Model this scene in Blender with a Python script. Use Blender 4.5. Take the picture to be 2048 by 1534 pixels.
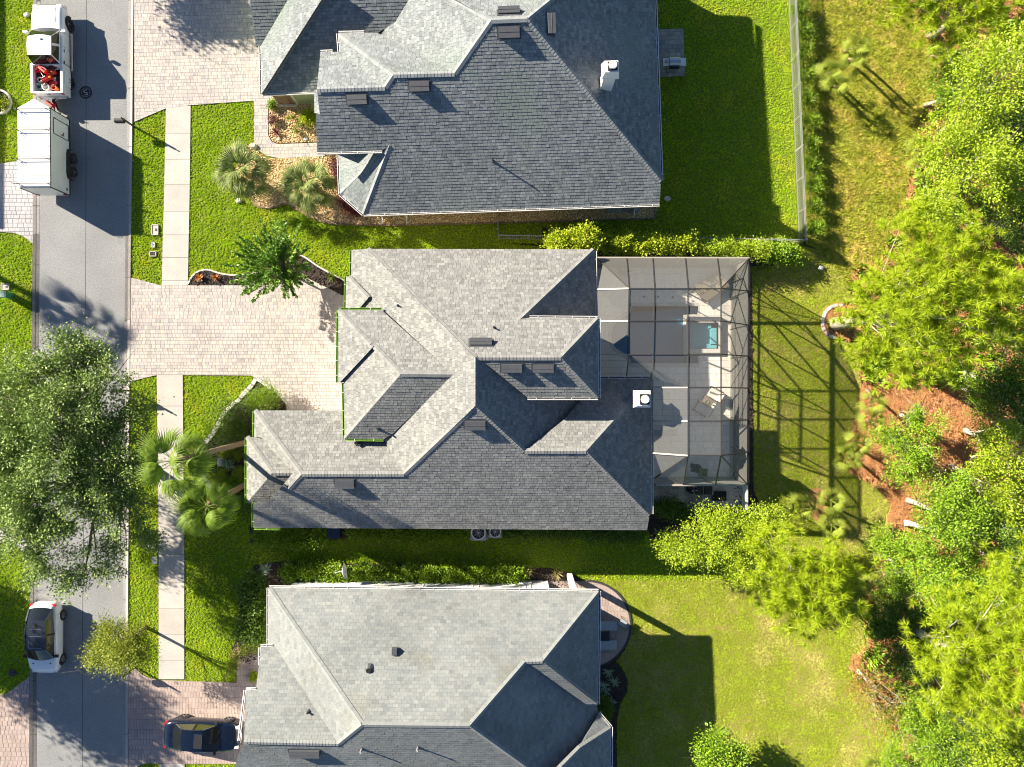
import bpy, math, random
import numpy as np
from mathutils import Vector, Matrix
from mathutils.geometry import tessellate_polygon

for o in list(bpy.data.objects):
    bpy.data.objects.remove(o)
SC = bpy.context.scene
COL = SC.collection

# ------------------------------------------------------------------ camera, sky, sun, exposure
H = 44.0            # camera height over the ground, metres
F = 1421.0          # focal length in photograph pixels (2048 wide)
cam_d = bpy.data.cameras.new('camera')
cam = bpy.data.objects.new('camera', cam_d)
COL.objects.link(cam)
cam.location = (0, 0, H)
cam.rotation_euler = (0, 0, 0)
cam_d.sensor_fit = 'HORIZONTAL'
cam_d.angle = 2 * math.atan(1024 / F)
cam_d.clip_start = 0.5
cam_d.clip_end = 2000
SC.camera = cam

SUN_EL = math.atan(0.47)
SUN_DIR = Vector((-0.876 * math.cos(SUN_EL), 0.482 * math.cos(SUN_EL), math.sin(SUN_EL)))   # towards the sun
world = bpy.data.worlds.new('World')
SC.world = world
world.use_nodes = True
wn = world.node_tree.nodes
wl = world.node_tree.links
sky = wn.new('ShaderNodeTexSky')
sky.sky_type = 'NISHITA'
sky.sun_disc = False
sky.sun_elevation = SUN_EL
sky.sun_rotation = math.atan2(SUN_DIR.x, SUN_DIR.y)
sky.air_density = 0.75
sky.dust_density = 0.25
sky.ozone_density = 3.0
wl.new(sky.outputs[0], wn['Background'].inputs[0])
wn['Background'].inputs[1].default_value = 0.05
sun_d = bpy.data.lights.new('sun', 'SUN')
sun_d.energy = 5.0
sun_d.angle = math.radians(0.5)
sun_d.color = (1.0, 0.89, 0.72)
sun = bpy.data.objects.new('sun', sun_d)
COL.objects.link(sun)
sun.rotation_euler = SUN_DIR.to_track_quat('Z', 'Y').to_euler()
sun.location = SUN_DIR * 100
SC.view_settings.view_transform = 'Standard'
SC.view_settings.look = 'None'
SC.view_settings.exposure = 1.68
SC.view_settings.gamma = 1.0
SC.view_settings.use_curve_mapping = False
SC.cycles.filter_width = 1.05
SC.cycles.transparent_max_bounces = 16

# ------------------------------------------------------------------ helpers
def P(px, py, z=0.0):
    s = (H - z) / F
    return Vector(((px - 1024) * s, (767 - py) * s, z))

def poly(pts, z=0.0):
    return [P(a, b, z) for a, b in pts]

def tag(o, label=None, cat=None, group=None, kind=None):
    if label: o['label'] = label
    if cat: o['category'] = cat
    if group: o['group'] = group
    if kind: o['kind'] = kind
    return o

def link(name, data, parent=None, loc=None):
    o = bpy.data.objects.new(name, data)
    COL.objects.link(o)
    if parent is not None:
        o.parent = parent
    if loc is not None:
        o.location = loc
    return o

def empty(name, loc, label, cat, group=None, rz=0.0):
    o = link(name, None, None, loc)
    o.empty_display_size = 0.3
    o.rotation_euler = (0, 0, rz)
    return tag(o, label, cat, group)

class MB:
    """collects shapes into one mesh"""
    def __init__(s, off=(0, 0, 0)):
        s.v = []; s.f = []; s.m = []; s.off = Vector(off); s.cur = 0; s.sm = []; s.smooth = False
    def add(s, vs, fs):
        n = len(s.v)
        s.v += [tuple(Vector(v) - s.off) for v in vs]
        s.f += [tuple(i + n for i in f) for f in fs]
        s.m += [s.cur] * len(fs)
        s.sm += [s.smooth] * len(fs)
        return s
    def box(s, c, d, rz=0.0, top=1.0, M=None):
        """c centre, d full size; top scales the top face"""
        x, y, z = d[0] / 2, d[1] / 2, d[2] / 2
        vs = [(-x, -y, -z), (x, -y, -z), (x, y, -z), (-x, y, -z),
              (-x * top, -y * top, z), (x * top, -y * top, z), (x * top, y * top, z), (-x * top, y * top, z)]
        R = M if M is not None else Matrix.Rotation(rz, 3, 'Z')
        vs = [R @ Vector(v) + Vector(c) for v in vs]
        return s.add(vs, [(0, 3, 2, 1), (4, 5, 6, 7), (0, 1, 5, 4), (1, 2, 6, 5), (2, 3, 7, 6), (3, 0, 4, 7)])
    def bar(s, a, b, w, h=None, up=(0, 0, 1)):
        a, b = Vector(a), Vector(b)
        h = h or w
        d = (b - a)
        if d.length < 1e-6: return s
        d.normalize()
        u = Vector(up)
        if abs(d.dot(u)) > 0.98: u = Vector((1, 0, 0))
        sx = d.cross(u).normalized() * (w / 2)
        sz = sx.cross(d).normalized() * (h / 2)
        vs = [a - sx - sz, a + sx - sz, a + sx + sz, a - sx + sz, b - sx - sz, b + sx - sz, b + sx + sz, b - sx + sz]
        return s.add(vs, [(0, 1, 2, 3), (7, 6, 5, 4), (0, 4, 5, 1), (1, 5, 6, 2), (2, 6, 7, 3), (3, 7, 4, 0)])
    def tube(s, pts, rad, n=8, cap=True):
        pts = [Vector(p) for p in pts]
        if not hasattr(rad, '__len__'): rad = [rad] * len(pts)
        vs = []; fs = []
        for i, p in enumerate(pts):
            d = (pts[min(i + 1, len(pts) - 1)] - pts[max(i - 1, 0)])
            d.normalize()
            u = Vector((0, 0, 1)) if abs(d.z) < 0.9 else Vector((1, 0, 0))
            a = d.cross(u).normalized(); b = a.cross(d)
            for k in range(n):
                t = 2 * math.pi * k / n
                vs.append(p + (a * math.cos(t) + b * math.sin(t)) * rad[i])
        for i in range(len(pts) - 1):
            for k in range(n):
                k2 = (k + 1) % n
                fs.append((i * n + k, i * n + k2, (i + 1) * n + k2, (i + 1) * n + k))
        if cap:
            fs.append(tuple(range(n))[::-1]); fs.append(tuple((len(pts) - 1) * n + k for k in range(n)))
        return s.add(vs, fs)
    def disc(s, c, r, z0, z1, n=20, r1=None):
        r1 = r if r1 is None else r1
        vs = [(c[0] + r * math.cos(2 * math.pi * k / n), c[1] + r * math.sin(2 * math.pi * k / n), z0) for k in range(n)]
        vs += [(c[0] + r1 * math.cos(2 * math.pi * k / n), c[1] + r1 * math.sin(2 * math.pi * k / n), z1) for k in range(n)]
        fs = [(k, (k + 1) % n, n + (k + 1) % n, n + k) for k in range(n)]
        fs += [tuple(range(n))[::-1], tuple(range(n, 2 * n))]
        return s.add(vs, fs)
    def ring(s, c, r0, r1, z0, z1, n=24):
        vs = []
        for r, z in ((r0, z0), (r1, z0), (r1, z1), (r0, z1)):
            vs += [(c[0] + r * math.cos(2 * math.pi * k / n), c[1] + r * math.sin(2 * math.pi * k / n), z) for k in range(n)]
        fs = []
        for a in range(4):
            b = (a + 1) % 4
            fs += [(a * n + k, a * n + (k + 1) % n, b * n + (k + 1) % n, b * n + k) for k in range(n)]
        return s.add(vs, fs)
    def prism(s, pts, z0, z1):
        n = len(pts)
        ar = sum(pts[i][0] * pts[(i + 1) % n][1] - pts[(i + 1) % n][0] * pts[i][1] for i in range(n))
        pts = list(pts) if ar > 0 else list(pts)[::-1]
        vs = [(p[0], p[1], z0) for p in pts] + [(p[0], p[1], z1) for p in pts]
        if n > 6:
            tri = tessellate_polygon([[Vector((p[0], p[1], 0)) for p in pts]])
            fs = []
            for t in tri:
                a = (pts[t[1]][0] - pts[t[0]][0]) * (pts[t[2]][1] - pts[t[0]][1]) - (pts[t[2]][0] - pts[t[0]][0]) * (pts[t[1]][1] - pts[t[0]][1])
                if a < 0: t = t[::-1]
                fs.append(tuple(i + n for i in t)); fs.append(tuple(t[::-1]))
        else:
            fs = [tuple(range(n, 2 * n)), tuple(range(n))[::-1]]
        fs += [(i, (i + 1) % n, n + (i + 1) % n, n + i) for i in range(n)]
        return s.add(vs, fs)
    def sheet(s, pts, z):
        return s.face([(p[0], p[1], z) for p in pts])
    def face(s, pts):
        n = len(pts)
        if n > 4: return s.add(pts, [tuple(t) for t in tessellate_polygon([[Vector(p) for p in pts]])])
        return s.add(pts, [tuple(range(n))])
    def loft(s, secs, cap=True, closed=True):
        n = len(secs[0]); vs = [p for q in secs for p in q]; fs = []
        for i in range(len(secs) - 1):
            for k in range(n if closed else n - 1):
                k2 = (k + 1) % n
                fs.append((i * n + k, i * n + k2, (i + 1) * n + k2, (i + 1) * n + k))
        if cap:
            fs.append(tuple(range(n))[::-1]); fs.append(tuple((len(secs) - 1) * n + k for k in range(n)))
        return s.add(vs, fs)
    def ball(s, c, r, nu=10, nv=6):
        r = (r, r, r) if not hasattr(r, '__len__') else r
        secs = []
        for j in range(nv + 1):
            t = math.pi * (j + 0.02) / (nv + 0.04) - math.pi / 2
            secs.append([(c[0] + r[0] * math.cos(t) * math.cos(2 * math.pi * k / nu),
                          c[1] + r[1] * math.cos(t) * math.sin(2 * math.pi * k / nu), c[2] + r[2] * math.sin(t)) for k in range(nu)])
        return s.loft(secs)
    def mesh(s, name, mats):
        me = bpy.data.meshes.new(name)
        me.from_pydata(s.v, [], s.f)
        for m in (mats if isinstance(mats, (list, tuple)) else [mats]): me.materials.append(m)
        if any(s.m): me.polygons.foreach_set('material_index', s.m)
        if any(s.sm): me.polygons.foreach_set('use_smooth', s.sm)
        me.update()
        return me
    def build(s, name, mats, parent=None, loc=None):
        return link(name, s.mesh(name, mats), parent, loc)

def arr_mesh(name, V, Fs, mat, k):
    """numpy verts (n,3), faces (m,k)"""
    me = bpy.data.meshes.new(name)
    V = np.ascontiguousarray(V, dtype=np.float32); Fs = np.ascontiguousarray(Fs, dtype=np.int32)
    me.vertices.add(len(V)); me.vertices.foreach_set('co', V.ravel())
    me.loops.add(Fs.size); me.loops.foreach_set('vertex_index', Fs.ravel())
    me.polygons.add(len(Fs))
    me.polygons.foreach_set('loop_start', np.arange(0, Fs.size, k, dtype=np.int32))
    try: me.polygons.foreach_set('loop_total', np.full(len(Fs), k, dtype=np.int32))
    except Exception: pass
    for m in (mat if isinstance(mat, (list, tuple)) else [mat]): me.materials.append(m)
    me.update(calc_edges=True)
    me.validate()
    return me

# ------------------------------------------------------------------ materials
def M(name, col, rough=0.8, pieces=False, fine=None, big=None, bump=None, metal=0.0, trans=0.0, spec=0.5, coat=0.0, grad=None, blotch=None):
    """col: one colour or a list (picked per piece).  fine/big: (scale, amount) brightness noise.
    blotch: (scale, lo, hi, colour) second colour mixed in by noise.  bump: (scale, strength)"""
    m = bpy.data.materials.new(name); m.use_nodes = True
    nt = m.node_tree; N = nt.nodes; L = nt.links
    b = N['Principled BSDF']
    b.inputs['Roughness'].default_value = rough
    b.inputs['Metallic'].default_value = metal
    b.inputs['Specular IOR Level'].default_value = spec
    b.inputs['Coat Weight'].default_value = coat
    geo = N.new('ShaderNodeNewGeometry')
    pos = geo.outputs['Position']
    if isinstance(col, list):
        r = N.new('ShaderNodeValToRGB')
        r.color_ramp.interpolation = 'LINEAR'
        while len(r.color_ramp.elements) < len(col): r.color_ramp.elements.new(0.5)
        for i, c in enumerate(col):
            r.color_ramp.elements[i].position = i / (len(col) - 1)
            r.color_ramp.elements[i].color = (*c, 1)
        oi = N.new('ShaderNodeObjectInfo')
        ad = N.new('ShaderNodeMath'); ad.operation = 'ADD'
        fr = N.new('ShaderNodeMath'); fr.operation = 'FRACT'
        L.new(oi.outputs['Random'], ad.inputs[0]); L.new(geo.outputs['Random Per Island'], ad.inputs[1])
        L.new(ad.outputs[0], fr.inputs[0]); L.new(fr.outputs[0], r.inputs[0])
        c_out = r.outputs[0]
    else:
        rgb = N.new('ShaderNodeRGB'); rgb.outputs[0].default_value = (*col, 1)
        c_out = rgb.outputs[0]
    def noise(scale, det=3):
        n = N.new('ShaderNodeTexNoise'); n.inputs['Scale'].default_value = scale; n.inputs['Detail'].default_value = det
        L.new(pos, n.inputs['Vector']); return n.outputs[0]
    if blotch:
        sc, lo, hi, c2 = blotch
        mr = N.new('ShaderNodeMapRange'); mr.inputs[1].default_value = lo; mr.inputs[2].default_value = hi
        L.new(noise(sc, 4), mr.inputs[0])
        mx = N.new('ShaderNodeMix'); mx.data_type = 'RGBA'
        L.new(mr.outputs[0], mx.inputs[0]); L.new(c_out, mx.inputs[6]); mx.inputs[7].default_value = (*c2, 1)
        c_out = mx.outputs[2]
    for nz in (fine, big):
        if not nz: continue
        sc, am = nz
        mr = N.new('ShaderNodeMapRange'); mr.inputs[1].default_value = 0.25; mr.inputs[2].default_value = 0.75
        mr.inputs[3].default_value = 1 - am; mr.inputs[4].default_value = 1 + am
        L.new(noise(sc), mr.inputs[0])
        mx = N.new('ShaderNodeMix'); mx.data_type = 'RGBA'; mx.blend_type = 'MULTIPLY'; mx.inputs[0].default_value = 1
        L.new(c_out, mx.inputs[6]); L.new(mr.outputs[0], mx.inputs[7])
        c_out = mx.outputs[2]
    L.new(c_out, b.inputs['Base Color'])
    if bump:
        bp = N.new('ShaderNodeBump'); bp.inputs['Strength'].default_value = bump[1]; bp.inputs['Distance'].default_value = 0.05
        L.new(noise(bump[0], 4), bp.inputs['Height']); L.new(bp.outputs[0], b.inputs['Normal'])
    if trans:
        t = N.new('ShaderNodeBsdfTranslucent'); L.new(c_out, t.inputs['Color'])
        ms = N.new('ShaderNodeMixShader'); ms.inputs[0].default_value = trans
        L.new(b.outputs[0], ms.inputs[1]); L.new(t.outputs[0], ms.inputs[2])
        L.new(ms.outputs[0], N['Material Output'].inputs[0])
    return m

def M_screen(name, col, opac):
    m = bpy.data.materials.new(name); m.use_nodes = True
    nt = m.node_tree; N = nt.nodes; L = nt.links
    b = N['Principled BSDF']; b.inputs['Base Color'].default_value = (*col, 1); b.inputs['Roughness'].default_value = 0.6
    tr = N.new('ShaderNodeBsdfTransparent'); ms = N.new('ShaderNodeMixShader')
    # the weave closes up when it is seen at a slant: opacity = 1-(1-o)^(1/cos)
    lw = N.new('ShaderNodeLayerWeight'); lw.inputs[0].default_value = 0.5
    inv = N.new('ShaderNodeMath'); inv.operation = 'SUBTRACT'; inv.inputs[0].default_value = 1.0
    L.new(lw.outputs['Facing'], inv.inputs[1])
    mxx = N.new('ShaderNodeMath'); mxx.operation = 'MAXIMUM'; mxx.inputs[1].default_value = 0.12; L.new(inv.outputs[0], mxx.inputs[0])
    dv = N.new('ShaderNodeMath'); dv.operation = 'DIVIDE'; dv.inputs[0].default_value = 1.0; L.new(mxx.outputs[0], dv.inputs[1])
    pw = N.new('ShaderNodeMath'); pw.operation = 'POWER'; pw.inputs[0].default_value = 1 - opac; L.new(dv.outputs[0], pw.inputs[1])
    L.new(pw.outputs[0], ms.inputs[0])
    L.new(b.outputs[0], ms.inputs[1]); L.new(tr.outputs[0], ms.inputs[2])
    L.new(ms.outputs[0], N['Material Output'].inputs[0])
    return m

def M_water(name, tint):
    m = bpy.data.materials.new(name); m.use_nodes = True
    nt = m.node_tree; N = nt.nodes; L = nt.links
    N.remove(N['Principled BSDF'])
    tr = N.new('ShaderNodeBsdfTransparent'); tr.inputs[0].default_value = (*tint, 1)
    gl = N.new('ShaderNodeBsdfGlossy'); gl.inputs['Roughness'].default_value = 0.04
    fr = N.new('ShaderNodeFresnel'); fr.inputs[0].default_value = 1.33
    nz = N.new('ShaderNodeTexNoise'); nz.inputs['Scale'].default_value = 3.0
    bp = N.new('ShaderNodeBump'); bp.inputs['Strength'].default_value = 0.25; bp.inputs['Distance'].default_value = 0.05
    L.new(nz.outputs[0], bp.inputs['Height']); L.new(bp.outputs[0], gl.inputs['Normal']); L.new(bp.outputs[0], fr.inputs['Normal'])
    ms = N.new('ShaderNodeMixShader'); L.new(fr.outputs[0], ms.inputs[0]); L.new(tr.outputs[0], ms.inputs[1]); L.new(gl.outputs[0], ms.inputs[2])
    L.new(ms.outputs[0], N['Material Output'].inputs[0])
    return m

def M_leaf(name, cols, trans=0.3, rough=0.5, patch=None, fine=None, big=None):
    """colours picked leaf by leaf, patch: (scale, lo, hi, colour) for drier areas"""
    return M(name, cols, rough, True, trans=trans, blotch=patch, spec=0.35, fine=fine, big=big)

G = {}
def mats():
    g = G
    g['asphalt'] = M('asphalt', (0.2541, 0.262, 0.2678), 0.92, fine=(13, 0.26), big=(0.45, 0.11), bump=(40, 0.6), blotch=(1.1, 0.62, 0.80, (0.194, 0.2, 0.2106)))
    g['seam'] = M('seam', (0.10, 0.10, 0.10), 0.9)
    g['conc'] = M('concrete', (0.4225, 0.3964, 0.3622), 0.9, fine=(14, 0.07), big=(0.8, 0.09), bump=(40, 0.15))
    g['kerb'] = M('kerb_concrete', (0.3972, 0.3659, 0.3387), 0.9, fine=(10, 0.12), big=(0.5, 0.14), bump=(40, 0.2))
    g['gutterpan'] = M('gutter_pan', (0.2873, 0.2701, 0.2588), 0.9, fine=(9, 0.16), big=(0.6, 0.14), bump=(40, 0.2))
    g['slab'] = M('slab_concrete', [(0.3972, 0.3746, 0.3481), (0.4563, 0.4269, 0.3952), (0.4225, 0.4008, 0.3764), (0.4733, 0.4443, 0.414)], 0.9, True, fine=(12, 0.08), big=(0.9, 0.08), bump=(40, 0.15))
    g['paver1'] = M('paver_cream', [(0.3297, 0.3022, 0.2906), (0.4579, 0.4155, 0.3824), (0.403, 0.3683, 0.3569), (0.5313, 0.4721, 0.4079), (0.3755, 0.3494, 0.3519), (0.5038, 0.4486, 0.4181), (0.3389, 0.3258, 0.3315)], 0.9, True, fine=(11, 0.12), big=(0.4, 0.10), bump=(30, 0.3), blotch=(0.55, 0.60, 0.85, (0.33, 0.305, 0.285)))
    g['paver3'] = M('paver_rose', [(0.3483, 0.2693, 0.2424), (0.4006, 0.3187, 0.2861), (0.3309, 0.2649, 0.2424), (0.418, 0.3367, 0.3054), (0.3658, 0.2963, 0.2667)], 0.9, True, fine=(11, 0.12), big=(0.5, 0.10), bump=(30, 0.3))
    g['paverg'] = M('paver_grey', [(0.189, 0.189, 0.189), (0.3402, 0.3307, 0.3119), (0.2552, 0.2504, 0.241), (0.4158, 0.3969, 0.3591), (0.2174, 0.2126, 0.2079)], 0.9, True, fine=(11, 0.16), bump=(30, 0.3))
    g['paverd'] = M('paver_deck', [(0.6698, 0.6362, 0.586), (0.7535, 0.7199, 0.653), (0.7116, 0.6698, 0.6111), (0.787, 0.7367, 0.6698)], 0.85, True, fine=(9, 0.09), big=(0.6, 0.07), bump=(30, 0.15))
    g['paverl'] = M('paver_left', [(0.3471, 0.3429, 0.365), (0.4243, 0.4125, 0.4294), (0.3857, 0.3777, 0.3972), (0.4628, 0.4473, 0.4616)], 0.9, True, fine=(11, 0.12), big=(0.5, 0.08), bump=(30, 0.3))
    g['sand'] = M('joint_sand', (0.315, 0.2775, 0.2325), 1.0, fine=(20, 0.2))
    g['soil'] = M('soil', (0.10, 0.085, 0.05), 1.0, fine=(8, 0.3), bump=(12, 0.8), blotch=(0.6, 0.4, 0.65, (0.07, 0.09, 0.02)))
    g['lawn'] = M('lawn_ground', (0.1552, 0.203, 0.0162), 1.0, fine=(9, 0.35), big=(0.5, 0.15), bump=(14, 0.8))
    g['lawn2'] = M('yard_ground', (0.2173, 0.2248, 0.027), 1.0, fine=(9, 0.35), bump=(14, 0.8), blotch=(0.35, 0.45, 0.65, (0.3105, 0.2465, 0.081)))
    g['mead'] = M('meadow_ground', (0.2731, 0.2912, 0.0315), 1.0, fine=(9, 0.35), bump=(12, 0.9), blotch=(0.4, 0.42, 0.6, (0.4275, 0.3203, 0.072)))
    g['straw'] = M('pine_straw_ground', (0.434, 0.2093, 0.08525), 1.0, fine=(7, 0.35), big=(1.2, 0.25), bump=(5, 1.0))
    g['litter'] = M('shaded_forest_litter', (0.12, 0.075, 0.035), 1.0, fine=(7, 0.4), big=(1.2, 0.3), bump=(5, 1.0))  # litter brown, darkened so the gaps between crowns look shaded
    g['mulch'] = M('mulch', (0.045, 0.034, 0.028), 1.0, fine=(16, 0.5), bump=(18, 1.0))
    g['gravel'] = M('gravel_ground', (0.459, 0.3125, 0.1575), 1.0, fine=(16, 0.4), bump=(18, 1.0))
    g['stone'] = M('gravel_stone', [(0.405, 0.25, 0.105), (0.702, 0.5, 0.252), (0.837, 0.65, 0.378), (0.54, 0.3375, 0.147), (0.85, 0.775, 0.525), (0.648, 0.4125, 0.1785)], 0.8, True)
    g['chip'] = M('mulch_chip', [(0.03, 0.022, 0.018), (0.075, 0.055, 0.042), (0.05, 0.038, 0.03), (0.11, 0.085, 0.06)], 1.0, True)
    g['needle_litter'] = M('straw_litter', [(0.496, 0.2325, 0.093), (0.62, 0.31, 0.1318), (0.372, 0.1705, 0.06975), (0.6975, 0.3875, 0.1705)], 0.9, True)
    g['edging'] = M('edging_concrete', (0.528, 0.4992, 0.4608), 0.9, fine=(7, 0.25), bump=(20, 0.4))
    g['edgstone'] = M('edging_stone', [(0.5952, 0.576, 0.5376), (0.48, 0.4608, 0.4416), (0.6912, 0.6624, 0.624), (0.4032, 0.3936, 0.384)], 0.9, True, fine=(9, 0.25), bump=(20, 0.5))
    g['brownedge'] = M('brown_edging', (0.20, 0.14, 0.10), 0.9, fine=(9, 0.2))
    g['shA'] = M('shingle_slate', [(0.1317, 0.1477, 0.1564), (0.224, 0.2462, 0.2536), (0.1678, 0.1888, 0.1987), (0.2681, 0.2913, 0.2957), (0.1477, 0.1641, 0.1733), (0.2039, 0.2257, 0.2324), (0.244, 0.2625, 0.2662)], 0.95, True, fine=(9, 0.16), big=(0.35, 0.12), bump=(60, 0.3), blotch=(0.22, 0.52, 0.75, (0.1889, 0.2292, 0.2048)))
    g['shB'] = M('shingle_grey', [(0.1476, 0.1508, 0.149), (0.2338, 0.239, 0.2306), (0.1764, 0.1817, 0.1787), (0.2769, 0.2809, 0.2677), (0.162, 0.1656, 0.1639), (0.2122, 0.2185, 0.2121), (0.2517, 0.2559, 0.2454)], 0.95, True, fine=(9, 0.12), big=(0.3, 0.07), bump=(60, 0.3))
    g['shC'] = M('shingle_aged', [(0.1586, 0.1767, 0.18), (0.2181, 0.23, 0.2239), (0.1864, 0.2054, 0.2064), (0.238, 0.2506, 0.2415), (0.1745, 0.193, 0.1976)], 0.95, True, fine=(7, 0.12), big=(0.28, 0.16), bump=(60, 0.3), blotch=(0.5, 0.55, 0.8, (0.1586, 0.1602, 0.1318)))
    g['capA'] = M('cap_slate', [(0.1862, 0.2094, 0.2154), (0.2608, 0.2791, 0.2807), (0.2234, 0.2411, 0.248)], 0.95, True, fine=(9, 0.12))
    g['capB'] = M('cap_grey', [(0.1822, 0.1862, 0.1821), (0.2391, 0.2444, 0.235), (0.2106, 0.2153, 0.2114)], 0.95, True, fine=(9, 0.12))
    g['capC'] = M('cap_aged', [(0.1992, 0.2149, 0.2113), (0.2408, 0.2536, 0.2481), (0.22, 0.2364, 0.2298)], 0.95, True, fine=(9, 0.12))
    g['deck'] = M('roof_deck', (0.08, 0.08, 0.0832), 1.0)
    g['white'] = M('white_paint', (0.776, 0.7663, 0.7469), 0.5, fine=(4, 0.04))
    g['whitecar'] = M('white_car_paint', (0.776, 0.776, 0.776), 0.28, coat=0.6, fine=(1.5, 0.02))
    g['whitealu'] = M('white_trailer_skin', (0.7954, 0.7954, 0.7857), 0.38, fine=(2, 0.04), big=(0.6, 0.05))
    g['greengut'] = M('green_gutter', (0.20, 0.36, 0.045), 0.5, fine=(6, 0.12))
    g['blackgut'] = M('gutter_inside', (0.05, 0.06, 0.09), 0.6)
    g['sage'] = M('sage_siding', (0.34, 0.40, 0.24), 0.8, fine=(3, 0.06), big=(0.6, 0.08))
    g['cream'] = M('cream_stucco', (0.60, 0.54, 0.44), 0.9, fine=(8, 0.07), bump=(30, 0.3))
    g['whitest'] = M('white_stucco', (0.72, 0.71, 0.70), 0.85, fine=(8, 0.05), big=(0.7, 0.05), bump=(30, 0.2))
    g['brick'] = M('wall_brick', [(0.22, 0.13, 0.085), (0.32, 0.21, 0.14), (0.27, 0.165, 0.11), (0.36, 0.26, 0.18)], 0.9, True, fine=(12, 0.2))
    g['vent'] = M('vent_metal', (0.075, 0.08, 0.09), 0.55, metal=0.2, fine=(5, 0.12))
    g['black'] = M('black_plastic', (0.018, 0.018, 0.02), 0.5, fine=(5, 0.15))
    g['rubber'] = M('rubber', (0.02, 0.02, 0.021), 0.85, fine=(20, 0.2))
    g['dark'] = M('dark_recess', (0.006, 0.006, 0.008), 0.8)
    g['glass'] = M('tinted_glass', (0.008, 0.011, 0.013), 0.06, spec=0.5)
    g['glasslit'] = M('side_glass', (0.05, 0.05, 0.02), 0.05, spec=0.6)
    g['blackroof'] = M('black_gloss_roof', (0.02, 0.026, 0.034), 0.18, coat=0.5)
    g['navy'] = M('navy_car_paint', (0.0048, 0.0099, 0.02604), 0.25, metal=0.25, coat=0.8)
    g['chrome'] = M('chrome', (0.62, 0.62, 0.62), 0.2, metal=1.0)
    g['alloy'] = M('alloy', (0.45, 0.45, 0.46), 0.35, metal=0.9, fine=(20, 0.1))
    g['redlamp'] = M('tail_lamp', (0.45, 0.01, 0.01), 0.2, coat=0.5)
    g['headlamp'] = M('head_lamp', (0.65, 0.66, 0.68), 0.12, spec=0.8, coat=0.5)
    g['red'] = M('red_plastic', (0.58, 0.02, 0.018), 0.45, fine=(6, 0.15))
    g['darkred'] = M('maroon_cloth', (0.22, 0.008, 0.035), 0.8, fine=(9, 0.3))
    g['yellow'] = M('yellow_plastic', (0.72, 0.50, 0.03), 0.5)
    g['blue'] = M('blue_plastic', (0.16, 0.26, 0.50), 0.5, fine=(6, 0.15))
    g['greenpl'] = M('green_plastic', (0.04, 0.22, 0.12), 0.5, fine=(6, 0.12))
    g['palegreen'] = M('pale_green_plastic', (0.35, 0.50, 0.42), 0.5, fine=(6, 0.12))
    g['orange'] = M('orange_plastic', (0.72, 0.16, 0.05), 0.5)
    g['greypl'] = M('grey_plastic', (0.32, 0.33, 0.34), 0.6, fine=(6, 0.1))
    g['lightblue'] = M('pale_blue_lid', (0.42, 0.55, 0.60), 0.6, fine=(6, 0.1))
    g['bronze'] = M('bronze_aluminium', (0.06, 0.055, 0.05), 0.45, metal=0.3)
    g['beige'] = M('sunlit_beige_aluminium', (0.36, 0.33, 0.28), 0.5, metal=0.1)  # sunlit beams of the bronze frame painted pale; kick plate shares it
    g['fence'] = M('sunlit_fence_aluminium', (0.50, 0.50, 0.49), 0.35, metal=0.6)  # dark aluminium painted pale, for the sun on its rails
    g['screen'] = M_screen('insect_screen', (0.30, 0.295, 0.275), 0.17)
    g['water'] = M_water('pool_water', (0.60, 0.78, 0.86))
    g['spawater'] = M_water('spa_water', (0.66, 0.90, 0.92))
    g['plaster'] = M('pool_plaster', (0.1325, 0.269, 0.3732), 0.9, fine=(6, 0.08), big=(0.7, 0.12))
    g['spaplaster'] = M('spa_plaster', (0.30, 0.50, 0.54), 0.9, fine=(6, 0.08))
    g['tile'] = M('pool_tile', (0.12, 0.26, 0.27), 0.3, fine=(12, 0.5))
    g['coping'] = M('pool_coping', (0.50, 0.475, 0.43), 0.85, fine=(8, 0.08))
    g['sling'] = M('taupe_sling', (0.17, 0.145, 0.105), 0.8, fine=(30, 0.1))
    g['frame'] = M('bronze_frame', (0.13, 0.10, 0.065), 0.5, metal=0.4)
    g['cushion'] = M('cream_cushion', (0.62, 0.57, 0.50), 0.9, fine=(6, 0.05))
    g['greycush'] = M('grey_cushion', (0.34, 0.38, 0.43), 0.9, fine=(6, 0.06))
    g['wicker'] = M('brown_wicker', (0.14, 0.115, 0.08), 0.8, fine=(30, 0.35))
    g['towel'] = M('white_towel', (0.80, 0.78, 0.74), 0.95, fine=(12, 0.05))
    g['steel'] = M('stainless', (0.50, 0.51, 0.52), 0.35, metal=0.8, fine=(6, 0.08))
    g['iron'] = M('cast_iron', (0.055, 0.055, 0.058), 0.7, metal=0.4, fine=(14, 0.25))
    g['darkrug'] = M('dark_hide', (0.06, 0.052, 0.045), 0.95, fine=(14, 0.25))
    g['bark'] = M('oak_bark', (0.17, 0.135, 0.10), 0.95, fine=(9, 0.35), bump=(14, 1.0))
    g['palebark'] = M('pale_bark', (0.42, 0.37, 0.31), 0.95, fine=(8, 0.3), bump=(12, 1.0))
    g['palmbark'] = M('palm_bark', (0.27, 0.19, 0.125), 0.95, fine=(12, 0.35), bump=(16, 1.0))
    g['deadwood'] = M('dead_wood', (0.60, 0.54, 0.46), 0.95, fine=(8, 0.25), bump=(12, 0.8))
    g['blade'] = M_leaf('grass_blade', [(0.2893, 0.4734, 0.01126), (0.4786, 0.6606, 0.01408), (0.3673, 0.5615, 0.01267), (0.5788, 0.7156, 0.02253)], 0.28, patch=(0.55, 0.52, 0.80, (0.6454, 0.6384, 0.04506)), fine=(10.0, 0.34), big=(1.1, 0.14))
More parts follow.
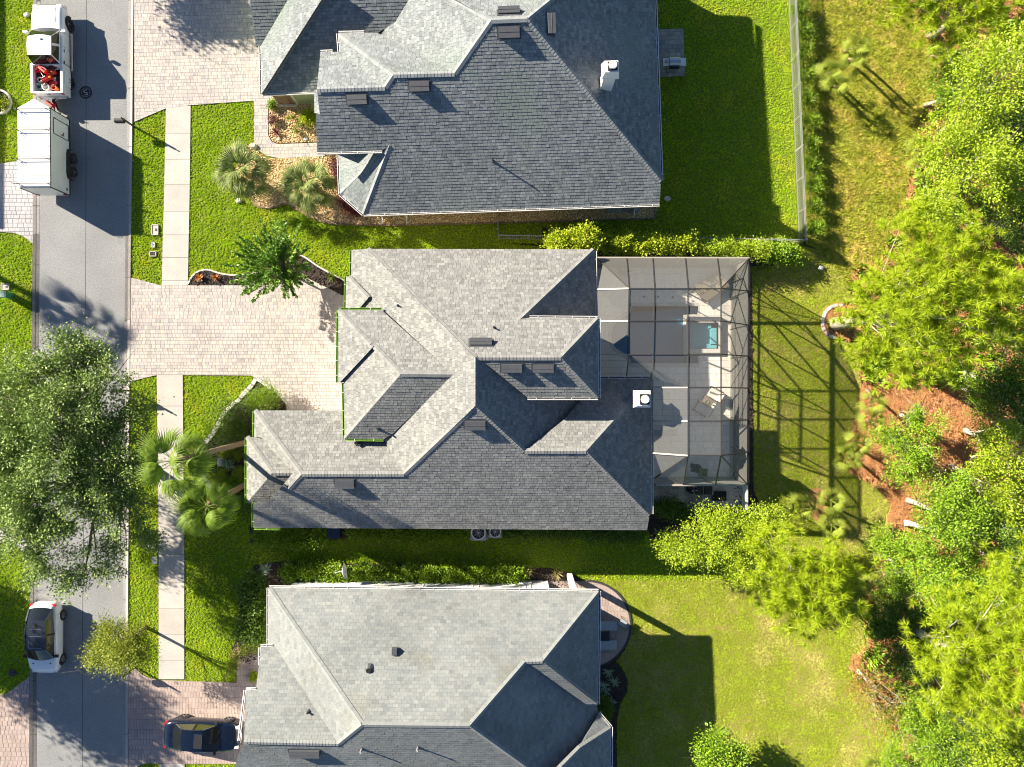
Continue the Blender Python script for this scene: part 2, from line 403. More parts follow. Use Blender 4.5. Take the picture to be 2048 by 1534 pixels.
    g['blade2'] = M_leaf('yard_blade', [(0.3006, 0.4385, 0.01728), (0.4722, 0.5811, 0.0288), (0.3865, 0.5098, 0.02304), (0.5795, 0.6321, 0.05184)], 0.28, patch=(0.40, 0.52, 0.78, (0.85, 0.724, 0.288)), fine=(10.0, 0.34), big=(1.3, 0.16))
    g['blade3'] = M_leaf('meadow_blade', [(0.3456, 0.4104, 0.0216), (0.4536, 0.4644, 0.0324), (0.27, 0.3672, 0.0216), (0.54, 0.4968, 0.0648)], 0.25, patch=(0.45, 0.55, 0.78, (0.6048, 0.432, 0.1188)), fine=(4.5, 0.45), big=(0.9, 0.18))
    g['oak'] = M_leaf('oak_leaf', [(0.0715, 0.1365, 0.026), (0.195, 0.2925, 0.0455), (0.117, 0.2015, 0.0325), (0.338, 0.442, 0.1105), (0.091, 0.1625, 0.0286)], 0.14)
    g['oak2'] = M_leaf('young_oak_leaf', [(0.156, 0.215, 0.01296), (0.276, 0.3226, 0.02376), (0.204, 0.2621, 0.01728), (0.348, 0.3763, 0.0432)], 0.25)
    g['pine'] = M_leaf('pine_needle', [(0.27, 0.3875, 0.0096), (0.4185, 0.525, 0.0144), (0.3375, 0.4625, 0.012), (0.513, 0.575, 0.036)], 0.35)
    g['broad'] = M_leaf('broad_leaf', [(0.121, 0.2419, 0.01075), (0.2419, 0.3898, 0.01613), (0.1694, 0.3158, 0.01344), (0.3387, 0.457, 0.0336)], 0.16)
    g['broady'] = M_leaf('yellow_leaf', [(0.2204, 0.3288, 0.01008), (0.3306, 0.4384, 0.01613), (0.2663, 0.3807, 0.0121), (0.3857, 0.473, 0.04536)], 0.18)
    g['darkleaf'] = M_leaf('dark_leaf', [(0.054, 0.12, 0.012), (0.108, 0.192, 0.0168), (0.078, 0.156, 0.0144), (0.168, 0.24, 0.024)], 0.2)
    g['hedge'] = M_leaf('hedge_leaf', [(0.108, 0.21, 0.0072), (0.204, 0.324, 0.0096), (0.144, 0.264, 0.0084), (0.276, 0.372, 0.0216)], 0.25)
    g['hedgey'] = M_leaf('lime_leaf', [(0.26, 0.36, 0.010), (0.38, 0.46, 0.016), (0.31, 0.41, 0.012), (0.45, 0.48, 0.04)], 0.3)
    g['myrtle'] = M_leaf('myrtle_leaf', [(0.068, 0.186, 0.0168), (0.153, 0.31, 0.028), (0.255, 0.3875, 0.049), (0.102, 0.2402, 0.021)], 0.2, rough=0.35)
    g['autumn'] = M_leaf('autumn_leaf', [(0.25, 0.24, 0.03), (0.42, 0.16, 0.04), (0.30, 0.28, 0.05), (0.22, 0.22, 0.03), (0.40, 0.22, 0.06)], 0.3)
    g['redleaf'] = M_leaf('red_leaf', [(0.16, 0.035, 0.045), (0.24, 0.06, 0.06), (0.19, 0.045, 0.04), (0.28, 0.10, 0.08)], 0.2)
    g['maroonleaf'] = M_leaf('maroon_leaf', [(0.09, 0.025, 0.035), (0.16, 0.055, 0.06), (0.12, 0.04, 0.045)], 0.2)
    g['frond'] = M_leaf('palm_frond', [(0.0945, 0.1805, 0.009), (0.1785, 0.266, 0.018), (0.126, 0.2232, 0.0117)], 0.3, rough=0.65)
    g['frondg'] = M_leaf('grey_highlit_frond', [(0.09, 0.15, 0.025), (0.18, 0.24, 0.05), (0.28, 0.31, 0.11), (0.12, 0.18, 0.03)], 0.2, rough=0.7)  # palest tones paint the grey highlights on the fronds
    g['frondy'] = M_leaf('palmetto_frond', [(0.19, 0.27, 0.02), (0.32, 0.37, 0.05), (0.25, 0.32, 0.03)], 0.3, rough=0.7)
    g['agave'] = M_leaf('agave_leaf', [(0.18, 0.27, 0.17), (0.26, 0.34, 0.22), (0.22, 0.30, 0.19)], 0.1, rough=0.6)
    g['drygrass'] = M_leaf('dry_grass', [(0.32, 0.27, 0.10), (0.42, 0.36, 0.16), (0.26, 0.24, 0.08)], 0.3)
    g['bromeliad'] = M_leaf('bromeliad_leaf', [(0.45, 0.10, 0.03), (0.40, 0.22, 0.04), (0.50, 0.16, 0.05)], 0.2)
mats()
# ------------------------------------------------------------------ ground pieces (pavers, slabs)
rng = np.random.default_rng(7)

def clip_rect(sub, x0, x1, y0, y1):
    for ax, val, keep_gt in ((0, x0, True), (0, x1, False), (1, y0, True), (1, y1, False)):
        out = []; n = len(sub)
        if n == 0: return out
        for i in range(n):
            a = sub[i]; b = sub[(i + 1) % n]
            ia = a[ax] >= val if keep_gt else a[ax] <= val
            ib = b[ax] >= val if keep_gt else b[ax] <= val
            if ia: out.append(a)
            if ia != ib:
                t = (val - a[ax]) / (b[ax] - a[ax])
                out.append((a[0] + t * (b[0] - a[0]), a[1] + t * (b[1] - a[1])))
        sub = out
    return sub

def area2(p):
    return 0.5 * sum(p[i][0] * p[(i + 1) % len(p)][1] - p[(i + 1) % len(p)][0] * p[i][1] for i in range(len(p)))

def inside(pt, pl):
    x, y = pt; c = False; n = len(pl); j = n - 1
    for i in range(n):
        xi, yi = pl[i]; xj, yj = pl[j]
        if (yi > y) != (yj > y) and x < (xj - xi) * (y - yi) / (yj - yi) + xi: c = not c
        j = i
    return c

def seg_hits(pl, x0, x1, y0, y1):
    """does any edge of the polygon cross the rectangle's bounding box"""
    n = len(pl)
    for i in range(n):
        a = pl[i]; b = pl[(i + 1) % n]
        if max(a[0], b[0]) < x0 or min(a[0], b[0]) > x1 or max(a[1], b[1]) < y0 or min(a[1], b[1]) > y1: continue
        return True
    return False

def courses(pl, hs, ws, gap, r, offset_half=False):
    """rows of rectangles filling a 2D polygon: list of (polygon, whole?, w, h, cx, cy)"""
    xs = [p[0] for p in pl]; ys = [p[1] for p in pl]
    out = []; y = min(ys); row = 0
    while y < max(ys):
        h = hs[int(r.integers(len(hs)))]
        x = min(xs) - r.random() * max(ws)
        if offset_half: x = min(xs) - (0.5 if row % 2 else 1.0) * ws[0]
        while x < max(xs):
            w = ws[int(r.integers(len(ws)))]
            x0, x1, y0, y1 = x + gap / 2, x + w - gap / 2, y + gap / 2, y + h - gap / 2
            if not seg_hits(pl, x0, x1, y0, y1):
                if inside(((x0 + x1) / 2, (y0 + y1) / 2), pl):
                    out.append(([(x0, y0), (x1, y0), (x1, y1), (x0, y1)], True, w, h))
            else:
                c = clip_rect(pl, x0, x1, y0, y1)
                if len(c) >= 3 and abs(area2(c)) > 0.15 * w * h * 0.3:
                    whole = abs(abs(area2(c)) - (x1 - x0) * (y1 - y0)) < 1e-6
                    out.append((c, whole, w, h))
            x += w
        y += h; row += 1
    return out

def paving(name, px_poly, z, mat, hs, ws, gap, angle=0.0, label=None, thick=0.05, seed=1, limit=300, piece='paver', kind='structure', cat=None, base_mat='sand'):
    """a paved area: the joint sand is the object, each paver a child"""
    r = np.random.default_rng(seed)
    W = [P(a, b) for a, b in px_poly]
    root = MB().prism([(p.x, p.y) for p in W], z - 0.06, z - 0.012).build(name, G[base_mat])
    if cat: tag(root, label, cat)
    else: tag(root, label, None, None, kind)
    ca, sa = math.cos(angle), math.sin(angle)
    loc = [(p.x * ca + p.y * sa, -p.x * sa + p.y * ca) for p in W]
    ps = courses(loc, hs, ws, gap, r)
    order = sorted(range(len(ps)), key=lambda i: (not ps[i][1], -abs(area2(ps[i][0]))))
    big = set(order[:limit])
    field = MB(); cache = {}
    for i, (q, whole, w, h) in enumerate(ps):
        dz = float(r.random()) * 0.006
        pts = [(x * ca - y * sa, x * sa + y * ca) for x, y in q]
        if i in big:
            cx = sum(p[0] for p in pts) / len(pts); cy = sum(p[1] for p in pts) / len(pts)
            key = (round(w, 3), round(h, 3)) if whole else None
            me = cache.get(key) if key else None
            if me is None:
                me = MB((cx, cy, 0)).prism(pts, -thick, 0).mesh(piece, G[mat])
                if key: cache[key] = me
            link(piece, me, root, (cx, cy, z + dz))
        else:
            field.prism(pts, z - thick, z + dz)
    if field.v:
        tag(field.build(piece + '_field', G[mat], root), kind='stuff')
    return root

def strip(pts, w):
    """px polyline -> world polygon of a ribbon w metres wide, to the left of the line"""
    W = [P(a, b) for a, b in pts]
    L_, R_ = [], []
    for i, p in enumerate(W):
        d = W[min(i + 1, len(W) - 1)] - W[max(i - 1, 0)]
        n = Vector((-d.y, d.x, 0)).normalized() * w / 2
        L_.append(p + n); R_.append(p - n)
    return L_ + R_[::-1]

def curve_px(pts, n=6):
    """smooth a px polyline (Catmull-Rom)"""
    out = []
    for i in range(len(pts) - 1):
        p0 = pts[max(i - 1, 0)]; p1 = pts[i]; p2 = pts[i + 1]; p3 = pts[min(i + 2, len(pts) - 1)]
        for k in range(n):
            t = k / n
            out.append(tuple(0.5 * (2 * p1[a] + (p2[a] - p0[a]) * t + (2 * p0[a] - 5 * p1[a] + 4 * p2[a] - p3[a]) * t * t + (3 * p1[a] - p0[a] - 3 * p2[a] + p3[a]) * t ** 3) for a in (0, 1)))
    out.append(pts[-1])
    return out

def sheet(name, px_poly, z, mat, kind='structure', label=None):
    W = [P(a, b) for a, b in px_poly]
    o = MB().prism([(p.x, p.y) for p in W], z - 0.05, z).build(name, G[mat])
    return tag(o, label, None, None, kind)

# whole ground, out to the horizon
def frame_sheet(m, x0, y0, x1, y1, z, hx0, hy0, hx1, hy1):
    for a, b, c, d in ((x0, y0, hx0, y1), (hx1, y0, x1, y1), (hx0, y0, hx1, hy0), (hx0, hy1, hx1, y1)):
        m.sheet([(a, b), (c, b), (c, d), (a, d)], z)
_h0, _h1 = P(1205, 737), P(1452, 602)
g0 = MB(); frame_sheet(g0, -600, -600, 600, 600, -0.06, _h0.x, _h0.y, _h1.x, _h1.y)
tag(g0.build('ground', G['soil']), kind='structure')

# px outlines (photograph pixels on the ground)
ROAD = [(80, -400), (258, -400), (257, 0), (251, 470), (249, 640), (246, 1200), (244, 1950), (72, 1950), (74, 1200), (77, 704), (79, 470), (81, 0)]
tag(sheet('road', ROAD, 0.0, 'asphalt'))
seam = MB()
cl = [(173, -300), (172, 390), (170, 700), (165, 1250), (164, 1900)]
seam.prism([(p.x, p.y) for p in strip(cl, 0.035)], -0.01, 0.004)
tag(seam.build('road_seam', G['seam']), kind='structure')

def kerb(name, inner, outer):
    """rolled kerb: a gutter pan towards the road and a raised back"""
    root = MB(); pan = MB(); joints = MB()
    n = len(inner)
    I = [P(*p) for p in inner]; O = [P(*p) for p in outer]
    mid = [i.lerp(o, 0.55) for i, o in zip(I, O)]
    for a, b, c, d, m_, z0, z1 in ((I, mid, None, None, pan, 0.006, 0.016), (mid, O, None, None, root, 0.03, 0.075)):
        for i in range(n - 1):
            v = [(a[i].x, a[i].y, z0), (b[i].x, b[i].y, z1), (b[i + 1].x, b[i + 1].y, z1), (a[i + 1].x, a[i + 1].y, z0)]
            lo = [(x, y, -0.05) for x, y, z in v]
            m_.add(v + lo, [(0, 1, 2, 3), (3, 2, 1, 0), (0, 3, 7, 4), (1, 5, 6, 2), (0, 4, 5, 1), (3, 2, 6, 7)])
    r_ = root.build(name, G['kerb']); tag(r_, kind='structure')
    pan.build('gutter_pan', G['gutterpan'], r_)
    # contraction joints every 3 m
    for i in range(n - 1):
        L_ = (I[i + 1] - I[i]).length; k = int(L_ // 3.1)
        for j in range(k):
            t = (j + 0.5) / k
            a = I[i].lerp(I[i + 1], t); b = O[i].lerp(O[i + 1], t)
            joints.bar((a.x, a.y, 0.014), (b.x, b.y, 0.08), 0.018, 0.004)
    joints.build('kerb_joint', G['seam'], r_)
kerb('right_kerb', [(258, -400), (257, 0), (251, 470), (249, 640), (246, 1200), (244, 1950)], [(270, -400), (268, 0), (263, 470), (261, 640), (257, 1200), (256, 1950)])
kerb('left_kerb', [(82, -400), (81, 0), (79, 470), (77, 704), (74, 1200), (72, 1950)], [(70, -400), (68, 0), (67, 470), (65, 704), (61, 1200), (59, 1950)])

# sidewalk slabs, joint positions read off the photograph
def sidewalk(pts_l, pts_r, joints, name):
    root = None; base = MB()
    def at(pts, y):
        for a, b in zip(pts, pts[1:]):
            if a[1] <= y <= b[1]:
                t = (y - a[1]) / (b[1] - a[1]); return a[0] + t * (b[0] - a[0])
        return pts[-1][0]
    y0, y1 = joints[0], joints[-1]
    base.prism([(p.x, p.y) for p in poly([(at(pts_l, y0), y0), (at(pts_r, y0), y0), (at(pts_r, y1), y1), (at(pts_l, y1), y1)])], -0.05, 0.025)
    root = tag(base.build(name, G['sand']), kind='structure')
    for a, b in zip(joints, joints[1:]):
        a2, b2 = a + 0.35, b - 0.35
        q = [(p.x, p.y) for p in poly([(at(pts_l, a2), a2), (at(pts_r, a2), a2), (at(pts_r, b2), b2), (at(pts_l, b2), b2)])]
        cx = sum(p[0] for p in q) / 4; cy = sum(p[1] for p in q) / 4
        MB((cx, cy, 0)).prism(q, -0.06, 0).build('slab', G['slab'], root, (cx, cy, 0.05 + rng.random() * 0.006))
    return root
sidewalk([(333, 200), (329, 384), (324, 575)], [(382, 200), (380, 384), (376, 575)], [212, 267, 319, 370, 424, 470, 515, 561, 571], 'sidewalk')
sidewalk([(314, 740), (318, 1000), (319, 1150), (318, 1370)], [(366, 740), (368, 1000), (369, 1150), (369, 1370)], [749, 812, 874, 937, 1000, 1062, 1109, 1165, 1216, 1269, 1320, 1358], 'sidewalk')
sidewalk([(320, 1520), (321, 1900)], [(370, 1520), (371, 1900)], [1527, 1579, 1631, 1683, 1735], 'sidewalk')

# driveways
DRIVE1 = [(268, -330), (640, -330), (640, 190), (575, 206), (545, 206), (537, 215), (537, 270), (543, 283), (556, 289), (650, 285), (650, 313), (560, 317), (535, 312), (515, 300), (509, 285), (508, 202), (381, 211), (333, 217), (270, 244)]
DRIVE2 = [(262, 555), (322, 571), (377, 571), (520, 571), (560, 569), (600, 560), (616, 557), (712, 603), (712, 840), (578, 840), (572, 808), (548, 781), (513, 757), (503, 751), (366, 750), (314, 750), (258, 764)]
DRIVE3 = [(257, 1340), (271, 1336), (284, 1348), (300, 1356), (318, 1360), (370, 1362), (474, 1365), (474, 1325), (477, 1312), (492, 1300), (510, 1290), (560, 1290), (600, 1340), (600, 1528), (320, 1526), (292, 1526), (278, 1531), (258, 1545)]
ang2 = math.radians(0.0)
paving('driveway', DRIVE1, 0.056, 'paver1', [0.21, 0.21, 0.26], [0.18, 0.26, 0.34, 0.22], 0.013, math.radians(1.5), seed=3)
paving('driveway', DRIVE2, 0.056, 'paver1', [0.19, 0.24], [0.17, 0.24, 0.31], 0.013, 0, seed=4)
paving('driveway', DRIVE3, 0.056, 'paver3', [0.34, 0.34, 0.28], [0.19, 0.19], 0.016, 0, seed=5)
DRIVEL = [(-160, 300), (-10, 330), (0, 328), (33, 323), (70, 300), (67, 488), (50, 474), (30, 466), (0, 464), (-160, 460)]
paving('driveway', DRIVEL, 0.056, 'paverl', [0.24, 0.28], [0.22, 0.30, 0.36], 0.022, 0, seed=6)
DRIVELB = [(60, 1352), (15, 1386), (-10, 1392), (-160, 1400), (-160, 1640), (59, 1640)]
paving('driveway', DRIVELB, 0.056, 'paver3', [0.30, 0.26], [0.24, 0.30], 0.024, 0, seed=8)
DRIVELM = [(-160, 1052), (10, 1056), (62, 1040), (61, 1110), (20, 1084), (-160, 1088)]
paving('driveway', DRIVELM, 0.056, 'paverl', [0.24, 0.28], [0.22, 0.30, 0.36], 0.022, 0, seed=9, limit=80)
PATIO1 = [(1290, 60), (1366, 59), (1369, 153), (1292, 156)]
paving('patio', PATIO1, 0.10, 'paverg', [0.22, 0.28], [0.22, 0.32, 0.38], 0.02, math.radians(1.5), seed=10)
arc3 = [(1174 + 87 * math.cos(a), 1248 + 87 * math.sin(a)) for a in np.linspace(-math.pi * 0.5, math.pi * 0.42, 26)]
PATIO3 = [(1085, 1163)] + arc3 + [(1150, 1334), (1085, 1330)]
paving('patio', PATIO3, 0.08, 'paver3', [0.34, 0.28], [0.2, 0.2], 0.02, math.radians(-1), seed=11)
ed = MB(); ed.prism([(p.x, p.y) for p in strip(arc3, 0.12)], -0.03, 0.10)
tag(ed.build('patio_edge', G['iron']), kind='structure')
EQUIP = [(1290, 958), (1370, 958), (1420, 958), (1420, 1022), (1368, 1022), (1368, 1004), (1290, 1004)]
paving('side_patio', EQUIP, 0.07, 'paverg', [0.20, 0.26], [0.2, 0.28], 0.02, 0, seed=12)
sheet('light_band', [(1357, 958), (1368.5, 958), (1368.5, 1004), (1357, 1004)], 0.09, 'conc')
paving('side_slab', [(1420, 958), (1487, 958), (1487, 1014), (1420, 1014)], 0.08, 'slab', [0.50], [0.55, 0.4], 0.015, 0, seed=13)

# pool deck (the pool basin is cut out of it)
arcp = [(1259, 623), (1245, 631), (1232, 640), (1223, 652), (1219, 668), (1220, 684), (1228, 698), (1243, 708), (1254, 715), (1258, 722)]
POOL = [(1259, 609), (1397, 609), (1397, 631), (1370, 631), (1370, 710), (1397, 710), (1397, 730), (1259, 730)] + arcp[::-1]
SPA = [(1378, 646), (1434, 646), (1434, 698), (1378, 698)]
DECK = [(1150, 534), (1464, 534), (1464, 954), (1280, 954), (1280, 760), (1150, 760)]
def paving_hole(name, outer, holes_px, z, mat, hs, ws, gap, seed):
    r = np.random.default_rng(seed)
    W = [(P(a, b).x, P(a, b).y) for a, b in outer]
    holes = [[(P(a, b).x, P(a, b).y) for a, b in h] for h in holes_px]
    root = tag(MB().box((W[0][0], W[0][1], -0.2), (0.3, 0.3, 0.1)).build(name, G['sand']), kind='structure')
    ps = courses(W, hs, ws, gap, r)
    keep = []
    for q, whole, w, h in ps:
        cx = sum(p[0] for p in q) / len(q); cy = sum(p[1] for p in q) / len(q)
        hit = False
        for hp in holes:
            if any(inside(p, hp) for p in q) or inside((cx, cy), hp) or any(min(p[0] for p in q) < v[0] < max(p[0] for p in q) and min(p[1] for p in q) < v[1] < max(p[1] for p in q) for v in hp): hit = True
        if not hit: keep.append((q, whole, w, h)); continue
        # split the tile finely and keep the pieces that lie outside the hole
        x0, x1 = min(p[0] for p in q), max(p[0] for p in q); y0, y1 = min(p[1] for p in q), max(p[1] for p in q)
        n = 6
        for i in range(n):
            for j in range(n):
                c = ((x0 + (i + .5) * (x1 - x0) / n), (y0 + (j + .5) * (y1 - y0) / n))
                if not any(inside(c, hp) for hp in holes):
                    keep.append(([(x0 + i * (x1 - x0) / n, y0 + j * (y1 - y0) / n), (x0 + (i + 1) * (x1 - x0) / n, y0 + j * (y1 - y0) / n),
                                  (x0 + (i + 1) * (x1 - x0) / n, y0 + (j + 1) * (y1 - y0) / n), (x0 + i * (x1 - x0) / n, y0 + (j + 1) * (y1 - y0) / n)], False, 0.01, 0.01))
    order = sorted(range(len(keep)), key=lambda i: (not keep[i][1], -abs(area2(keep[i][0]))))
    big = set(order[:300]); field = MB(); cache = {}
    for i, (q, whole, w, h) in enumerate(keep):
        if i in big:
            cx = sum(p[0] for p in q) / len(q); cy = sum(p[1] for p in q) / len(q)
            key = (round(w, 3), round(h, 3)) if whole else None
            me = cache.get(key) if key else None
            if me is None:
                me = MB((cx, cy, 0)).prism(q, -0.08, 0).mesh('paver', G[mat])
                if key: cache[key] = me
            link('paver', me, root, (cx, cy, z + r.random() * 0.003))
        else: field.prism(q, z - 0.08, z + r.random() * 0.001)
    if field.v: tag(field.build('paver_field', G[mat], root), kind='stuff')
    return root
deck = paving_hole('pool_deck', DECK, [POOL, [(1371, 634), (1441, 634), (1441, 706), (1371, 706)]], 0.06, 'paverd', [0.40, 0.60], [0.60, 0.40, 0.60], 0.012, 21)

# beds and bare ground
BED1 = [(543, 196), (632, 200), (690, 200), (690, 290), (640, 283), (556, 287), (545, 282), (539, 268), (539, 212)]
sheet('gravel_bed', BED1, 0.045, 'gravel')
lower1 = curve_px([(505, 400), (512, 411), (537, 416), (560, 411), (574, 408), (592, 418), (612, 429), (632, 439), (655, 446), (700, 449), (775, 451)], 5)
BED2 = [(512, 283), (518, 305), (536, 318), (640, 315), (780, 315), (780, 395), (1318, 395), (1309, 437), (985, 446), (775, 451)] + lower1[::-1] + [(492, 380), (470, 350), (480, 310), (495, 292)]
sheet('gravel_bed', BED2, 0.045, 'gravel')
e1 = MB(); e1.prism([(p.x, p.y) for p in strip(lower1 + [(985, 446), (1309, 437)], 0.10)], -0.03, 0.085)
e1.prism([(p.x, p.y) for p in strip([(1309, 437), (1309, 400)], 0.10)], -0.03, 0.085)
tag(e1.build('bed_edging', G['brownedge']), kind='structure')
MULCH2 = [(377, 570)] + curve_px([(377, 566), (386, 552), (400, 542), (418, 540), (445, 548), (480, 550), (540, 540), (590, 512), (607, 513), (640, 535), (692, 563)], 4) + [(712, 600), (690, 594), (616, 556), (600, 559), (560, 568), (520, 570)]
sheet('mulch_bed', MULCH2, 0.045, 'mulch')
m_e = curve_px([(377, 568), (386, 552), (400, 542), (418, 540), (445, 548), (480, 550), (540, 540), (590, 512), (607, 513), (640, 535), (692, 563)], 4)
e2 = MB(); e2.prism([(p.x, p.y) for p in strip(m_e, 0.09)], -0.03, 0.085)
tag(e2.build('bed_edging', G['edging']), kind='structure')
EDGE2 = curve_px([(512, 757), (506, 769), (487, 789), (478, 800), (462, 813), (444, 836), (428, 865), (412, 885), (404, 898), (400, 918), (403, 935), (411, 955), (423, 977)], 5)
BED3 = EDGE2 + [(440, 990), (520, 990), (540, 960), (552, 830), (571, 822), (571, 808), (548, 783)]
sheet('mulch_bed', BED3, 0.045, 'mulch')
def edging(name, line, wid, zt, mat, piece_len):
    root = tag(MB().prism([(p.x, p.y) for p in strip(line, wid * 0.8)], -0.03, zt - 0.05).build(name, G['sand']), kind='structure')
    W = [P(*p) for p in line]; acc = []
    d = 0.0; pts = []
    for a, b in zip(W, W[1:]):
        L_ = (b - a).length; k = max(1, int(L_ / 0.05))
        for j in range(k): pts.append((a.lerp(b, j / k), (b - a).normalized()))
    step = int(piece_len / 0.05)
    for i in range(0, len(pts) - step, step):
        p, dr = pts[i + step // 2]
        MB().box((0, 0, 0), (piece_len * 0.93, wid * (0.9 + 0.2 * rng.random()), 0.1)).build('stone', G[mat], root, (p.x, p.y, zt - 0.05 + rng.random() * 0.015)).rotation_euler = (0, 0, math.atan2(dr.y, dr.x))
    return root
edging('stone_edging', EDGE2, 0.24, 0.14, 'edgstone', 0.35)
edging('stone_edging', curve_px([(514, 757), (528, 766), (546, 780)], 5), 0.20, 0.14, 'edgstone', 0.35)
sheet('mulch_bed', [(500, 1050), (1300, 1050), (1300, 1062), (1000, 1066), (720, 1070), (660, 1080), (500, 1085)], 0.045, 'mulch')
HB3 = [(508, 1133)] + curve_px([(512, 1130), (560, 1124), (640, 1127), (760, 1128), (860, 1133), (960, 1139), (1050, 1136), (1100, 1137), (1150, 1150), (1165, 1163)], 3) + [(1165, 1200), (560, 1200), (530, 1300), (500, 1330), (478, 1312), (462, 1322), (464, 1300), (480, 1268), (496, 1240), (500, 1180)]
sheet('mulch_bed', HB3, 0.042, 'mulch')
sheet('shell_bed', [(488, 1262), (508, 1260), (545, 1290), (512, 1288), (492, 1298), (476, 1310), (464, 1318), (466, 1298)], 0.062, 'gravel')
BED3R = [(1190, 1335)] + curve_px([(1211, 1330), (1230, 1326), (1243, 1338), (1254, 1362), (1252, 1385), (1238, 1408), (1232, 1440), (1232, 1600)], 4) + [(1150, 1600), (1150, 1335)]
sheet('mulch_bed', BED3R, 0.045, 'mulch')
sheet('mulch_bed', [(1085, 455), (1190, 470), (1540, 478), (1545, 530), (1490, 534), (1190, 534), (1080, 500)], 0.045, 'mulch')
sheet('mulch_bed', [(1466, 560), (1502, 545), (1506, 980), (1520, 1010), (1466, 1020)], 0.04, 'mulch')
sheet('mulch_bed', [(1290, 1000), (1370, 1004), (1372, 1022), (1420, 1022), (1424, 1010), (1520, 1010), (1480, 1090), (1300, 1075)], 0.038, 'mulch')
RINGP = curve_px([(1684, 611), (1670, 611), (1655, 618), (1646, 632), (1644, 650), (1648, 662), (1658, 672), (1676, 677)], 5)
sheet('pine_straw_bed', RINGP + [(1720, 676), (1725, 612)], 0.06, 'straw')
edging('stone_edging', RINGP, 0.17, 0.15, 'edgstone', 0.22)
STRAW = curve_px([(1722, 775), (1800, 760), (1900, 772), (2000, 790), (2060, 850), (2010, 960), (1920, 985), (1862, 1000), (1850, 1070), (1810, 1060), (1772, 1045), (1782, 1010), (1765, 985), (1725, 955), (1690, 935), (1700, 880), (1718, 830)], 3)
sheet('pine_straw_bed', STRAW, 0.05, 'straw')
FLOOR = curve_px([(1795, -60), (1850, 60), (1872, 150), (1848, 260), (1826, 330), (1800, 430), (1760, 520), (1700, 560), (1725, 690), (1722, 775)], 3) + [(1800, 760), (2010, 800), (2060, 850), (2010, 960), (1920, 985), (1862, 1000), (1850, 1070)] + curve_px([(1810, 1062), (1780, 1085), (1755, 1130), (1728, 1220), (1740, 1290), (1700, 1330), (1760, 1420), (1810, 1490), (1800, 1560)], 3) + [(1800, 1700), (2500, 1700), (2500, -60)]
sheet('forest_floor', FLOOR, 0.02, 'litter')
sheet('pine_straw_bed', curve_px([(1615, 985), (1632, 975), (1650, 985), (1655, 1010), (1650, 1040), (1630, 1040), (1612, 1015)], 3), 0.05, 'straw')
MEADOW = [(1606, -300), (2100, -300), (2100, 620), (1720, 640), (1690, 560), (1640, 500), (1612, 488)]

# lawns (soil and thatch under the grass)
GRASS_FRONT = {
    'a': [(-700, -400), (68, -400), (67, 300), (33, 322), (0, 327), (-160, 299), (-700, 299)],
    'b': [(-700, 465), (0, 466), (30, 467), (50, 475), (66, 488), (64, 1052), (10, 1054), (-700, 1050)],
    'c': [(-700, 1090), (20, 1086), (60, 1100), (60, 1350), (15, 1384), (-10, 1390), (-700, 1398)],
    'd': [(270, 246), (333, 219), (331, 300), (329, 384), (323, 569), (263, 554), (266, 400)],
    'e': [(259, 766), (313, 751), (317, 1000), (318, 1357), (300, 1354), (285, 1346), (271, 1334), (258, 1338)],
    'f': [(383, 212), (507, 204), (508, 284), (480, 310), (465, 350), (490, 385), (505, 402)] + lower1 + [(985, 448), (1309, 439), (1311, 400), (1295, 380), (1295, -300), (1578, -300), (1578, 0), (1596, 484), (1000, 478), (1000, 540), (700, 540), (692, 561), (640, 533), (607, 511), (590, 510), (540, 538), (480, 548), (445, 546), (418, 538), (400, 540), (386, 550), (378, 564), (380, 384)],
    'g': [(368, 751), (502, 752), (510, 757), (500, 768), (474, 796), (456, 813), (438, 836), (422, 865), (402, 890), (395, 918), (398, 937), (408, 960), (428, 985), (460, 1005), (540, 1000), (540, 1045), (500, 1050), (500, 1087), (660, 1083), (720, 1073), (1000, 1069), (1300, 1066), (1300, 1078), (1480, 1092), (1470, 1160), (1165, 1160), (1150, 1148), (1100, 1135), (1050, 1134), (960, 1137), (860, 1131), (760, 1126), (640, 1125), (560, 1122), (508, 1130), (498, 1180), (494, 1240), (478, 1266), (462, 1300), (460, 1322), (472, 1326), (472, 1363), (371, 1360), (371, 1150), (369, 1000)],
    'h': [(279, 1533), (292, 1528), (319, 1528), (320, 1700), (259, 1700), (259, 1548)],
    'j': [(1000, 476), (1086, 478), (1086, 545), (1000, 545)],
    'i': [(372, 1529), (600, 1530), (600, 1700), (372, 1700)],
}
GRASS_BACK = {
    'a': [(1000, 486), (1597, 490), (1640, 500), (1690, 560), (1716, 600), (1684, 608), (1668, 608), (1652, 616), (1643, 632), (1641, 650), (1645, 664), (1656, 675), (1678, 680), (1720, 690), (1722, 775), (1718, 830), (1700, 880), (1690, 935), (1725, 955), (1765, 985), (1782, 1010), (1772, 1045), (1800, 1062), (1780, 1085), (1755, 1130), (1728, 1220), (1740, 1290), (1700, 1330), (1760, 1420), (1810, 1490), (1800, 1560), (1800, 1700), (1234, 1700), (1234, 1440), (1240, 1408), (1254, 1385), (1256, 1362), (1245, 1336), (1232, 1322), (1250, 1300), (1263, 1250), (1255, 1215), (1230, 1180), (1200, 1163), (1165, 1160), (1470, 1160), (1480, 1092), (1520, 1012), (1508, 980), (1504, 545), (1545, 532), (1540, 478)],
}
sheet('lawn', [(-1200, -600), (1606, -600), (1606, 488), (-1200, 488)], -0.004, 'lawn')
lm = MB(); frame_sheet(lm, P(-1200, 0).x, P(0, 1160).y, P(1606, 0).x, P(0, 488).y, -0.012, _h0.x, _h0.y, _h1.x, _h1.y)
tag(lm.build('lawn', G['lawn']), kind='structure')
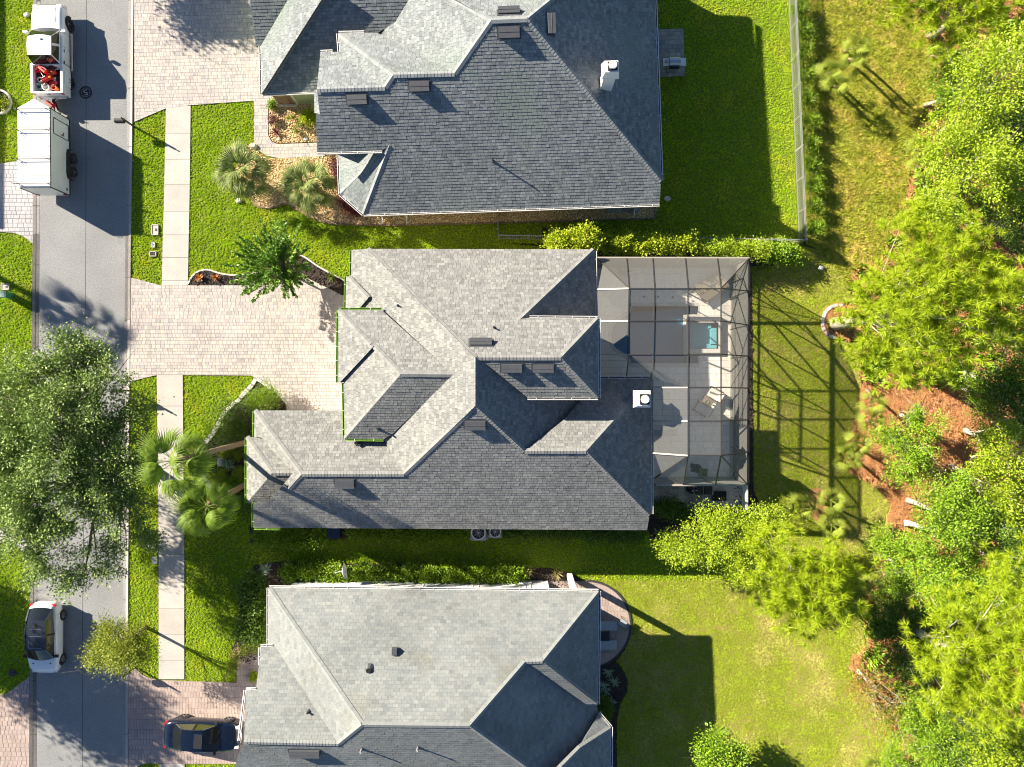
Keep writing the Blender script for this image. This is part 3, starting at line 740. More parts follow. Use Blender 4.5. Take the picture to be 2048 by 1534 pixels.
sheet('lawn', [(-1200, 1160), (1165, 1160), (1165, 2100), (-1200, 2100)], -0.004, 'lawn')
sheet('back_lawn', GRASS_BACK['a'], 0.012, 'lawn2')
sheet('meadow', MEADOW, 0.006, 'mead')
# ------------------------------------------------------------------ houses
PITCH = 7 / 12

class Roof:
    def __init__(s, name, loc_px, label, rot, shmat, capmat, wallmat, exposure, widths, seed):
        s.rot = rot; s.pl = {}; s.r = np.random.default_rng(seed)
        s.root = empty('house', P(*loc_px, 0), label, 'house'); s.gap = 0.006 if seed == 33 else 0.011
        s.o = s.root.location.copy()
        s.shmat, s.capmat, s.wallmat, s.e, s.w = shmat, capmat, wallmat, exposure, widths
        s.faces = []; s.caps = []; s.name = name
        s.deck = MB(s.o)
    def plane(s, key, px, py, z, facing, pitch=PITCH):
        a = math.radians({'N': 90, 'S': 270, 'E': 0, 'W': 180}.get(facing, facing if not isinstance(facing, str) else 0) + s.rot)
        u = Vector((math.cos(a), math.sin(a), 0))
        p = s.at(z, px, py) if isinstance(z, str) else P(px, py, z)
        s.pl[key] = (p, u, pitch)
    def at(s, key, px, py):
        p0, u, m = s.pl[key]
        d = Vector(((px - 1024) / F, (767 - py) / F, 0))
        t = (H - p0.z - m * p0.dot(u) + m * p0.z * 0) / (1 - m * d.dot(u))
        # z = z0 - m*((p-p0).u), p = d*t, z = H - t
        t = (H - p0.z - m * (p0.x * u.x + p0.y * u.y)) / (1 - m * (d.x * u.x + d.y * u.y))
        return Vector((d.x * t, d.y * t, H - t))
    def face(s, key, pts):
        s.faces.append((key, [s.at(key, *p) for p in pts]))
    def cap(s, key, a, b):
        s.caps.append((s.at(key, *a), s.at(key, *b)))
    def finish(s, hide_below=None):
        cols = []
        roof = link('roof', None, s.root)  # placeholder replaced below
        bpy.data.objects.remove(roof)
        pieces = []
        for key, W in s.faces:
            p0, u, m = s.pl[key]
            s.deck.face([p for p in W])
            low = [p - Vector((0, 0, 0.16)) for p in W]
            s.deck.face(low[::-1])
            for i in range(len(W)):
                j = (i + 1) % len(W)
                s.deck.face([W[i], low[i], low[j], W[j]])
            nrm = Vector((u.x * m, u.y * m, 1)).normalized()
            down = Vector((u.x, u.y, -m)).normalized()
            along = nrm.cross(down).normalized() * -1       # so that along x up = normal
            up = -down
            B = Matrix((along, up, nrm)).transposed()
            loc = [((p - p0).dot(along), (p - p0).dot(up)) for p in W]
            for q, whole, w, h in courses(loc, [s.e], s.w, s.gap, s.r, len(s.w) == 1):
                pieces.append((abs(area2(q)), whole, w, q, B, p0, nrm))
        roof = s.deck.build('roof', G['deck'], s.root)
        order = sorted(range(len(pieces)), key=lambda i: (not pieces[i][1], -pieces[i][0]))
        # the individual shingles: whole ones, spread over the roof
        whole = [i for i in order if pieces[i][1]]
        big = set(whole[:300])
        field = MB(s.o); cache = {}
        th = 0.011
        for i, (ar, wh, w, q, B, p0, nrm) in enumerate(pieces):
            cx = sum(p[0] for p in q) / len(q); cy = sum(p[1] for p in q) / len(q)
            v0 = min(p[1] for p in q); v1 = v0 + s.e
            jit = float(s.r.random()) * 0.007
            def up3(p, oc=(0, 0), base=False):
                k = max(0.0, 1 - (p[1] - v0) / s.e)
                return (p[0] - oc[0], p[1] - oc[1], 0.0 if base else 0.003 + th * k)
            n = len(q)
            if area2(q) < 0: q = q[::-1]
            oc = (cx, cy)
            vs = [up3(p, oc) for p in q] + [up3(p, oc, True) for p in q]
            fs = [tuple(range(n))] + [(n + a, n + (a + 1) % n, (a + 1) % n, a) for a in range(n)]
            if i in big:
                me = cache.get(round(w, 3))
                if me is None:
                    me = MB().add(vs, fs).mesh('shingle', G[s.shmat]); cache[round(w, 3)] = me
                o = link('shingle', me, roof)
                c = p0 - s.o + B @ Vector((cx, cy, jit))
                o.matrix_basis = Matrix.Translation(c) @ B.to_4x4()
            else:
                field.add([p0 + B @ Vector((v[0] + cx, v[1] + cy, v[2] + jit)) for v in vs], fs)
        tag(field.build('shingle_field', G[s.shmat], roof), kind='stuff')
        cm = MB(s.o)
        for a, b in s.caps:
            if b.z > a.z: a, b = b, a
            d = b - a; L_ = d.length; n = int(L_ / 0.17); d.normalize()
            sd = d.cross(Vector((0, 0, 1))).normalized()
            up = sd.cross(d)
            for k in range(n):
                p = a + d * (L_ * k / n); q = a + d * (L_ * (k + 1) / n)
                lo, hi = 0.040, 0.028 + 0.004 * s.r.random()
                w2 = 0.15; dr = -0.055
                A = [p - sd * w2 + up * (hi + dr), p + up * (hi + 0.015), p + sd * w2 + up * (hi + dr)]
                Bq = [q - sd * w2 + up * (lo + dr), q + up * (lo + 0.015), q + sd * w2 + up * (lo + dr)]
                C = [x - up * 0.02 for x in Bq]
                cm.add(A + Bq + C, [(0, 1, 4, 3), (1, 2, 5, 4), (3, 4, 7, 6), (4, 5, 8, 7)])
        if cm.v: tag(cm.build('ridge_cap', G[s.capmat], roof), kind='stuff')
        s.roof = roof
        return roof
    def gutter(s, key, pts, mat, hang='white', step=0.78):
        """eave gutter along a px polyline lying on a roof plane"""
        W = [s.at(key, *p) for p in pts] if isinstance(key, str) else [P(p[0], p[1], key) for p in pts]
        for a, b in zip(W, W[1:]):
            d = (b - a); L_ = d.length; d.normalize()
            n = Vector((d.y, -d.x, 0)).normalized()
            c = (a + b) / 2
            if n.dot(s.inner - c) > 0: n = -n
            m = MB(s.o); dn = Vector((0, 0, -1))
            m.bar(a + n * 0.115 + dn * 0.03, b + n * 0.115 + dn * 0.03, 0.026, 0.10)
            m.bar(a + n * 0.02 + dn * 0.05, b + n * 0.02 + dn * 0.05, 0.02, 0.11)
            g = m.build('gutter', G[mat], s.root)
            m = MB(s.o); m.bar(a + n * 0.065 + dn * 0.10, b + n * 0.065 + dn * 0.10, 0.08, 0.015)
            m.build('trough', G['blackgut' if mat != 'greengut' else 'greengut'], g)
            k = max(1, int(L_ / step))
            hm = MB(); hm.bar(-n * 0.05, n * 0.05, 0.024, 0.012); hme = hm.mesh('hanger', G[hang])
            for i in range(k):
                p = a + d * (L_ * (i + 0.5) / k) + n * 0.065 + dn * -0.024
                link('hanger', hme, g, p - s.o)
    def walls(s, px_out, z, inset, mat=None, name='wall', zt=None):
        """outer wall under an eave outline (px at eave height z), set back by the overhang"""
        W = [P(a, b, z) for a, b in px_out]
        n = len(W)
        ar = sum(W[i].x * W[(i + 1) % n].y - W[(i + 1) % n].x * W[i].y for i in range(n))
        if ar < 0: W = W[::-1]
        out = []
        for i in range(n):
            a, b, c = W[i - 1], W[i], W[(i + 1) % n]
            d1 = (b - a).to_2d().normalized(); d2 = (c - b).to_2d().normalized()
            n1 = Vector((-d1.y, d1.x)); n2 = Vector((-d2.y, d2.x))
            k = 1 + n1.dot(n2)
            v = (n1 + n2) / max(k, 0.3)
            out.append((b.x + v.x * inset, b.y + v.y * inset))
        m = MB(s.o); m.prism(out, -0.05, (zt or z) - 0.02)
        return m.build(name, G[mat or s.wallmat], s.root), out
    def box_vent(s, key, px, py, wpx, hpx, h=0.24, ang=0):
        c = s.at(key, px, py); p0, u, mm = s.pl[key]
        nrm = Vector((u.x * mm, u.y * mm, 1)).normalized(); down = Vector((u.x, u.y, -mm)).normalized(); al = down.cross(nrm)
        sc = (H - c.z) / F
        w = wpx * sc; dpt = hpx * sc * 1.05
        B = Matrix((al, -down, nrm)).transposed()
        m = MB()
        # flange, tapered hood open at the low edge
        m.add([(-w / 2 - .08, -dpt / 2 - .10, .03), (w / 2 + .08, -dpt / 2 - .10, .03), (w / 2 + .08, dpt / 2 + .10, .03), (-w / 2 - .08, dpt / 2 + .10, .03)], [(0, 1, 2, 3)])
        m.add([(-w / 2, -dpt / 2, h * 0.28), (w / 2, -dpt / 2, h * 0.28), (w / 2, dpt / 2, .0), (-w / 2, dpt / 2, .0),
               (-w / 2, -dpt / 2, h * 1.1), (w / 2, -dpt / 2, h * 1.1), (w / 2, dpt / 2, h * 0.42), (-w / 2, dpt / 2, h * 0.42)],
              [(4, 5, 6, 7), (0, 1, 5, 4), (1, 2, 6, 5), (2, 3, 7, 6), (3, 0, 4, 7)])
        m.bar((-w / 2 + .02, 0, h * .78), (w / 2 - .02, 0, h * .78), .02, .02)
        o = m.build('roof_vent', G['vent'], s.root)
        o.matrix_basis = Matrix.Translation(c - s.o) @ B.to_4x4()
        k = MB().box((0, -dpt / 2 - 0.004, h * .2), (w * .96, .004, h * .22)).build('vent_mouth', G['dark'], o)
        return o
    def pipe(s, key, px, py, h, r=0.05, mat='black'):
        c = s.at(key, px, py) - s.o
        m = MB(); m.tube([(0, 0, -0.1), (0, 0, h)], r, 8); m.ring((0, 0), r * .6, r * 1.15, h - .03, h + .01, 8)
        o = m.build('vent_pipe', G[mat], s.root, c)
        f = MB(); f.disc((0, 0), r * 3.0, -0.12, 0.09, 10, r * 1.4); f.build('pipe_boot', G['vent'], o)
        return o
    def window(s, a, b, z0, z1, outward, frame='white', double=False):
        """a window in a wall: a, b world xy ends"""
        a = Vector((*a, 0)); b = Vector((*b, 0)); n = Vector((*outward, 0))
        d = (b - a).normalized()
        m = MB(s.o)
        for p, q in (((a, z0), (b, z0)), ((a, z1), (b, z1)), ((a, z0), (a, z1)), ((b, z0), (b, z1)), (((a + b) / 2, z0), ((a + b) / 2, z1))):
            m.bar(p[0] + n * .03 + Vector((0, 0, p[1])), q[0] + n * .03 + Vector((0, 0, q[1])), .07, .07)
        w = m.build('window', G[frame], s.root)
        g = MB(s.o); g.bar((a + b) / 2 + n * .012 + Vector((0, 0, z0)), (a + b) / 2 + n * .012 + Vector((0, 0, z1)), (b - a).length, .012, up=n)
        g.build('pane', G['glass'], w)
        sl = MB(s.o); sl.bar(a - d * .06 + n * .06 + Vector((0, 0, z0 - .06)), b + d * .06 + n * .06 + Vector((0, 0, z0 - .06)), .14, .06)
        sl.build('sill', G['white'], w)
    def downspout(s, px_top, z, outward, mat='white'):
        p = P(*px_top, z); n = Vector((*outward, 0))
        m = MB(s.o)
        m.tube([p, p - Vector((0, 0, .2)), p - n * .5 - Vector((0, 0, .55)), p - n * .5 - Vector((0, 0, z - .2)), p - n * .15 - Vector((0, 0, z - .08))], .045, 6)
        return m.build('downspout', G[mat], s.root)
    def chimney(s, quad_px, zt, zb, mat='white', flare=0.10):
        q = [P(a, b, zt) for a, b in quad_px]
        c = sum(q, Vector()) / 4
        xs = [p.x - c.x for p in q]; ys = [p.y - c.y for p in q]
        wx = (max(xs) - min(xs)); wy = (max(ys) - min(ys))
        m = MB(); h = zt - zb
        m.box((0, 0, -h / 2 - .35), (wx - .10, wy - .10, h - .7))
        m.box((0, 0, -.62), (wx + .16, wy + .16, .10))
        m.box((0, 0, -.30), (wx + .14, wy + .14, .54), top=(wx) / (wx + .14) - .06)
        rz = math.radians(s.rot)
        o = m.build('chimney', G[mat], s.root, c - s.o); o.rotation_euler = (0, 0, rz)
        MB().box((0, 0, 0.01), (wx * .66, wy * .72, .06)).build('flue_recess', G['dark'], o, (0.04, 0, 0))
        k = MB(); k.disc((0, 0), wx * .24, .02, .16, 18); k.disc((0, 0), wx * .30, .16, .21, 18, wx * .27)
        for t in range(4):
            k.bar((math.cos(t * 1.57 + .78) * wx * .26, math.sin(t * 1.57 + .78) * wx * .26, .03), (math.cos(t * 1.57 + .78) * wx * .26, math.sin(t * 1.57 + .78) * wx * .26, .17), .03)
        k.build('flue_cap', G['white'], o, (0.04, 0, 0))
        return o

# ---- the house at the top
h1 = Roof('house1', (1000, 180), 'large grey slate shingled house with a sage green side wall and a tall white chimney', 1.9, 'shA', 'capA', 'sage', 0.168, [0.19, 0.24, 0.29, 0.22], 31)
h1.inner = P(1000, 150, 4)
h1.plane('S', 1023, 418, 3.5, 'S'); h1.plane('E', 1317, 200, 4.0, 'E')
h1.plane('W', 983, 41, 'S', 'W'); h1.plane('N', 1020, 39.5, 'S', 'N')
h1.plane('N2', 850, 148.5, 'S', 'N'); h1.plane('W2', 787, 150, 'S', 'W'); h1.plane('N3', 700, 177, 'S', 'N'); h1.plane('W3', 640, 228, 'S', 'W')
h1.plane('S4', 577, 185, 3.35, 'S'); h1.plane('W4', 521, 140, 3.5, 'W'); h1.plane('S5', 516, 92, 3.5, 'S')
h1.plane('PW', 680, 350, 3.3, 'W'); h1.plane('PSW', 704, 408, 3.3, 225)
h1.face('S', [(634, 179), (770, 175), (787, 150), (909, 147), (983, 41), (1055, 38), (1322, 362), (1319, 408), (727, 428), (779, 291), (764, 301), (634, 304), (632, 229), (640, 228)])
h1.face('E', [(1055, 38), (1303, -165), (1322, 362)])
h1.face('N', [(983, 41), (912, 0), (850, -36), (780, -165), (1303, -165), (1055, 38)])
h1.plane('N4', 750, -31, 'S4', 'N')
h1.face('N4', [(662, -30), (838, -32), (870, -165), (540, -165)])
h1.face('W', [(983, 41), (909, 147), (755, 66), (790, 45), (818, 0), (838, -32), (850, -36), (912, 0)])
h1.face('N2', [(677, 67), (755, 66), (909, 147), (787, 150)])
h1.face('W2', [(677, 67), (787, 150), (770, 175), (680, 104)])
h1.face('N3', [(641, 105), (680, 104), (770, 175), (634, 179)])
h1.face('W3', [(629, 181), (634, 179), (640, 228), (629, 226)])
h1.face('S4', [(524, 187), (643, 0), (662, -30), (838, -32), (818, 0), (790, 45), (755, 66), (677, 67), (680, 104), (641, 105), (634, 179), (630, 183)])
h1.face('W4', [(522, 92), (576, 0), (680, -165), (540, -165), (662, -30), (643, 0), (524, 187)][:2] + [(600, -40), (662, -30), (643, 0), (524, 187)])
h1.face('S5', [(500, 0), (512, 92), (522, 92), (576, 0), (650, -125), (494, -125)])
h1.face('PW', [(678, 309), (764, 301), (779, 291), (681, 388)])
h1.face('PSW', [(681, 388), (779, 291), (727, 428)])
for k, a, b in (('S', (634, 179), (770, 175)), ('S', (770, 175), (787, 150)), ('S', (787, 150), (909, 147)), ('S', (909, 147), (983, 41)), ('S', (983, 41), (1055, 38)), ('S', (1055, 38), (1322, 362)),
                ('E', (1055, 38), (1300, -162)), ('W', (983, 41), (912, 0)), ('N2', (680, 69), (787, 150)), ('S4', (524, 187), (643, 0)), ('S4', (643, 0), (662, -30)), ('S', (727, 428), (779, 291)), ('PW', (681, 388), (772, 298))):
    h1.cap(k, a, b)
h1.finish()
h1.gutter('S', [(727, 428), (1319, 408)], 'white'); h1.gutter('S', [(634, 304), (764, 301)], 'white')
h1.gutter('E', [(1304, -160), (1322, 362)], 'white'); h1.gutter('S4', [(524, 187), (630, 183)], 'white')
h1.gutter('W4', [(522, 92), (524, 187)], 'white'); h1.gutter('N2', [(677, 67), (728, 66)], 'white'); h1.gutter('W2', [(677, 67), (680, 104)], 'white')
h1.gutter('N3', [(641, 105), (665, 104)], 'white'); h1.gutter('PSW', [(681, 388), (727, 428)], 'white'); h1.gutter('PW', [(678, 309), (681, 388)], 'white')
w1a, o1a = h1.walls([(727, 428), (1319, 408), (1310, 0), (1304, -160), (800, -160), (740, 100), (760, 340), (681, 388)], 3.5, 0.68)
h1.walls([(650, 106), (800, 110), (800, 300), (634, 304), (634, 179)], 4.9, 0.5)
w1b, o1b = h1.walls([(524, 187), (690, 181), (690, -130), (500, -130), (512, 92), (522, 92)], 3.4, 0.66)
for a, b, c, d in ((1018, 63.5, 42, 19), (839, 171.5, 39, 17), (714.5, 198, 39, 16)): h1.box_vent('S', a, b, c, d)
h1.box_vent('N', 1018, 25, 43, 12); h1.box_vent('E', 1100, 49, 41, 13)
h1.pipe('S', 986, 322, 0.50, 0.045)
h1.chimney([(1209, 120), (1237, 120), (1238, 144), (1210, 144)], 8.25, 5.4)
h1.downspout((745, 427), 3.35, (0, -1)); h1.downspout((797, 426), 3.35, (0, -1)); h1.downspout((1288, 408), 3.35, (0, -1))
# brick corner pier and trim on the garage wall
gy = P(0, 231, 3.4)
pr = MB(h1.o); bx = P(584, 206, 0)
pier = MB(h1.o).box((bx.x - .25, bx.y + .05, 1.2), (1.05, .30, 2.4)).build('brick_pier', G['sand'], h1.root)
for i in range(16):
    for j in range(4):
        off = 0.13 if i % 2 else 0.0
        MB().box((0, 0, 0), (.245, .05, .135)).build('brick', G['brick'], pier, (bx.x - .25 - .39 + j * .26 + (off if j < 3 else 0) - h1.o.x, bx.y - .12 - h1.o.y, .1 + i * .15))
MB(h1.o).box((bx.x - .25, bx.y - .06, .10), (1.15, .42, .18)).build('pier_base', G['cream'], h1.root)
MB(h1.o).tube([(bx.x + .40, bx.y - .10, 3.2), (bx.x + .40, bx.y - .10, .1)], .05, 6).build('downspout', G['white'], h1.root)

# ---- the house in the middle
h2 = Roof('house2', (900, 780), 'grey shingled house with green gutters and many stepped hips, beside the screened pool', 0.0, 'shB', 'capB', 'cream', 0.168, [0.18, 0.23, 0.28, 0.21], 32)
h2.inner = P(900, 770, 4)
h2.plane('N', 960, 498, 4.0, 'N'); h2.plane('W', 704, 525, 3.5, 'W'); h2.plane('E', 951, 765, 7.65, 'E'); h2.plane('S', 900, 1057, 3.5, 'S')
h2.plane('EL', 1189, 560, 4.0, 'E'); h2.plane('WE', 1196, 637, 'N', 'E'); h2.plane('WS', 1040, 715, 'N', 'S')
h2.plane('NS', 1110, 902, 'S', 'N'); h2.plane('ES', 1302, 900, 4.0, 'E')
h2.plane('N2', 720, 620, 4.9, 'N'); h2.plane('W2a', 677, 690, 4.9, 'W'); h2.plane('W2b', 689, 820, 4.9, 'W'); h2.plane('S2', 850, 749, 'N2', 'S')
h2.plane('W1a', 692, 585, 3.5, 'W')
h2.plane('NSW', 600, 821, 3.5, 'N'); h2.plane('W1', 509, 850, 3.5, 'W'); h2.plane('NST', 505, 874, 3.5, 'N'); h2.plane('WST', 494, 940, 3.5, 'W'); h2.plane('SST', 565, 946, 'NST', 'S')
h2.face('N', [(735, 498), (1187, 499), (1041, 638), (1059, 636), (1196, 637), (1122, 715), (957, 715), (951, 716)])
h2.face('W', [(704, 500), (735, 498), (951, 716), (951, 812), (808, 948), (767, 878), (785, 868), (907, 749), (763, 620), (717, 619), (737, 596), (697, 554), (703, 552)])
h2.face('E', [(951, 716), (957, 715), (1055, 795), (1190, 795), (1131, 837), (1049, 902), (951, 812)])
h2.face('WS', [(957, 715), (1122, 715), (1196, 795), (1055, 795)])
h2.face('WE', [(1196, 637), (1196, 795), (1122, 715)])
h2.face('EL', [(1187, 499), (1190, 640), (1040, 640), (1041, 638)])
h2.face('NS', [(1049, 902), (1131, 837), (1170, 790), (1180, 757), (1302, 757), (1172, 902)])
h2.face('ES', [(1302, 757), (1302, 1030), (1299, 1030), (1172, 902)])
h2.face('N2', [(677, 620), (763, 620), (907, 749), (802, 748), (748, 692), (741, 689)])
h2.face('W2a', [(677, 620), (741, 689), (748, 692), (680, 765), (677, 765)])
h2.face('W2b', [(748, 692), (802, 748), (690, 877), (688, 765), (680, 765)])
h2.face('S2', [(802, 748), (907, 749), (785, 868), (767, 878), (690, 877)])
h2.face('W1a', [(693, 552), (697, 554), (737, 596), (717, 619), (692, 619)])
h2.face('NSW', [(510, 821), (688, 821), (690, 877), (767, 878), (808, 948), (604, 948)])
h2.face('W1', [(510, 821), (604, 948), (577, 978), (568, 968), (586, 946), (522, 875), (509, 874)])
h2.face('NST', [(494, 874), (522, 875), (586, 946), (545, 946)])
h2.face('WST', [(494, 874), (545, 946), (494, 1006)])
h2.face('SST', [(545, 946), (586, 946), (568, 968), (532, 1006), (494, 1006)])
h2.face('S', [(604, 948), (808, 948), (951, 812), (1049, 902), (1172, 902), (1299, 1030), (1294, 1060), (508, 1055), (508, 1006), (532, 1006), (568, 968), (577, 978)])
for k, a, b in (('N', (735, 498), (951, 716)), ('N', (1187, 499), (1041, 638)), ('N', (957, 715), (1122, 715)), ('N', (1122, 715), (1196, 637)), ('WS', (1122, 715), (1196, 795)),
                ('S', (808, 948), (951, 812)), ('S', (951, 812), (1049, 902)), ('S', (1049, 902), (1172, 902)), ('S', (1172, 902), (1299, 1030)), ('NS', (1172, 902), (1302, 757)), ('S', (604, 948), (808, 948)),
                ('NSW', (510, 821), (604, 948)), ('S', (577, 978), (604, 948)), ('NST', (494, 874), (545, 946)), ('NST', (545, 946), (586, 946)), ('N2', (677, 620), (741, 689)), ('N2', (748, 692), (802, 748)), ('N2', (802, 748), (907, 749)), ('W2b', (802, 748), (690, 877)), ('W1a', (697, 554), (737, 596)), ('E', (951, 716), (951, 812))):
    h2.cap(k, a, b)
h2.finish()
for k, pts in (('W', [(704, 500), (703, 552)]), ('W1a', [(693, 552), (692, 619)]), ('W2a', [(677, 620), (676, 765)]), ('N2', [(677, 620), (762, 620)]), ('W2b', [(688, 766), (690, 877)]), ('NSW', [(510, 821), (688, 821)]), ('W1', [(509, 822), (509, 873)]), ('NST', [(494, 874), (520, 874)]), ('WST', [(494, 875), (494, 1006)]), ('S2', [(690, 877), (767, 878)]), ('S', [(508, 1007), (508, 1055)])):
    h2.gutter(k, pts, 'greengut')
h2.gutter('N', [(1059, 636), (1196, 637)], 'white'); h2.gutter('WE', [(1196, 637), (1196, 795)], 'white'); h2.gutter('WS', [(1055, 795), (1196, 795)], 'white')
h2.gutter('EL', [(1189, 502), (1190, 634)], 'white'); h2.gutter('ES', [(1302, 757), (1302, 1028)], 'white'); h2.gutter('NS', [(1200, 757), (1300, 757)], 'white'); h2.gutter('S', [(508, 1055), (560, 1056)], 'greengut')
h2.walls([(704, 499), (1187, 498), (1189, 757), (1302, 757), (1302, 1030), (1294, 1060), (508, 1055), (494, 1006), (494, 874), (509, 874), (509, 821), (690, 821), (692, 619), (692, 552), (704, 552)], 3.45, 0.45)
h2.walls([(680, 622), (900, 622), (900, 870), (690, 876)], 4.85, 0.4)
h2.walls([(1000, 638), (1196, 638), (1196, 794), (1000, 794)], 6.2, 0.45)
h2.box_vent('N', 962, 686, 44, 12); h2.box_vent('WS', 1023.5, 734, 41, 14); h2.box_vent('WS', 1086.5, 734.5, 41, 13); h2.box_vent('S', 950.5, 848, 41, 16); h2.box_vent('S', 690, 965, 38, 16)
h2.pipe('W', 796, 611, .24, .04); h2.pipe('N', 988, 655, .26, .04); h2.pipe('S2', 757, 857, .35, .05); h2.pipe('NSW', 719, 888, .22, .10)
c2 = h2.chimney([(1274, 785), (1302, 784), (1302, 812), (1273, 813)], 6.15, 3.6)
for zz in (1018.0, 1028.0): pass

# ---- the house at the bottom
h3 = Roof('house3', (900, 1400), 'pale weathered shingle house with white gutters and white stucco walls at the bottom', -0.4, 'shC', 'capC', 'whitest', 0.185, [0.30], 33)
h3.inner = P(850, 1500, 4)
h3.plane('N', 870, 1179, 4.0, 'N'); h3.plane('W', 538, 1235, 4.0, 'W'); h3.plane('E', 1196, 1300, 4.0, 'E'); h3.plane('S', 830, 1451, 'N', 'S')
h3.plane('NW', 600, 1484, 'S', 'N'); h3.pl['NW'][0].z -= 0.13; h3.plane('E2', 939, 1451, 'N', 'E'); h3.plane('SS', 1070, 1323, 'N', 'S'); h3.plane('E3', 1221, 1500, 3.6, 'E'); h3.plane('NE', 1209, 1441, 3.6, 45)
h3.face('N', [(538, 1176), (1197, 1183), (1085, 1322), (1050, 1323), (939, 1451), (724, 1449)])
h3.face('W', [(538, 1176), (724, 1449), (677, 1487), (549, 1293), (538, 1293)])
h3.face('NW', [(521, 1294), (549, 1293), (677, 1487), (488, 1483), (492, 1381), (512, 1380), (518, 1330)])
h3.face('S', [(724, 1449), (939, 1451), (1160, 1610), (440, 1610), (488, 1483), (677, 1487)])
h3.face('E', [(1085, 1322), (1197, 1183), (1195, 1408)])
h3.face('SS', [(1050, 1323), (1085, 1322), (1195, 1408), (1172, 1408)])
h3.face('E2', [(939, 1451), (1050, 1323), (1172, 1408), (1193, 1410), (1197, 1427), (1160, 1493), (1080, 1552), (1160, 1610)])
h3.face('NE', [(1197, 1427), (1221, 1455), (1160, 1494)])
h3.face('E3', [(1221, 1455), (1221, 1620), (1040, 1620), (1160, 1494)])
for k, a, b in (('N', (538, 1176), (724, 1449)), ('N', (724, 1449), (939, 1451)), ('N', (939, 1451), (1050, 1323)), ('N', (1050, 1323), (1085, 1322)), ('N', (1085, 1322), (1197, 1183)), ('E', (1085, 1322), (1195, 1408)),
                ('S', (677, 1487), (724, 1449)), ('S', (488, 1483), (677, 1487)), ('E2', (939, 1451), (1150, 1603)), ('E3', (1221, 1455), (1160, 1494)), ('E3', (1160, 1494), (1080, 1575))):
    h3.cap(k, a, b)
h3.finish()
h3.gutter('N', [(538, 1176), (1197, 1183)], 'white'); h3.gutter('W', [(538, 1176), (538, 1293)], 'white'); h3.gutter('E', [(1197, 1183), (1195, 1408)], 'white'); h3.gutter('NW', [(521, 1294), (545, 1293)], 'white')
h3.gutter('NW', [(521, 1295), (521, 1330)], 'white'); h3.gutter('NW', [(492, 1381), (512, 1380)], 'white'); h3.gutter('NW', [(492, 1381), (480, 1482)], 'white')
h3.gutter('SS', [(1172, 1408), (1195, 1408)], 'white'); h3.gutter('NE', [(1197, 1427), (1221, 1455)], 'white'); h3.gutter('E3', [(1221, 1455), (1221, 1610)], 'white')
w3, o3 = h3.walls([(538, 1176), (1120, 1182), (1120, 1340), (1196, 1340), (1196, 1420), (1221, 1455), (1221, 1620), (480, 1620), (492, 1381), (521, 1380), (521, 1294), (538, 1293)], 3.95, 0.5, zt=3.45)
ny = max(p[1] for p in o3)
def h3x(px): return (px - 1024) * (H - 2.3) / F
wy = P(870, 1181, 3.95).y - 0.5
for a, b in ((716, 744), (750, 776), (932, 956), (1040, 1062)):
    h3.window((h3x(a), wy + (h3x(a) - h3x(870)) * -0.008), (h3x(b), wy + (h3x(b) - h3x(870)) * -0.008), 0.9, 2.3, (0.0, 1.0))
for px in (625, 842): # raised wall bands
    MB(h3.o).box((h3x(px), wy + .03, 1.9), (.12, .10, 3.6)).build('wall_band', G['white'], h3.root)
# porch columns and beam at the back corner
pc = MB(h3.o)
for px, py in ((1166, 1176), (1196, 1300), (1196, 1236)):
    p = P(px, py, 4.0); q = Vector((p.x - .45, p.y - .35, 0))
    MB(h3.o).box((q.x, q.y, 1.9), (.30, .30, 3.8)).build('porch_column', G['white'], h3.root)
b0 = P(1120, 1182, 4.0); b1 = P(1196, 1183, 4.0); b2 = P(1196, 1340, 4.0)
MB(h3.o).bar((b0.x, b0.y - .45, 3.75), (b1.x - .45, b1.y - .45, 3.75), .28, .38).build('porch_beam', G['white'], h3.root)
MB(h3.o).bar((b1.x - .45, b1.y - .45, 3.75), (b2.x - .45, b2.y, 3.75), .28, .38).build('porch_beam', G['white'], h3.root)
h3.box_vent('S', 610, 1503.5, 60, 13); h3.pipe('N', 738, 1340, .14, .11); h3.pipe('NW', 617, 1423, .22, .05); h3.pipe('S', 724, 1497, .42, .05, 'greypl'); h3.pipe('S', 836, 1494, .42, .05, 'greypl')
sq = h3.at('N', 790, 1301); MB().box((0, 0, .12), (.30, .40, .26), top=.9).build('roof_vent', G['vent'], h3.root, sq - h3.o)

# ---- two houses across the street, out of the frame: their shadows fall into it
def far_house(x0, y0, x1, y1, label, zr=6.6):
    root = empty('house', ((x0 + x1) / 2, (y0 + y1) / 2, 0), label, 'house')
    o = root.location
    hx, hy = (x1 - x0) / 2, (y1 - y0) / 2
    MB().box((0, 0, 1.9), (hx * 2 - 1, hy * 2 - 1, 3.9)).build('wall', G['cream'], root)
    m = MB(); k = min(hx, hy)
    v = [(-hx, -hy, 3.8), (hx, -hy, 3.8), (hx, hy, 3.8), (-hx, hy, 3.8), (-hx + k, -(hy - k), zr), (hx - k, -(hy - k), zr), (hx - k, hy - k, zr), (-hx + k, hy - k, zr)]
    m.add(v, [(0, 1, 5, 4), (1, 2, 6, 5), (2, 3, 7, 6), (3, 0, 4, 7), (4, 5, 6, 7), (0, 3, 2, 1)])
    m.build('roof', G['capB'], root)
    return root
q = P(-215, 70, 0); q2 = P(-215, 335, 0)
far_house(q.x - 14, q2.y, q.x, q.y + 8, 'hip roofed house across the street behind the white trailer')
q = P(-235, 1330, 0)
far_house(q.x - 14, q.y - 16, q.x, q.y, 'hip roofed house across the street below the white hatchback')
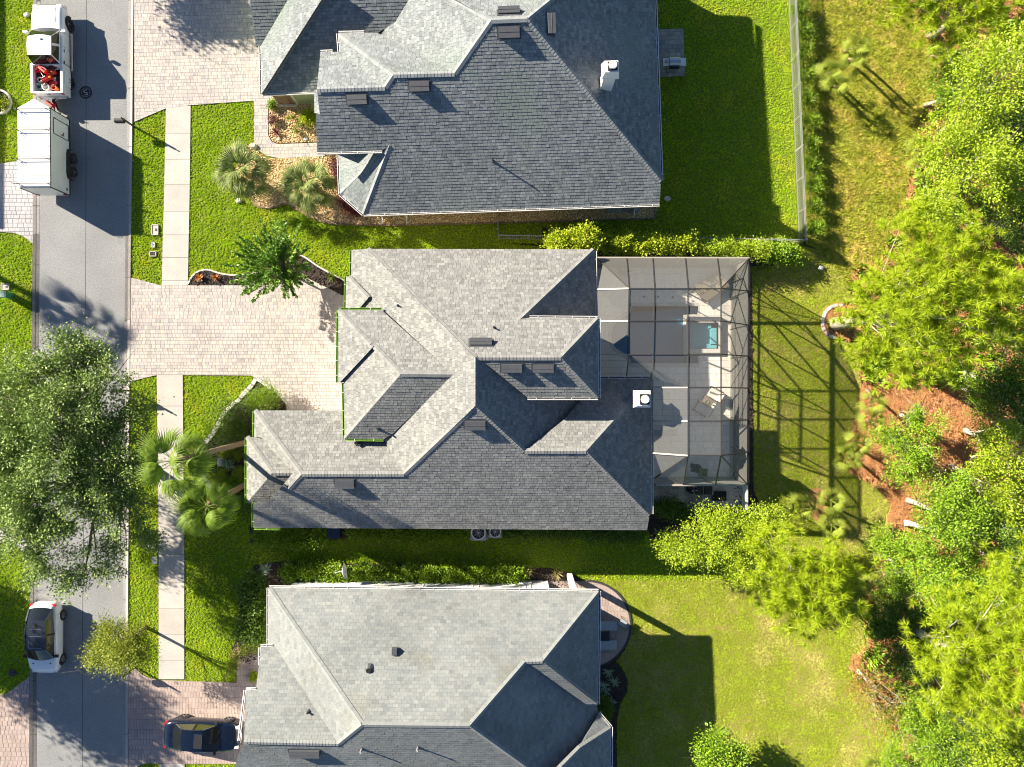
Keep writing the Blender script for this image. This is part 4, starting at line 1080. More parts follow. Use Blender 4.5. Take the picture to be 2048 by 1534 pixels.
# ------------------------------------------------------------------ swimming pool and spa
def W2(px_poly): return [(P(a, b).x, P(a, b).y) for a, b in px_poly]
pool = tag(MB().box((P(1310, 670).x, P(1310, 670).y, -0.75), (0.4, 0.4, 0.1)).build('pool', G['plaster']), kind='structure')
def basin(px_poly, z0, z1, mat, name, parent):
    q = W2(px_poly); n = len(q); m = MB()
    m.face([(x, y, z0) for x, y in q])
    for i in range(n):
        a, b = q[i], q[(i + 1) % n]
        m.face([(a[0], a[1], z0), (b[0], b[1], z0), (b[0], b[1], z1), (a[0], a[1], z1)])
    return m.build(name, G[mat], parent)
basin(POOL, -0.45, 0.045, 'plaster', 'basin', pool)
MB().sheet(W2(POOL), -0.08).build('water', G['water'], pool)
cop = MB(); cop.prism([(p.x, p.y) for p in strip(POOL + [POOL[0]], 0.22)], 0.02, 0.067)
cop.build('coping', G['coping'], pool)
for k, (a, b) in enumerate((((1378, 610), (1397, 631)), ((1378, 711), (1397, 730)))):
    q = W2([(a[0], a[1]), (b[0], a[1]), (b[0], b[1]), (a[0], b[1])])
    MB().prism(q, -0.44, -0.25).build('step', G['tile' if k == 0 else 'plaster'], pool)
SPAO = [(1371, 634), (1441, 634), (1441, 706), (1371, 706)]
spa = tag(MB().prism(W2(SPAO), -1.2, -0.1).build('spa', G['spaplaster']), kind='structure')
ring_o, ring_i = W2(SPAO), W2(SPA)
m = MB()
for i in range(4):
    j = (i + 1) % 4
    a, b, c, d = ring_o[i], ring_o[j], ring_i[j], ring_i[i]
    m.prism([a, b, c, d], -0.9, 0.30)
m.build('spa_wall', G['coping'], spa)
basin(SPA, 0.0, 0.29, 'spaplaster', 'spa_basin', spa)
def inset_px(f, x0=1378, y0=646, x1=1434, y1=698): return W2([(x0 + f[0], y0 + f[1]), (x1 - f[2], y0 + f[1]), (x1 - f[2], y1 - f[3]), (x0 + f[0], y1 - f[3])])
for bx_ in ([(1421, 648), (1432, 648), (1432, 690), (1421, 690)], [(1380, 688), (1432, 688), (1432, 697), (1380, 697)], [(1416, 648), (1432, 648), (1432, 656), (1416, 656)]):
    MB().prism(W2(bx_), 0.0, 0.12).build('bench', G['spaplaster'], spa)
MB().sheet(W2(SPA), 0.22).build('water', G['spawater'], spa)
for a in ((1288, 594), (1316, 594), (1345, 595)):
    q = P(*a); tag(MB().disc((0, 0), .07, 0, .012, 10).build('deck_jet', G['black'], None, (q.x, q.y, .064)),
        {1288: 'left of three small round black deck jets north of pool', 1316: 'middle of three small round black deck jets north of pool', 1345: 'right of three small round black deck jets north of pool'}[a[0]], 'deck jet', 'pool deck jets')

# ------------------------------------------------------------------ pool enclosure
cage = empty('pool_enclosure', P(1345, 740, 0), 'bronze framed screen enclosure over the pool with a mansard screen roof', 'pool enclosure')
co = cage.location
ZR, ZF = 3.4, 5.5
def R(px, py): return P(px, py, ZR)
def Fl(px, py): return P(px, py, ZF)
def beam(a, b, w=0.055, h=0.085, mat='bronze'):
    MB(co).bar(a, b, w, h).build('beam', G[mat], cage)
def pane(*pts):
    MB(co).face(list(pts)).build('screen_panel', G['screen'], cage)
XS = [1258, 1309, 1376, 1442]; YS = [577, 642, 709, 775, 842, 911]
XR = [1253, 1305, 1370, 1434]                      # where the north rafters meet the eave beam
NW, NE, SE_, SW = R(1193, 515.5), R(1498.5, 516), R(1496, 970), R(1312, 970)
WH = 1194
# flat roof grid
for i, x in enumerate(XS):
    y0 = 577; y1 = 709 if i == 0 else (742 if i == 1 else 911)
    beam(Fl(x, y0), Fl(x - (3 if i < 2 and y1 != 911 else 0) * (1 if i < 2 else 0), y1), mat='bronze')
beam(Fl(1258, 709), P(1253, 752, 4.4)); beam(Fl(1309, 720), P(1301, 757, 4.4))
for j, y in enumerate(YS):
    x0 = 1258 if y <= 709 else 1376
    beam(Fl(x0, y), Fl(1442, y))
    if y < 911 and y > 577 or True:
        beam(Fl(1442, y), R(1496.5, {577: 582, 642: 650, 709: 712, 775: 776, 842: 840, 911: 904}[y]))
    if y <= 709:
        beam(P(WH + (3 if y > 640 else 0), y + (2 if y < 600 else 0), 3.95 if y < 640 else 4.4), Fl(x0, y), 0.08, 0.10, 'beige')
    else:
        beam(P(1304, y - {775: 0, 842: 0, 911: 5}[y], 4.0), Fl(x0, y), 0.08, 0.10, 'beige')
for i in range(len(XS) - 1):
    for j in range(len(YS) - 1):
        if YS[j + 1] > 709 and i < 2: continue
        pane(Fl(XS[i], YS[j]), Fl(XS[i + 1], YS[j]), Fl(XS[i + 1], YS[j + 1]), Fl(XS[i], YS[j + 1]))
pane(Fl(1258, 709), Fl(1376, 709), Fl(1376, 775), P(1304, 757, 4.2), P(1254, 752, 4.2))
# north slope and wall
rim_n = [NW] + [R(x, 516) for x in XR] + [NE]
flat_n = [Fl(1258, 577)] + [Fl(x, 577) for x in XS] + [Fl(1442, 577)]
beam(NW, NE, 0.09, 0.15, 'beige'); beam(NE, SE_, 0.09, 0.15); beam(SE_, SW, 0.10, 0.15, 'beige'); beam(NW, Fl(1258, 577))
beam(NE, Fl(1442, 577)); beam(SE_, Fl(1442, 911)); beam(R(1311, 955), Fl(1376, 911))
for x, xr in zip(XS[:], XR): beam(Fl(x, 577), R(xr, 516))
pane(NW, R(XR[0], 516), Fl(1258, 577)); 
for i in range(3): pane(R(XR[i], 516), R(XR[i + 1], 516), Fl(XS[i + 1], 577), Fl(XS[i], 577))
pane(R(XR[3], 516), NE, Fl(1442, 577))
def base(p): return Vector((p.x, p.y, 0.06))
walls_n = [NW, R(1253, 516), R(1305, 516), R(1370, 516), R(1434, 516), NE]
for a, b in zip(walls_n, walls_n[1:]): pane(base(a), base(b), b, a)
for p in walls_n: MB(co).bar(base(p), p, 0.055, 0.055).build('post', G['bronze'], cage)
MB(co).bar(base(NW) + Vector((0, 0, .9)), base(NE) + Vector((0, 0, .9)), .06, .06).build('rail', G['bronze'], cage)
# east slope and wall
ye = [516, 582, 650, 712, 776, 840, 904, 970]
pts_e = [NE] + [R(1497.2, y) for y in ye[1:-1]] + [SE_]
fe = [Fl(1442, 577)] + [Fl(1442, y) for y in YS] + [Fl(1442, 911)]
for i in range(7):
    pane(pts_e[i], pts_e[i + 1], fe[i + 1], fe[i]) if i not in (0, 6) else pane(pts_e[i], pts_e[i + 1], fe[1] if i == 0 else fe[6])
    a, b = pts_e[i], pts_e[i + 1]
    pane(base(a), base(b), b, a)
for p in pts_e: MB(co).bar(base(p), p, 0.055, 0.06).build('post', G['bronze'], cage)
for i in (0, 3):
    a, b = pts_e[i], pts_e[i + 1]
    MB(co).bar(a, base(b), .04, .04).build('brace', G['bronze'], cage)
    if i == 0: MB(co).bar(b, base(a), .04, .04).build('brace', G['bronze'], cage)
MB(co).bar(base(NE) + Vector((0, 0, .9)), base(SE_) + Vector((0, 0, .9)), .06, .06).build('rail', G['bronze'], cage)
# south slope and wall
xs_s = [R(1312, 970), R(1366, 970), R(1431, 970), SE_]
pane(R(1311, 955), R(1312, 970), R(1366, 970), Fl(1376, 911)); pane(R(1366, 970), R(1431, 970), Fl(1442, 911), Fl(1376, 911)); pane(R(1431, 970), SE_, Fl(1442, 911))
beam(Fl(1376, 911), R(1366, 970)); beam(Fl(1442, 911), R(1431, 970))
for a, b in zip(xs_s, xs_s[1:]): pane(base(a), base(b), b, a)
for p in xs_s: MB(co).bar(base(p), p, 0.055, 0.055).build('post', G['bronze'], cage)
# west slopes up from the house eaves
ws = [(577, 3.95, 1194), (642, 4.4, 1197), (709, 4.4, 1197)]
pane(NW, P(1194, 579, 3.95), Fl(1258, 577))
for (ya, za, xa), (yb, zb, xb) in zip(ws, ws[1:]): pane(P(xa, ya, za), P(xb, yb, zb), Fl(1258, yb), Fl(1258, ya))
wz = [(775, 1304), (842, 1304), (906, 1306)]
for (ya, xa), (yb, xb) in zip(wz, wz[1:]): pane(P(xa, ya, 4.0), P(xb, yb, 4.0), Fl(1376, 911 if yb == 906 else yb), Fl(1376, ya))
pane(P(1306, 906, 4.0), R(1311, 955), Fl(1376, 911))
k = MB(co)
for a, b in ((NW, NE), (NE, SE_), (SE_, SW)): k.bar(base(a) + Vector((0, 0, .02)), base(b) + Vector((0, 0, .02)), .07, .14)
k.build('kick_plate', G['beige'], cage)
q = P(1487, 985, 0); 
tag(MB().box((P(1492, 990).x - .25, P(1492, 990).y, .5), (.10, 1.5, 1.0)).build('low_wall', G['white']), 'short white boundary wall beside the grey equipment slab', 'wall')

# ------------------------------------------------------------------ things on the pool deck
def rotz(px): return math.radians(px)
def lounger(name, px, py, ang, label, sling, frame, L_=1.78, w_=.54, back=0.32, group=None, z=.06, zh=.34):
    r = empty(name, P(px, py, 0) + Vector((0, 0, z)), label, 'lounger', group, ang)
    hl = L_ / 2; bx = hl - .68
    m = MB(); m.box(((-hl + bx) / 2, 0, zh), (bx + hl, w_ - .05, .035)); m.build('seat', G[sling], r)
    m = MB(); m.face([(bx, -w_ / 2 + .03, zh + .02), (hl, -w_ / 2 + .03, zh + back), (hl, w_ / 2 - .03, zh + back), (bx, w_ / 2 - .03, zh + .02)])
    m.face([(bx, -w_ / 2 + .03, zh - .01), (bx, w_ / 2 - .03, zh - .01), (hl, w_ / 2 - .03, zh + back - .03), (hl, -w_ / 2 + .03, zh + back - .03)]); m.build('backrest', G[sling], r)
    m = MB()
    for s_ in (-1, 1):
        m.tube([(-hl, s_ * w_ / 2, zh), (bx, s_ * w_ / 2, zh + .02)], .022, 6); m.tube([(bx, s_ * w_ / 2, zh + .02), (hl, s_ * w_ / 2, zh + back)], .02, 6)
    m.tube([(-hl, -w_ / 2, zh), (-hl, w_ / 2, zh)], .022, 6); m.tube([(hl, -w_ / 2, zh + back), (hl, w_ / 2, zh + back)], .02, 6)
    m.build('frame', G[frame], r)
    for xx in (-hl + .12, bx + .15):
        for s_ in (-1, 1): MB().tube([(xx, s_ * w_ / 2, zh), (xx + .05, s_ * (w_ / 2 + .02), 0)], .018, 6).build('leg', G[frame], r)
    return r
aL = math.atan2(33, 46)
lounger('sun_lounger', 1412, 568, aL, 'taupe sling sun lounger on the pool deck, nearer the cage wall corner', 'sling', 'frame')
lounger('sun_lounger', 1424, 584, aL, 'taupe sling sun lounger on the pool deck, nearer the pool', 'sling', 'frame')
def armchair(px, py, ang, label):
    r = empty('armchair', P(px, py, 0) + Vector((0, 0, .06)), label, 'armchair', 'cushioned armchairs on the pool deck', ang)
    m = MB(); m.box((-.08, 0, .36), (.62, .56, .14)); m.build('seat_cushion', G['cushion'], r)
    m = MB(); Rm = Matrix.Rotation(math.radians(-28), 3, 'Y'); m.box((.33, 0, .58), (.16, .56, .55), M=Matrix.Rotation(math.radians(28), 3, 'Y')); m.build('back_cushion', G['cushion'], r)
    for s_ in (-1, 1):
        m = MB(); m.tube([(-.42, s_ * .34, 0), (-.42, s_ * .34, .54), (-.30, s_ * .34, .60), (.36, s_ * .34, .56), (.46, s_ * .34, 0)], .028, 6); m.build('armrest', G['frame'], r)
    m = MB(); m.box((0, 0, .26), (.80, .64, .05)); m.tube([(-.42, -.34, .30), (-.42, .34, .30)], .025, 6); m.tube([(.50, -.30, .82), (.50, .30, .82)], .022, 6); m.build('frame', G['frame'], r)
    return r
aC = math.atan2(-0.6, 1)
armchair(1426, 789, aC, 'cream cushioned patio armchair in the sun by the cage wall')
armchair(1401, 817, aC, 'cushioned patio armchair in the shade nearest the house')
r = empty('side_table', P(1411, 803.5, 0) + Vector((0, 0, .06)), 'brown wicker side table between the two patio armchairs', 'table', None, aC)
MB().box((0, 0, .46), (.62, .50, .04)).build('tabletop', G['wicker'], r)
for x in (-.27, .27):
    for y in (-.21, .21): MB().box((x, y, .22), (.05, .05, .44)).build('leg', G['wicker'], r)
q = P(1414, 804, .56)
tag(MB().ring((0, 0), .11, .135, 0, .02, 20).build('tray_ring', G['steel'], None, q), 'thin round metal ring lying on the wicker side table', 'ring')
q = P(1429, 811.5, .06); o = MB().tube([(-.19, 0, .05), (.19, 0, .05)], .05, 10).build('rolled_towel', G['towel'], None, q); o.rotation_euler = (0, 0, math.atan2(-.47, 1))
tag(o, 'rolled white towel on the deck beside the side table', 'towel')
m = MB()
pts = [(1380, 927), (1384, 926.5), (1389, 928), (1396, 928), (1400, 931), (1404, 937), (1407, 940), (1404, 943), (1400, 946), (1394, 945), (1388, 944), (1381, 943), (1382, 938), (1380, 933)]
m.prism([(P(a, b).x, P(a, b).y) for a, b in curve_px(pts + [pts[0]], 3)[:-1]], .065, .085)
tag(m.build('hide_rug', G['darkrug']), 'dark brown hide shaped rug on the deck near the south screen', 'rug')
q = P(1405.5, 944.5, .09); m = MB()
for k in range(6): m.box((-.22 + k * .088, 0, .06 + .02 * math.sin(k * .6)), (.082, .46, .09 + .05 * math.sin((k + .5) / 6 * math.pi)), top=.92)
o = m.build('cushion', G['frondg'], None, q); o.rotation_euler = (0, 0, -.08); tag(o, 'pale striped outdoor cushion lying across the dark rug', 'cushion')
# step and bench by the house wall
o = MB().box((0, 0, .16), (1.6, .35, .32)).build('wall_bench', G['greypl'], None, P(1325, 865, 0)); tag(o, 'low grey bench against the house wall in the shaded deck corner', 'bench')

def lathe_obj(name, prof, mat, loc, label, cat, group=None, n=14):
    m = MB(); secs = [[(r_ * math.cos(2 * math.pi * k / n), r_ * math.sin(2 * math.pi * k / n), z_) for k in range(n)] for r_, z_ in prof]
    m.smooth = False; m.loft(secs)
    return tag(m.build(name, G[mat], None, loc), label, cat, group)
# equipment beside the cage
eq = empty('pool_filter', P(1378, 977, 0), 'round black pool filter tank beside the black pump boxes', 'pool filter')
m = MB(); m.disc((0, 0), .22, 0, .7, 16); m.disc((0, 0), .22, .7, .92, 16, .10); m.build('tank', G['black'], eq)
m = MB(); m.disc((0, 0), .06, .92, 1.0, 10); m.tube([(0, 0, .85), (.3, 0, .85), (.3, 0, .1)], .03, 6); m.build('valve', G['greypl'], eq)
hp = empty('pool_heater', P(1402, 976, 0), 'black pool heater of two boxes with grey pipe bands by the cage', 'pool heater')
for x in (-.32, .24): MB().box((x, 0, .42), (.46, .58, .80), top=.96).build('cabinet', G['black'], hp)
for x in (-.60, -.04, .52): MB().tube([(x, -.3, .10), (x, -.3, .72), (x, .3, .72), (x, .3, .1)], .045, 8).build('pipe', G['greypl'], hp)
ut = empty('equipment_hatch', P(1436.5, 991, 0), 'flat topped black equipment box sunk in the pale slab', 'equipment box')  # shallow equipment hatch, not a cooler
MB().box((0, 0, .12), (.80, .50, .10)).build('lid', G['dark'], ut)
m = MB()
for a, b, c, d in ((0, .27, .88, .05), (0, -.27, .88, .05), (.42, 0, .05, .5), (-.42, 0, .05, .5)): m.box((a, b, .12), (c, d, .16))
m.build('rim', G['black'], ut)

# grill on the top patio
g_ = empty('gas_grill', P(1342, 138, 0) + Vector((0, 0, .1)), 'stainless gas grill with white side shelves on the shaded paver patio', 'grill')
MB().box((0, 0, .45), (.62, .52, .75)).build('cabinet', G['steel'], g_)
m = MB(); secs = []
for t in np.linspace(0, math.pi, 7): secs.append([(-.33, -math.cos(t) * .28, .86 + math.sin(t) * .24), (.33, -math.cos(t) * .28, .86 + math.sin(t) * .24)])
m.loft([[a[0] for a in secs], [a[1] for a in secs]], cap=True); m.build('lid', G['steel'], g_)
MB().bar((-.26, -.31, .98), (.26, -.31, .98), .03).build('handle', G['black'], g_)
for s_ in (-1, 1): MB().box((s_ * .52, 0, .86), (.34, .46, .04)).build('side_shelf', G['white'], g_)
MB().box((0, -.33, .80), (.60, .10, .12)).build('control_panel', G['black'], g_)
m = MB(); m.ring((-.52, 0), .06, .09, .885, .90, 12); m.build('burner', G['black'], g_)
for x in (-.26, .26):
    for y in (-.2, .2): MB().disc((x, y), .05, 0, .08, 8).build('wheel', G['rubber'], g_)

# loungers and table on the bottom patio
lounger('patio_lounger', 1206, 1247, math.pi, 'grey cushioned lounger on the rose patio, upper of the two', 'greycush', 'greypl', 1.6, .56, .38, 'grey loungers on the curved patio', .08)
lounger('patio_lounger', 1205, 1285, math.pi, 'grey cushioned lounger on the rose patio, lower of the two', 'greycush', 'greypl', 1.6, .56, .38, 'grey loungers on the curved patio', .08)
r = empty('side_table', P(1208, 1267, 0) + Vector((0, 0, .08)), 'dark square side table between the two grey patio loungers', 'table')
MB().box((0, 0, .40), (.55, .55, .06)).build('tabletop', G['black'], r)
for x in (-.23, .23):
    for y in (-.23, .23): MB().box((x, y, .18), (.05, .05, .38)).build('leg', G['black'], r)
r = empty('garden_chair', P(1243, 1241, 0) + Vector((0, 0, .08)), 'slim tubular garden chair on the curved patio edge', 'chair', None, -.6)
m = MB()
for s_ in (-1, 1): m.tube([(-.22, s_ * .22, 0), (-.2, s_ * .22, .42), (.2, s_ * .22, .42), (.28, s_ * .22, .85)], .02, 6)
m.tube([(.28, -.22, .85), (.28, .22, .85)], .02, 6); m.build('frame', G['black'], r)
MB().box((0, 0, .43), (.42, .42, .02)).build('seat', G['greypl'], r)

# ------------------------------------------------------------------ vehicles (x forward, z up, origin on the ground)
def wheel(root, x, y, r, w, side, spokes=5, rim='alloy'):
    wh = MB(); n = 18
    prof = [(r * .62, -w / 2), (r * .93, -w / 2), (r, -w * .32), (r, w * .32), (r * .93, w / 2), (r * .62, w / 2)]
    wh.loft([[(a * math.cos(2 * math.pi * k / n), b, a * math.sin(2 * math.pi * k / n)) for k in range(n)] for a, b in prof], cap=False)
    o = wh.build('wheel', G['rubber'], root, (x, y, r))
    m = MB(); yo = side * w * .40
    m.loft([[(a * math.cos(2 * math.pi * k / n), b, a * math.sin(2 * math.pi * k / n)) for k in range(n)] for a, b in ((r * .66, yo), (r * .58, yo), (r * .58, yo - side * .05))], cap=False)
    for k in range(spokes):
        t = 2 * math.pi * k / spokes
        m.bar((0, yo, 0), (r * .62 * math.cos(t), yo, r * .62 * math.sin(t)), .04, .065, up=(0, 1, 0))
    m.tube([(0, yo - side * .04, 0), (0, yo + side * .012, 0)], r * .16, 10)
    m.build('rim', G[rim], o)
    MB().tube([(0, yo - side * .06, 0), (0, yo - side * .075, 0)], r * .63, 16).build('brake_disc', G['dark'], o)
    return o

def shell(secs, n_side=0):
    """secs: (x, half width at belt, half width at sill, z top, z sill, crown) -> loft sections"""
    out = []
    for x, wb, wsill, zt, zs, cr in secs:
        h = [(0, zt + cr), (wb * .45, zt + cr * .85), (wb * .80, zt + cr * .35), (wb * .955, zt - .035), (wb, zt - .13), ((wb + wsill) / 2 + .015, (zt + zs) / 2), (wsill, zs + .10), (wsill * .93, zs)]
        ring_ = [(x, y, z) for y, z in h] + [(x, -y, z) for y, z in h[::-1][:-1]]
        out.append(ring_)
    return out

def car(name, loc, rz, label, cat, body, roofm, L_, Wd, Ht, wb_front, wb_rear, belt, profile, glass_x, wheel_r, spokes, hatch):
    r = empty(name, loc, label, cat, None, rz)
    m = MB(); m.smooth = True
    m.loft(shell(profile)); m.build('body', G[body], r)
    hw = Wd / 2
    # greenhouse: windscreen foot, roof front, roof rear, rear glass foot
    xw, xf, xr, xb = glass_x
    tb, tr = hw * .84, hw * .64
    zb, zt = belt, Ht
    def row(x, w_, z, bow, n=6): return [(x + bow * (1 - (2 * i / n - 1) ** 2), w_ * (2 * i / n - 1), z + (.02 if z > zb + .2 else .01) * (1 - (2 * i / n - 1) ** 2)) for i in range(n + 1)]
    A, Bq, C, D = row(xw, tb, zb, .16), row(xf, tr, zt - .06, .06), row(xr, tr * .97, zt - .05, -.05), row(xb, tb * .92, zb + .03, -.10)
    def panel(nm, r0, r1, mat, sub=1):
        k = MB(); k.smooth = True; k.loft([r0, r1], cap=False, closed=False); return k.build(nm, G[mat], r)
    panel('windscreen', A, Bq, 'glass'); panel('rear_window', C, D, 'glass')
    mid = row((xf + xr) / 2, tr * 1.02, zt, 0)
    k = MB(); k.smooth = True; k.loft([Bq, row(xf - .25, tr * 1.01, zt - .015, .02), mid, row(xr + .25, tr, zt - .015, -.02), C], cap=False, closed=False); roof_o = k.build('roof', G[roofm], r)
    for s_ in (0, -1):
        sg = -1 if s_ == 0 else 1
        a, b, c, d = [Vector(q[s_]) for q in (A, Bq, C, D)]
        mt, mb = Vector(((xf + xr) / 2, sg * tr * 1.02, zt)), Vector(((xw + xb) / 2, sg * hw * .87, zb))
        k = MB(); k.add([a, b, mt, mb], [(0, 1, 2, 3)]); k.build('side_window', G['glasslit'], r)
        k = MB(); k.add([mb, mt, c, d], [(0, 1, 2, 3)]); k.build('side_window', G['glasslit'], r)
        up = Vector((0, sg * .012, .012))
        k = MB(); k.bar(a + up, b + up, .07, .05); k.bar(b + up, mt + up, .06, .05); k.bar(mt + up, c + up, .06, .05); k.bar(c + up, d + up, .09, .05); k.build('pillar', G[body if roofm == body else roofm], r)
        k = MB(); k.bar(mb + up, mt + up, .09, .03); k.build('door_pillar', G['black'], r)
        k = MB(); k.box((xw - .12, sg * (hw * .84 + .17), zb + .03), (.16, .20, .14), top=.8); k.bar((xw - .12, sg * hw * .8, zb), (xw - .12, sg * (hw * .84 + .12), zb + .02), .05); k.build('side_mirror', G['black'], r)
        for xx in (xw - .95, xw - 1.75): MB().box((xx, sg * (hw * .985), zb - .14), (.18, .03, .03)).build('door_handle', G[body], r)
        for xx in (xw - .15, (xw + xb) / 2, xb + .35):
            MB().bar((xx, sg * (hw * .975), .38), (xx, sg * (hw * .955), zb - .06), .012, .012).build('door_seam', G['dark'], r)
        for xx in (wb_front, wb_rear):
            wheel(r, xx, sg * (hw - .09), wheel_r, .21, sg, spokes)
            t = MB(); t.loft([[(xx + a_ * math.cos(u), sg * (hw - .03), wheel_r + a_ * math.sin(u)) for u in np.linspace(-.35, math.pi + .35, 14)] for a_ in (wheel_r * .98, wheel_r * 1.15)], cap=False, closed=False)
            t.build('wheel_arch_shade', G['dark'], r)  # flat dark ring painted in place of a shaded wheel cut-out
    return r, roof_o, (A, Bq, C, D)

# white hatchback at the kerb, nose towards the bottom of the picture
def white_car():
    loc = P(103.5, 1268, 0)
    prof = [(-2.16, .55, .52, .78, .36, .02), (-2.08, .74, .70, .92, .27, .03), (-1.75, .86, .84, .99, .22, .03), (-1.2, .90, .89, 1.00, .20, .02), (0, .91, .90, .99, .20, .02), (.8, .91, .90, .97, .20, .02), (1.25, .90, .89, .93, .20, .04), (1.75, .86, .85, .82, .22, .05), (2.05, .74, .74, .68, .26, .03), (2.2, .50, .52, .54, .32, .01)]
    r, roof, (A, Bq, C, D) = car('parked_car', loc, math.radians(-90.5), 'white hatchback with a black roof parked against the left kerb', 'car', 'whitecar', 'blackroof', 4.4, 1.84, 1.53, 1.40, -1.28, .98, prof, (1.10, .42, -1.30, -1.86), .32, 8, True)
    for y in (-.52, .52):
        MB().box((1.42, y, .915), (.16, .08, .012)).build('bonnet_vent', G['dark'], r)
        MB().box((2.02, y * 1.25, .64), (.22, .22, .10), top=.7).build('headlight', G['headlamp'], r)
        MB().box((-2.06, y * 1.3, .86), (.14, .24, .12)).build('taillight', G['redlamp'], r)
    for x in (.30, -.40, -.83): MB().box((x, .0, 1.552 if x > -.9 else 1.5), (.022, .72, .008)).build('roof_seam', G['alloy'], roof)
    MB().box((-.05, -.40, 1.545), (.70, .02, .008)).build('roof_seam', G['alloy'], roof)
    m = MB(); m.box((-.98, .06, 1.545), (.18, .05, .03)); m.box((-.98, -.04, 1.545), (.18, .05, .03)); m.build('roof_antenna', G['dark'], roof)
    MB().bar((-1.98, -.62, 1.0), (-1.98, .62, 1.0), .16, .03).build('spoiler', G['whitecar'], r)
    m = MB(); m.tube([(-1.62, .70, .99), (-1.85, .66, .99), (-1.98, .4, .985), (-2.02, 0, .985), (-1.98, -.4, .985), (-1.85, -.66, .99), (-1.62, -.70, .99)], .02, 5); m.build('tailgate_seam', G['dark'], r)
    MB().box((2.19, 0, .42), (.03, .46, .10)).build('licence_plate', G['white'], r)
    MB().box((1.28, -.88, .82), (.18, .02, .07)).build('fender_vent', G['dark'], r)
white_car()

def navy_car():
    loc = P(415.5, 1459.5, 0)
    prof = [(-2.32, .52, .52, .80, .40, .01), (-2.22, .74, .72, .94, .30, .02), (-1.85, .86, .84, .97, .22, .03), (-1.2, .90, .89, .96, .20, .02), (0, .91, .90, .95, .20, .02), (.8, .91, .90, .94, .20, .03), (1.3, .89, .88, .90, .20, .04), (1.85, .83, .82, .80, .23, .05), (2.15, .68, .68, .68, .28, .03), (2.30, .42, .44, .56, .34, .01)]
    r, roof, _ = car('parked_car', loc, math.radians(-3.5), 'dark navy sedan with a sunroof parked nose in on the rose driveway', 'car', 'navy', 'navy', 4.6, 1.83, 1.44, 1.42, -1.35, .95, prof, (1.0, .28, -.98, -1.62), .32, 5, False)
    m = MB()
    MB().box((.02, 0, 1.448), (.42, .78, .012)).build('sunroof', G['dark'], roof)
    for a, b in (((-.21, -.41), (.25, -.41)), ((-.21, .41), (.25, .41)), ((-.21, -.41), (-.21, .41)), ((.25, -.41), (.25, .41))): m.bar((*a, 1.45), (*b, 1.45), .03, .02)
    m.build('sunroof_trim', G['chrome'], roof)
    for s_ in (-1, 1):
        MB().box((2.02, s_ * .60, .70), (.36, .20, .12), top=.7).build('headlight', G['headlamp'], r)
        MB().box((-2.20, s_ * .66, .82), (.16, .24, .16)).build('taillight', G['redlamp'], r)
        m = MB(); m.tube([(.92, s_ * .79, .97), (.30, s_ * .66, 1.37), (-.4, s_ * .645, 1.41), (-.95, s_ * .66, 1.36), (-1.55, s_ * .75, 1.0)], .014, 5); m.build('window_trim', G['chrome'], r)
    m = MB(); m.tube([(2.10, -.62, .60), (2.28, -.35, .62), (2.32, 0, .63), (2.28, .35, .62), (2.10, .62, .60)], .035, 6); m.build('bumper_trim', G['chrome'], r)
    m = MB(); m.box((2.22, 0, .64), (.10, .52, .12)); m.build('grille', G['chrome'], r)
    for y in (-.3, .25): MB().bar((1.02, y - .2, .985), (1.10, y + .3, .99), .025, .02).build('wiper', G['black'], r)
    MB().box((-2.31, 0, .62), (.03, .42, .11)).build('licence_plate', G['white'], r)
navy_car()

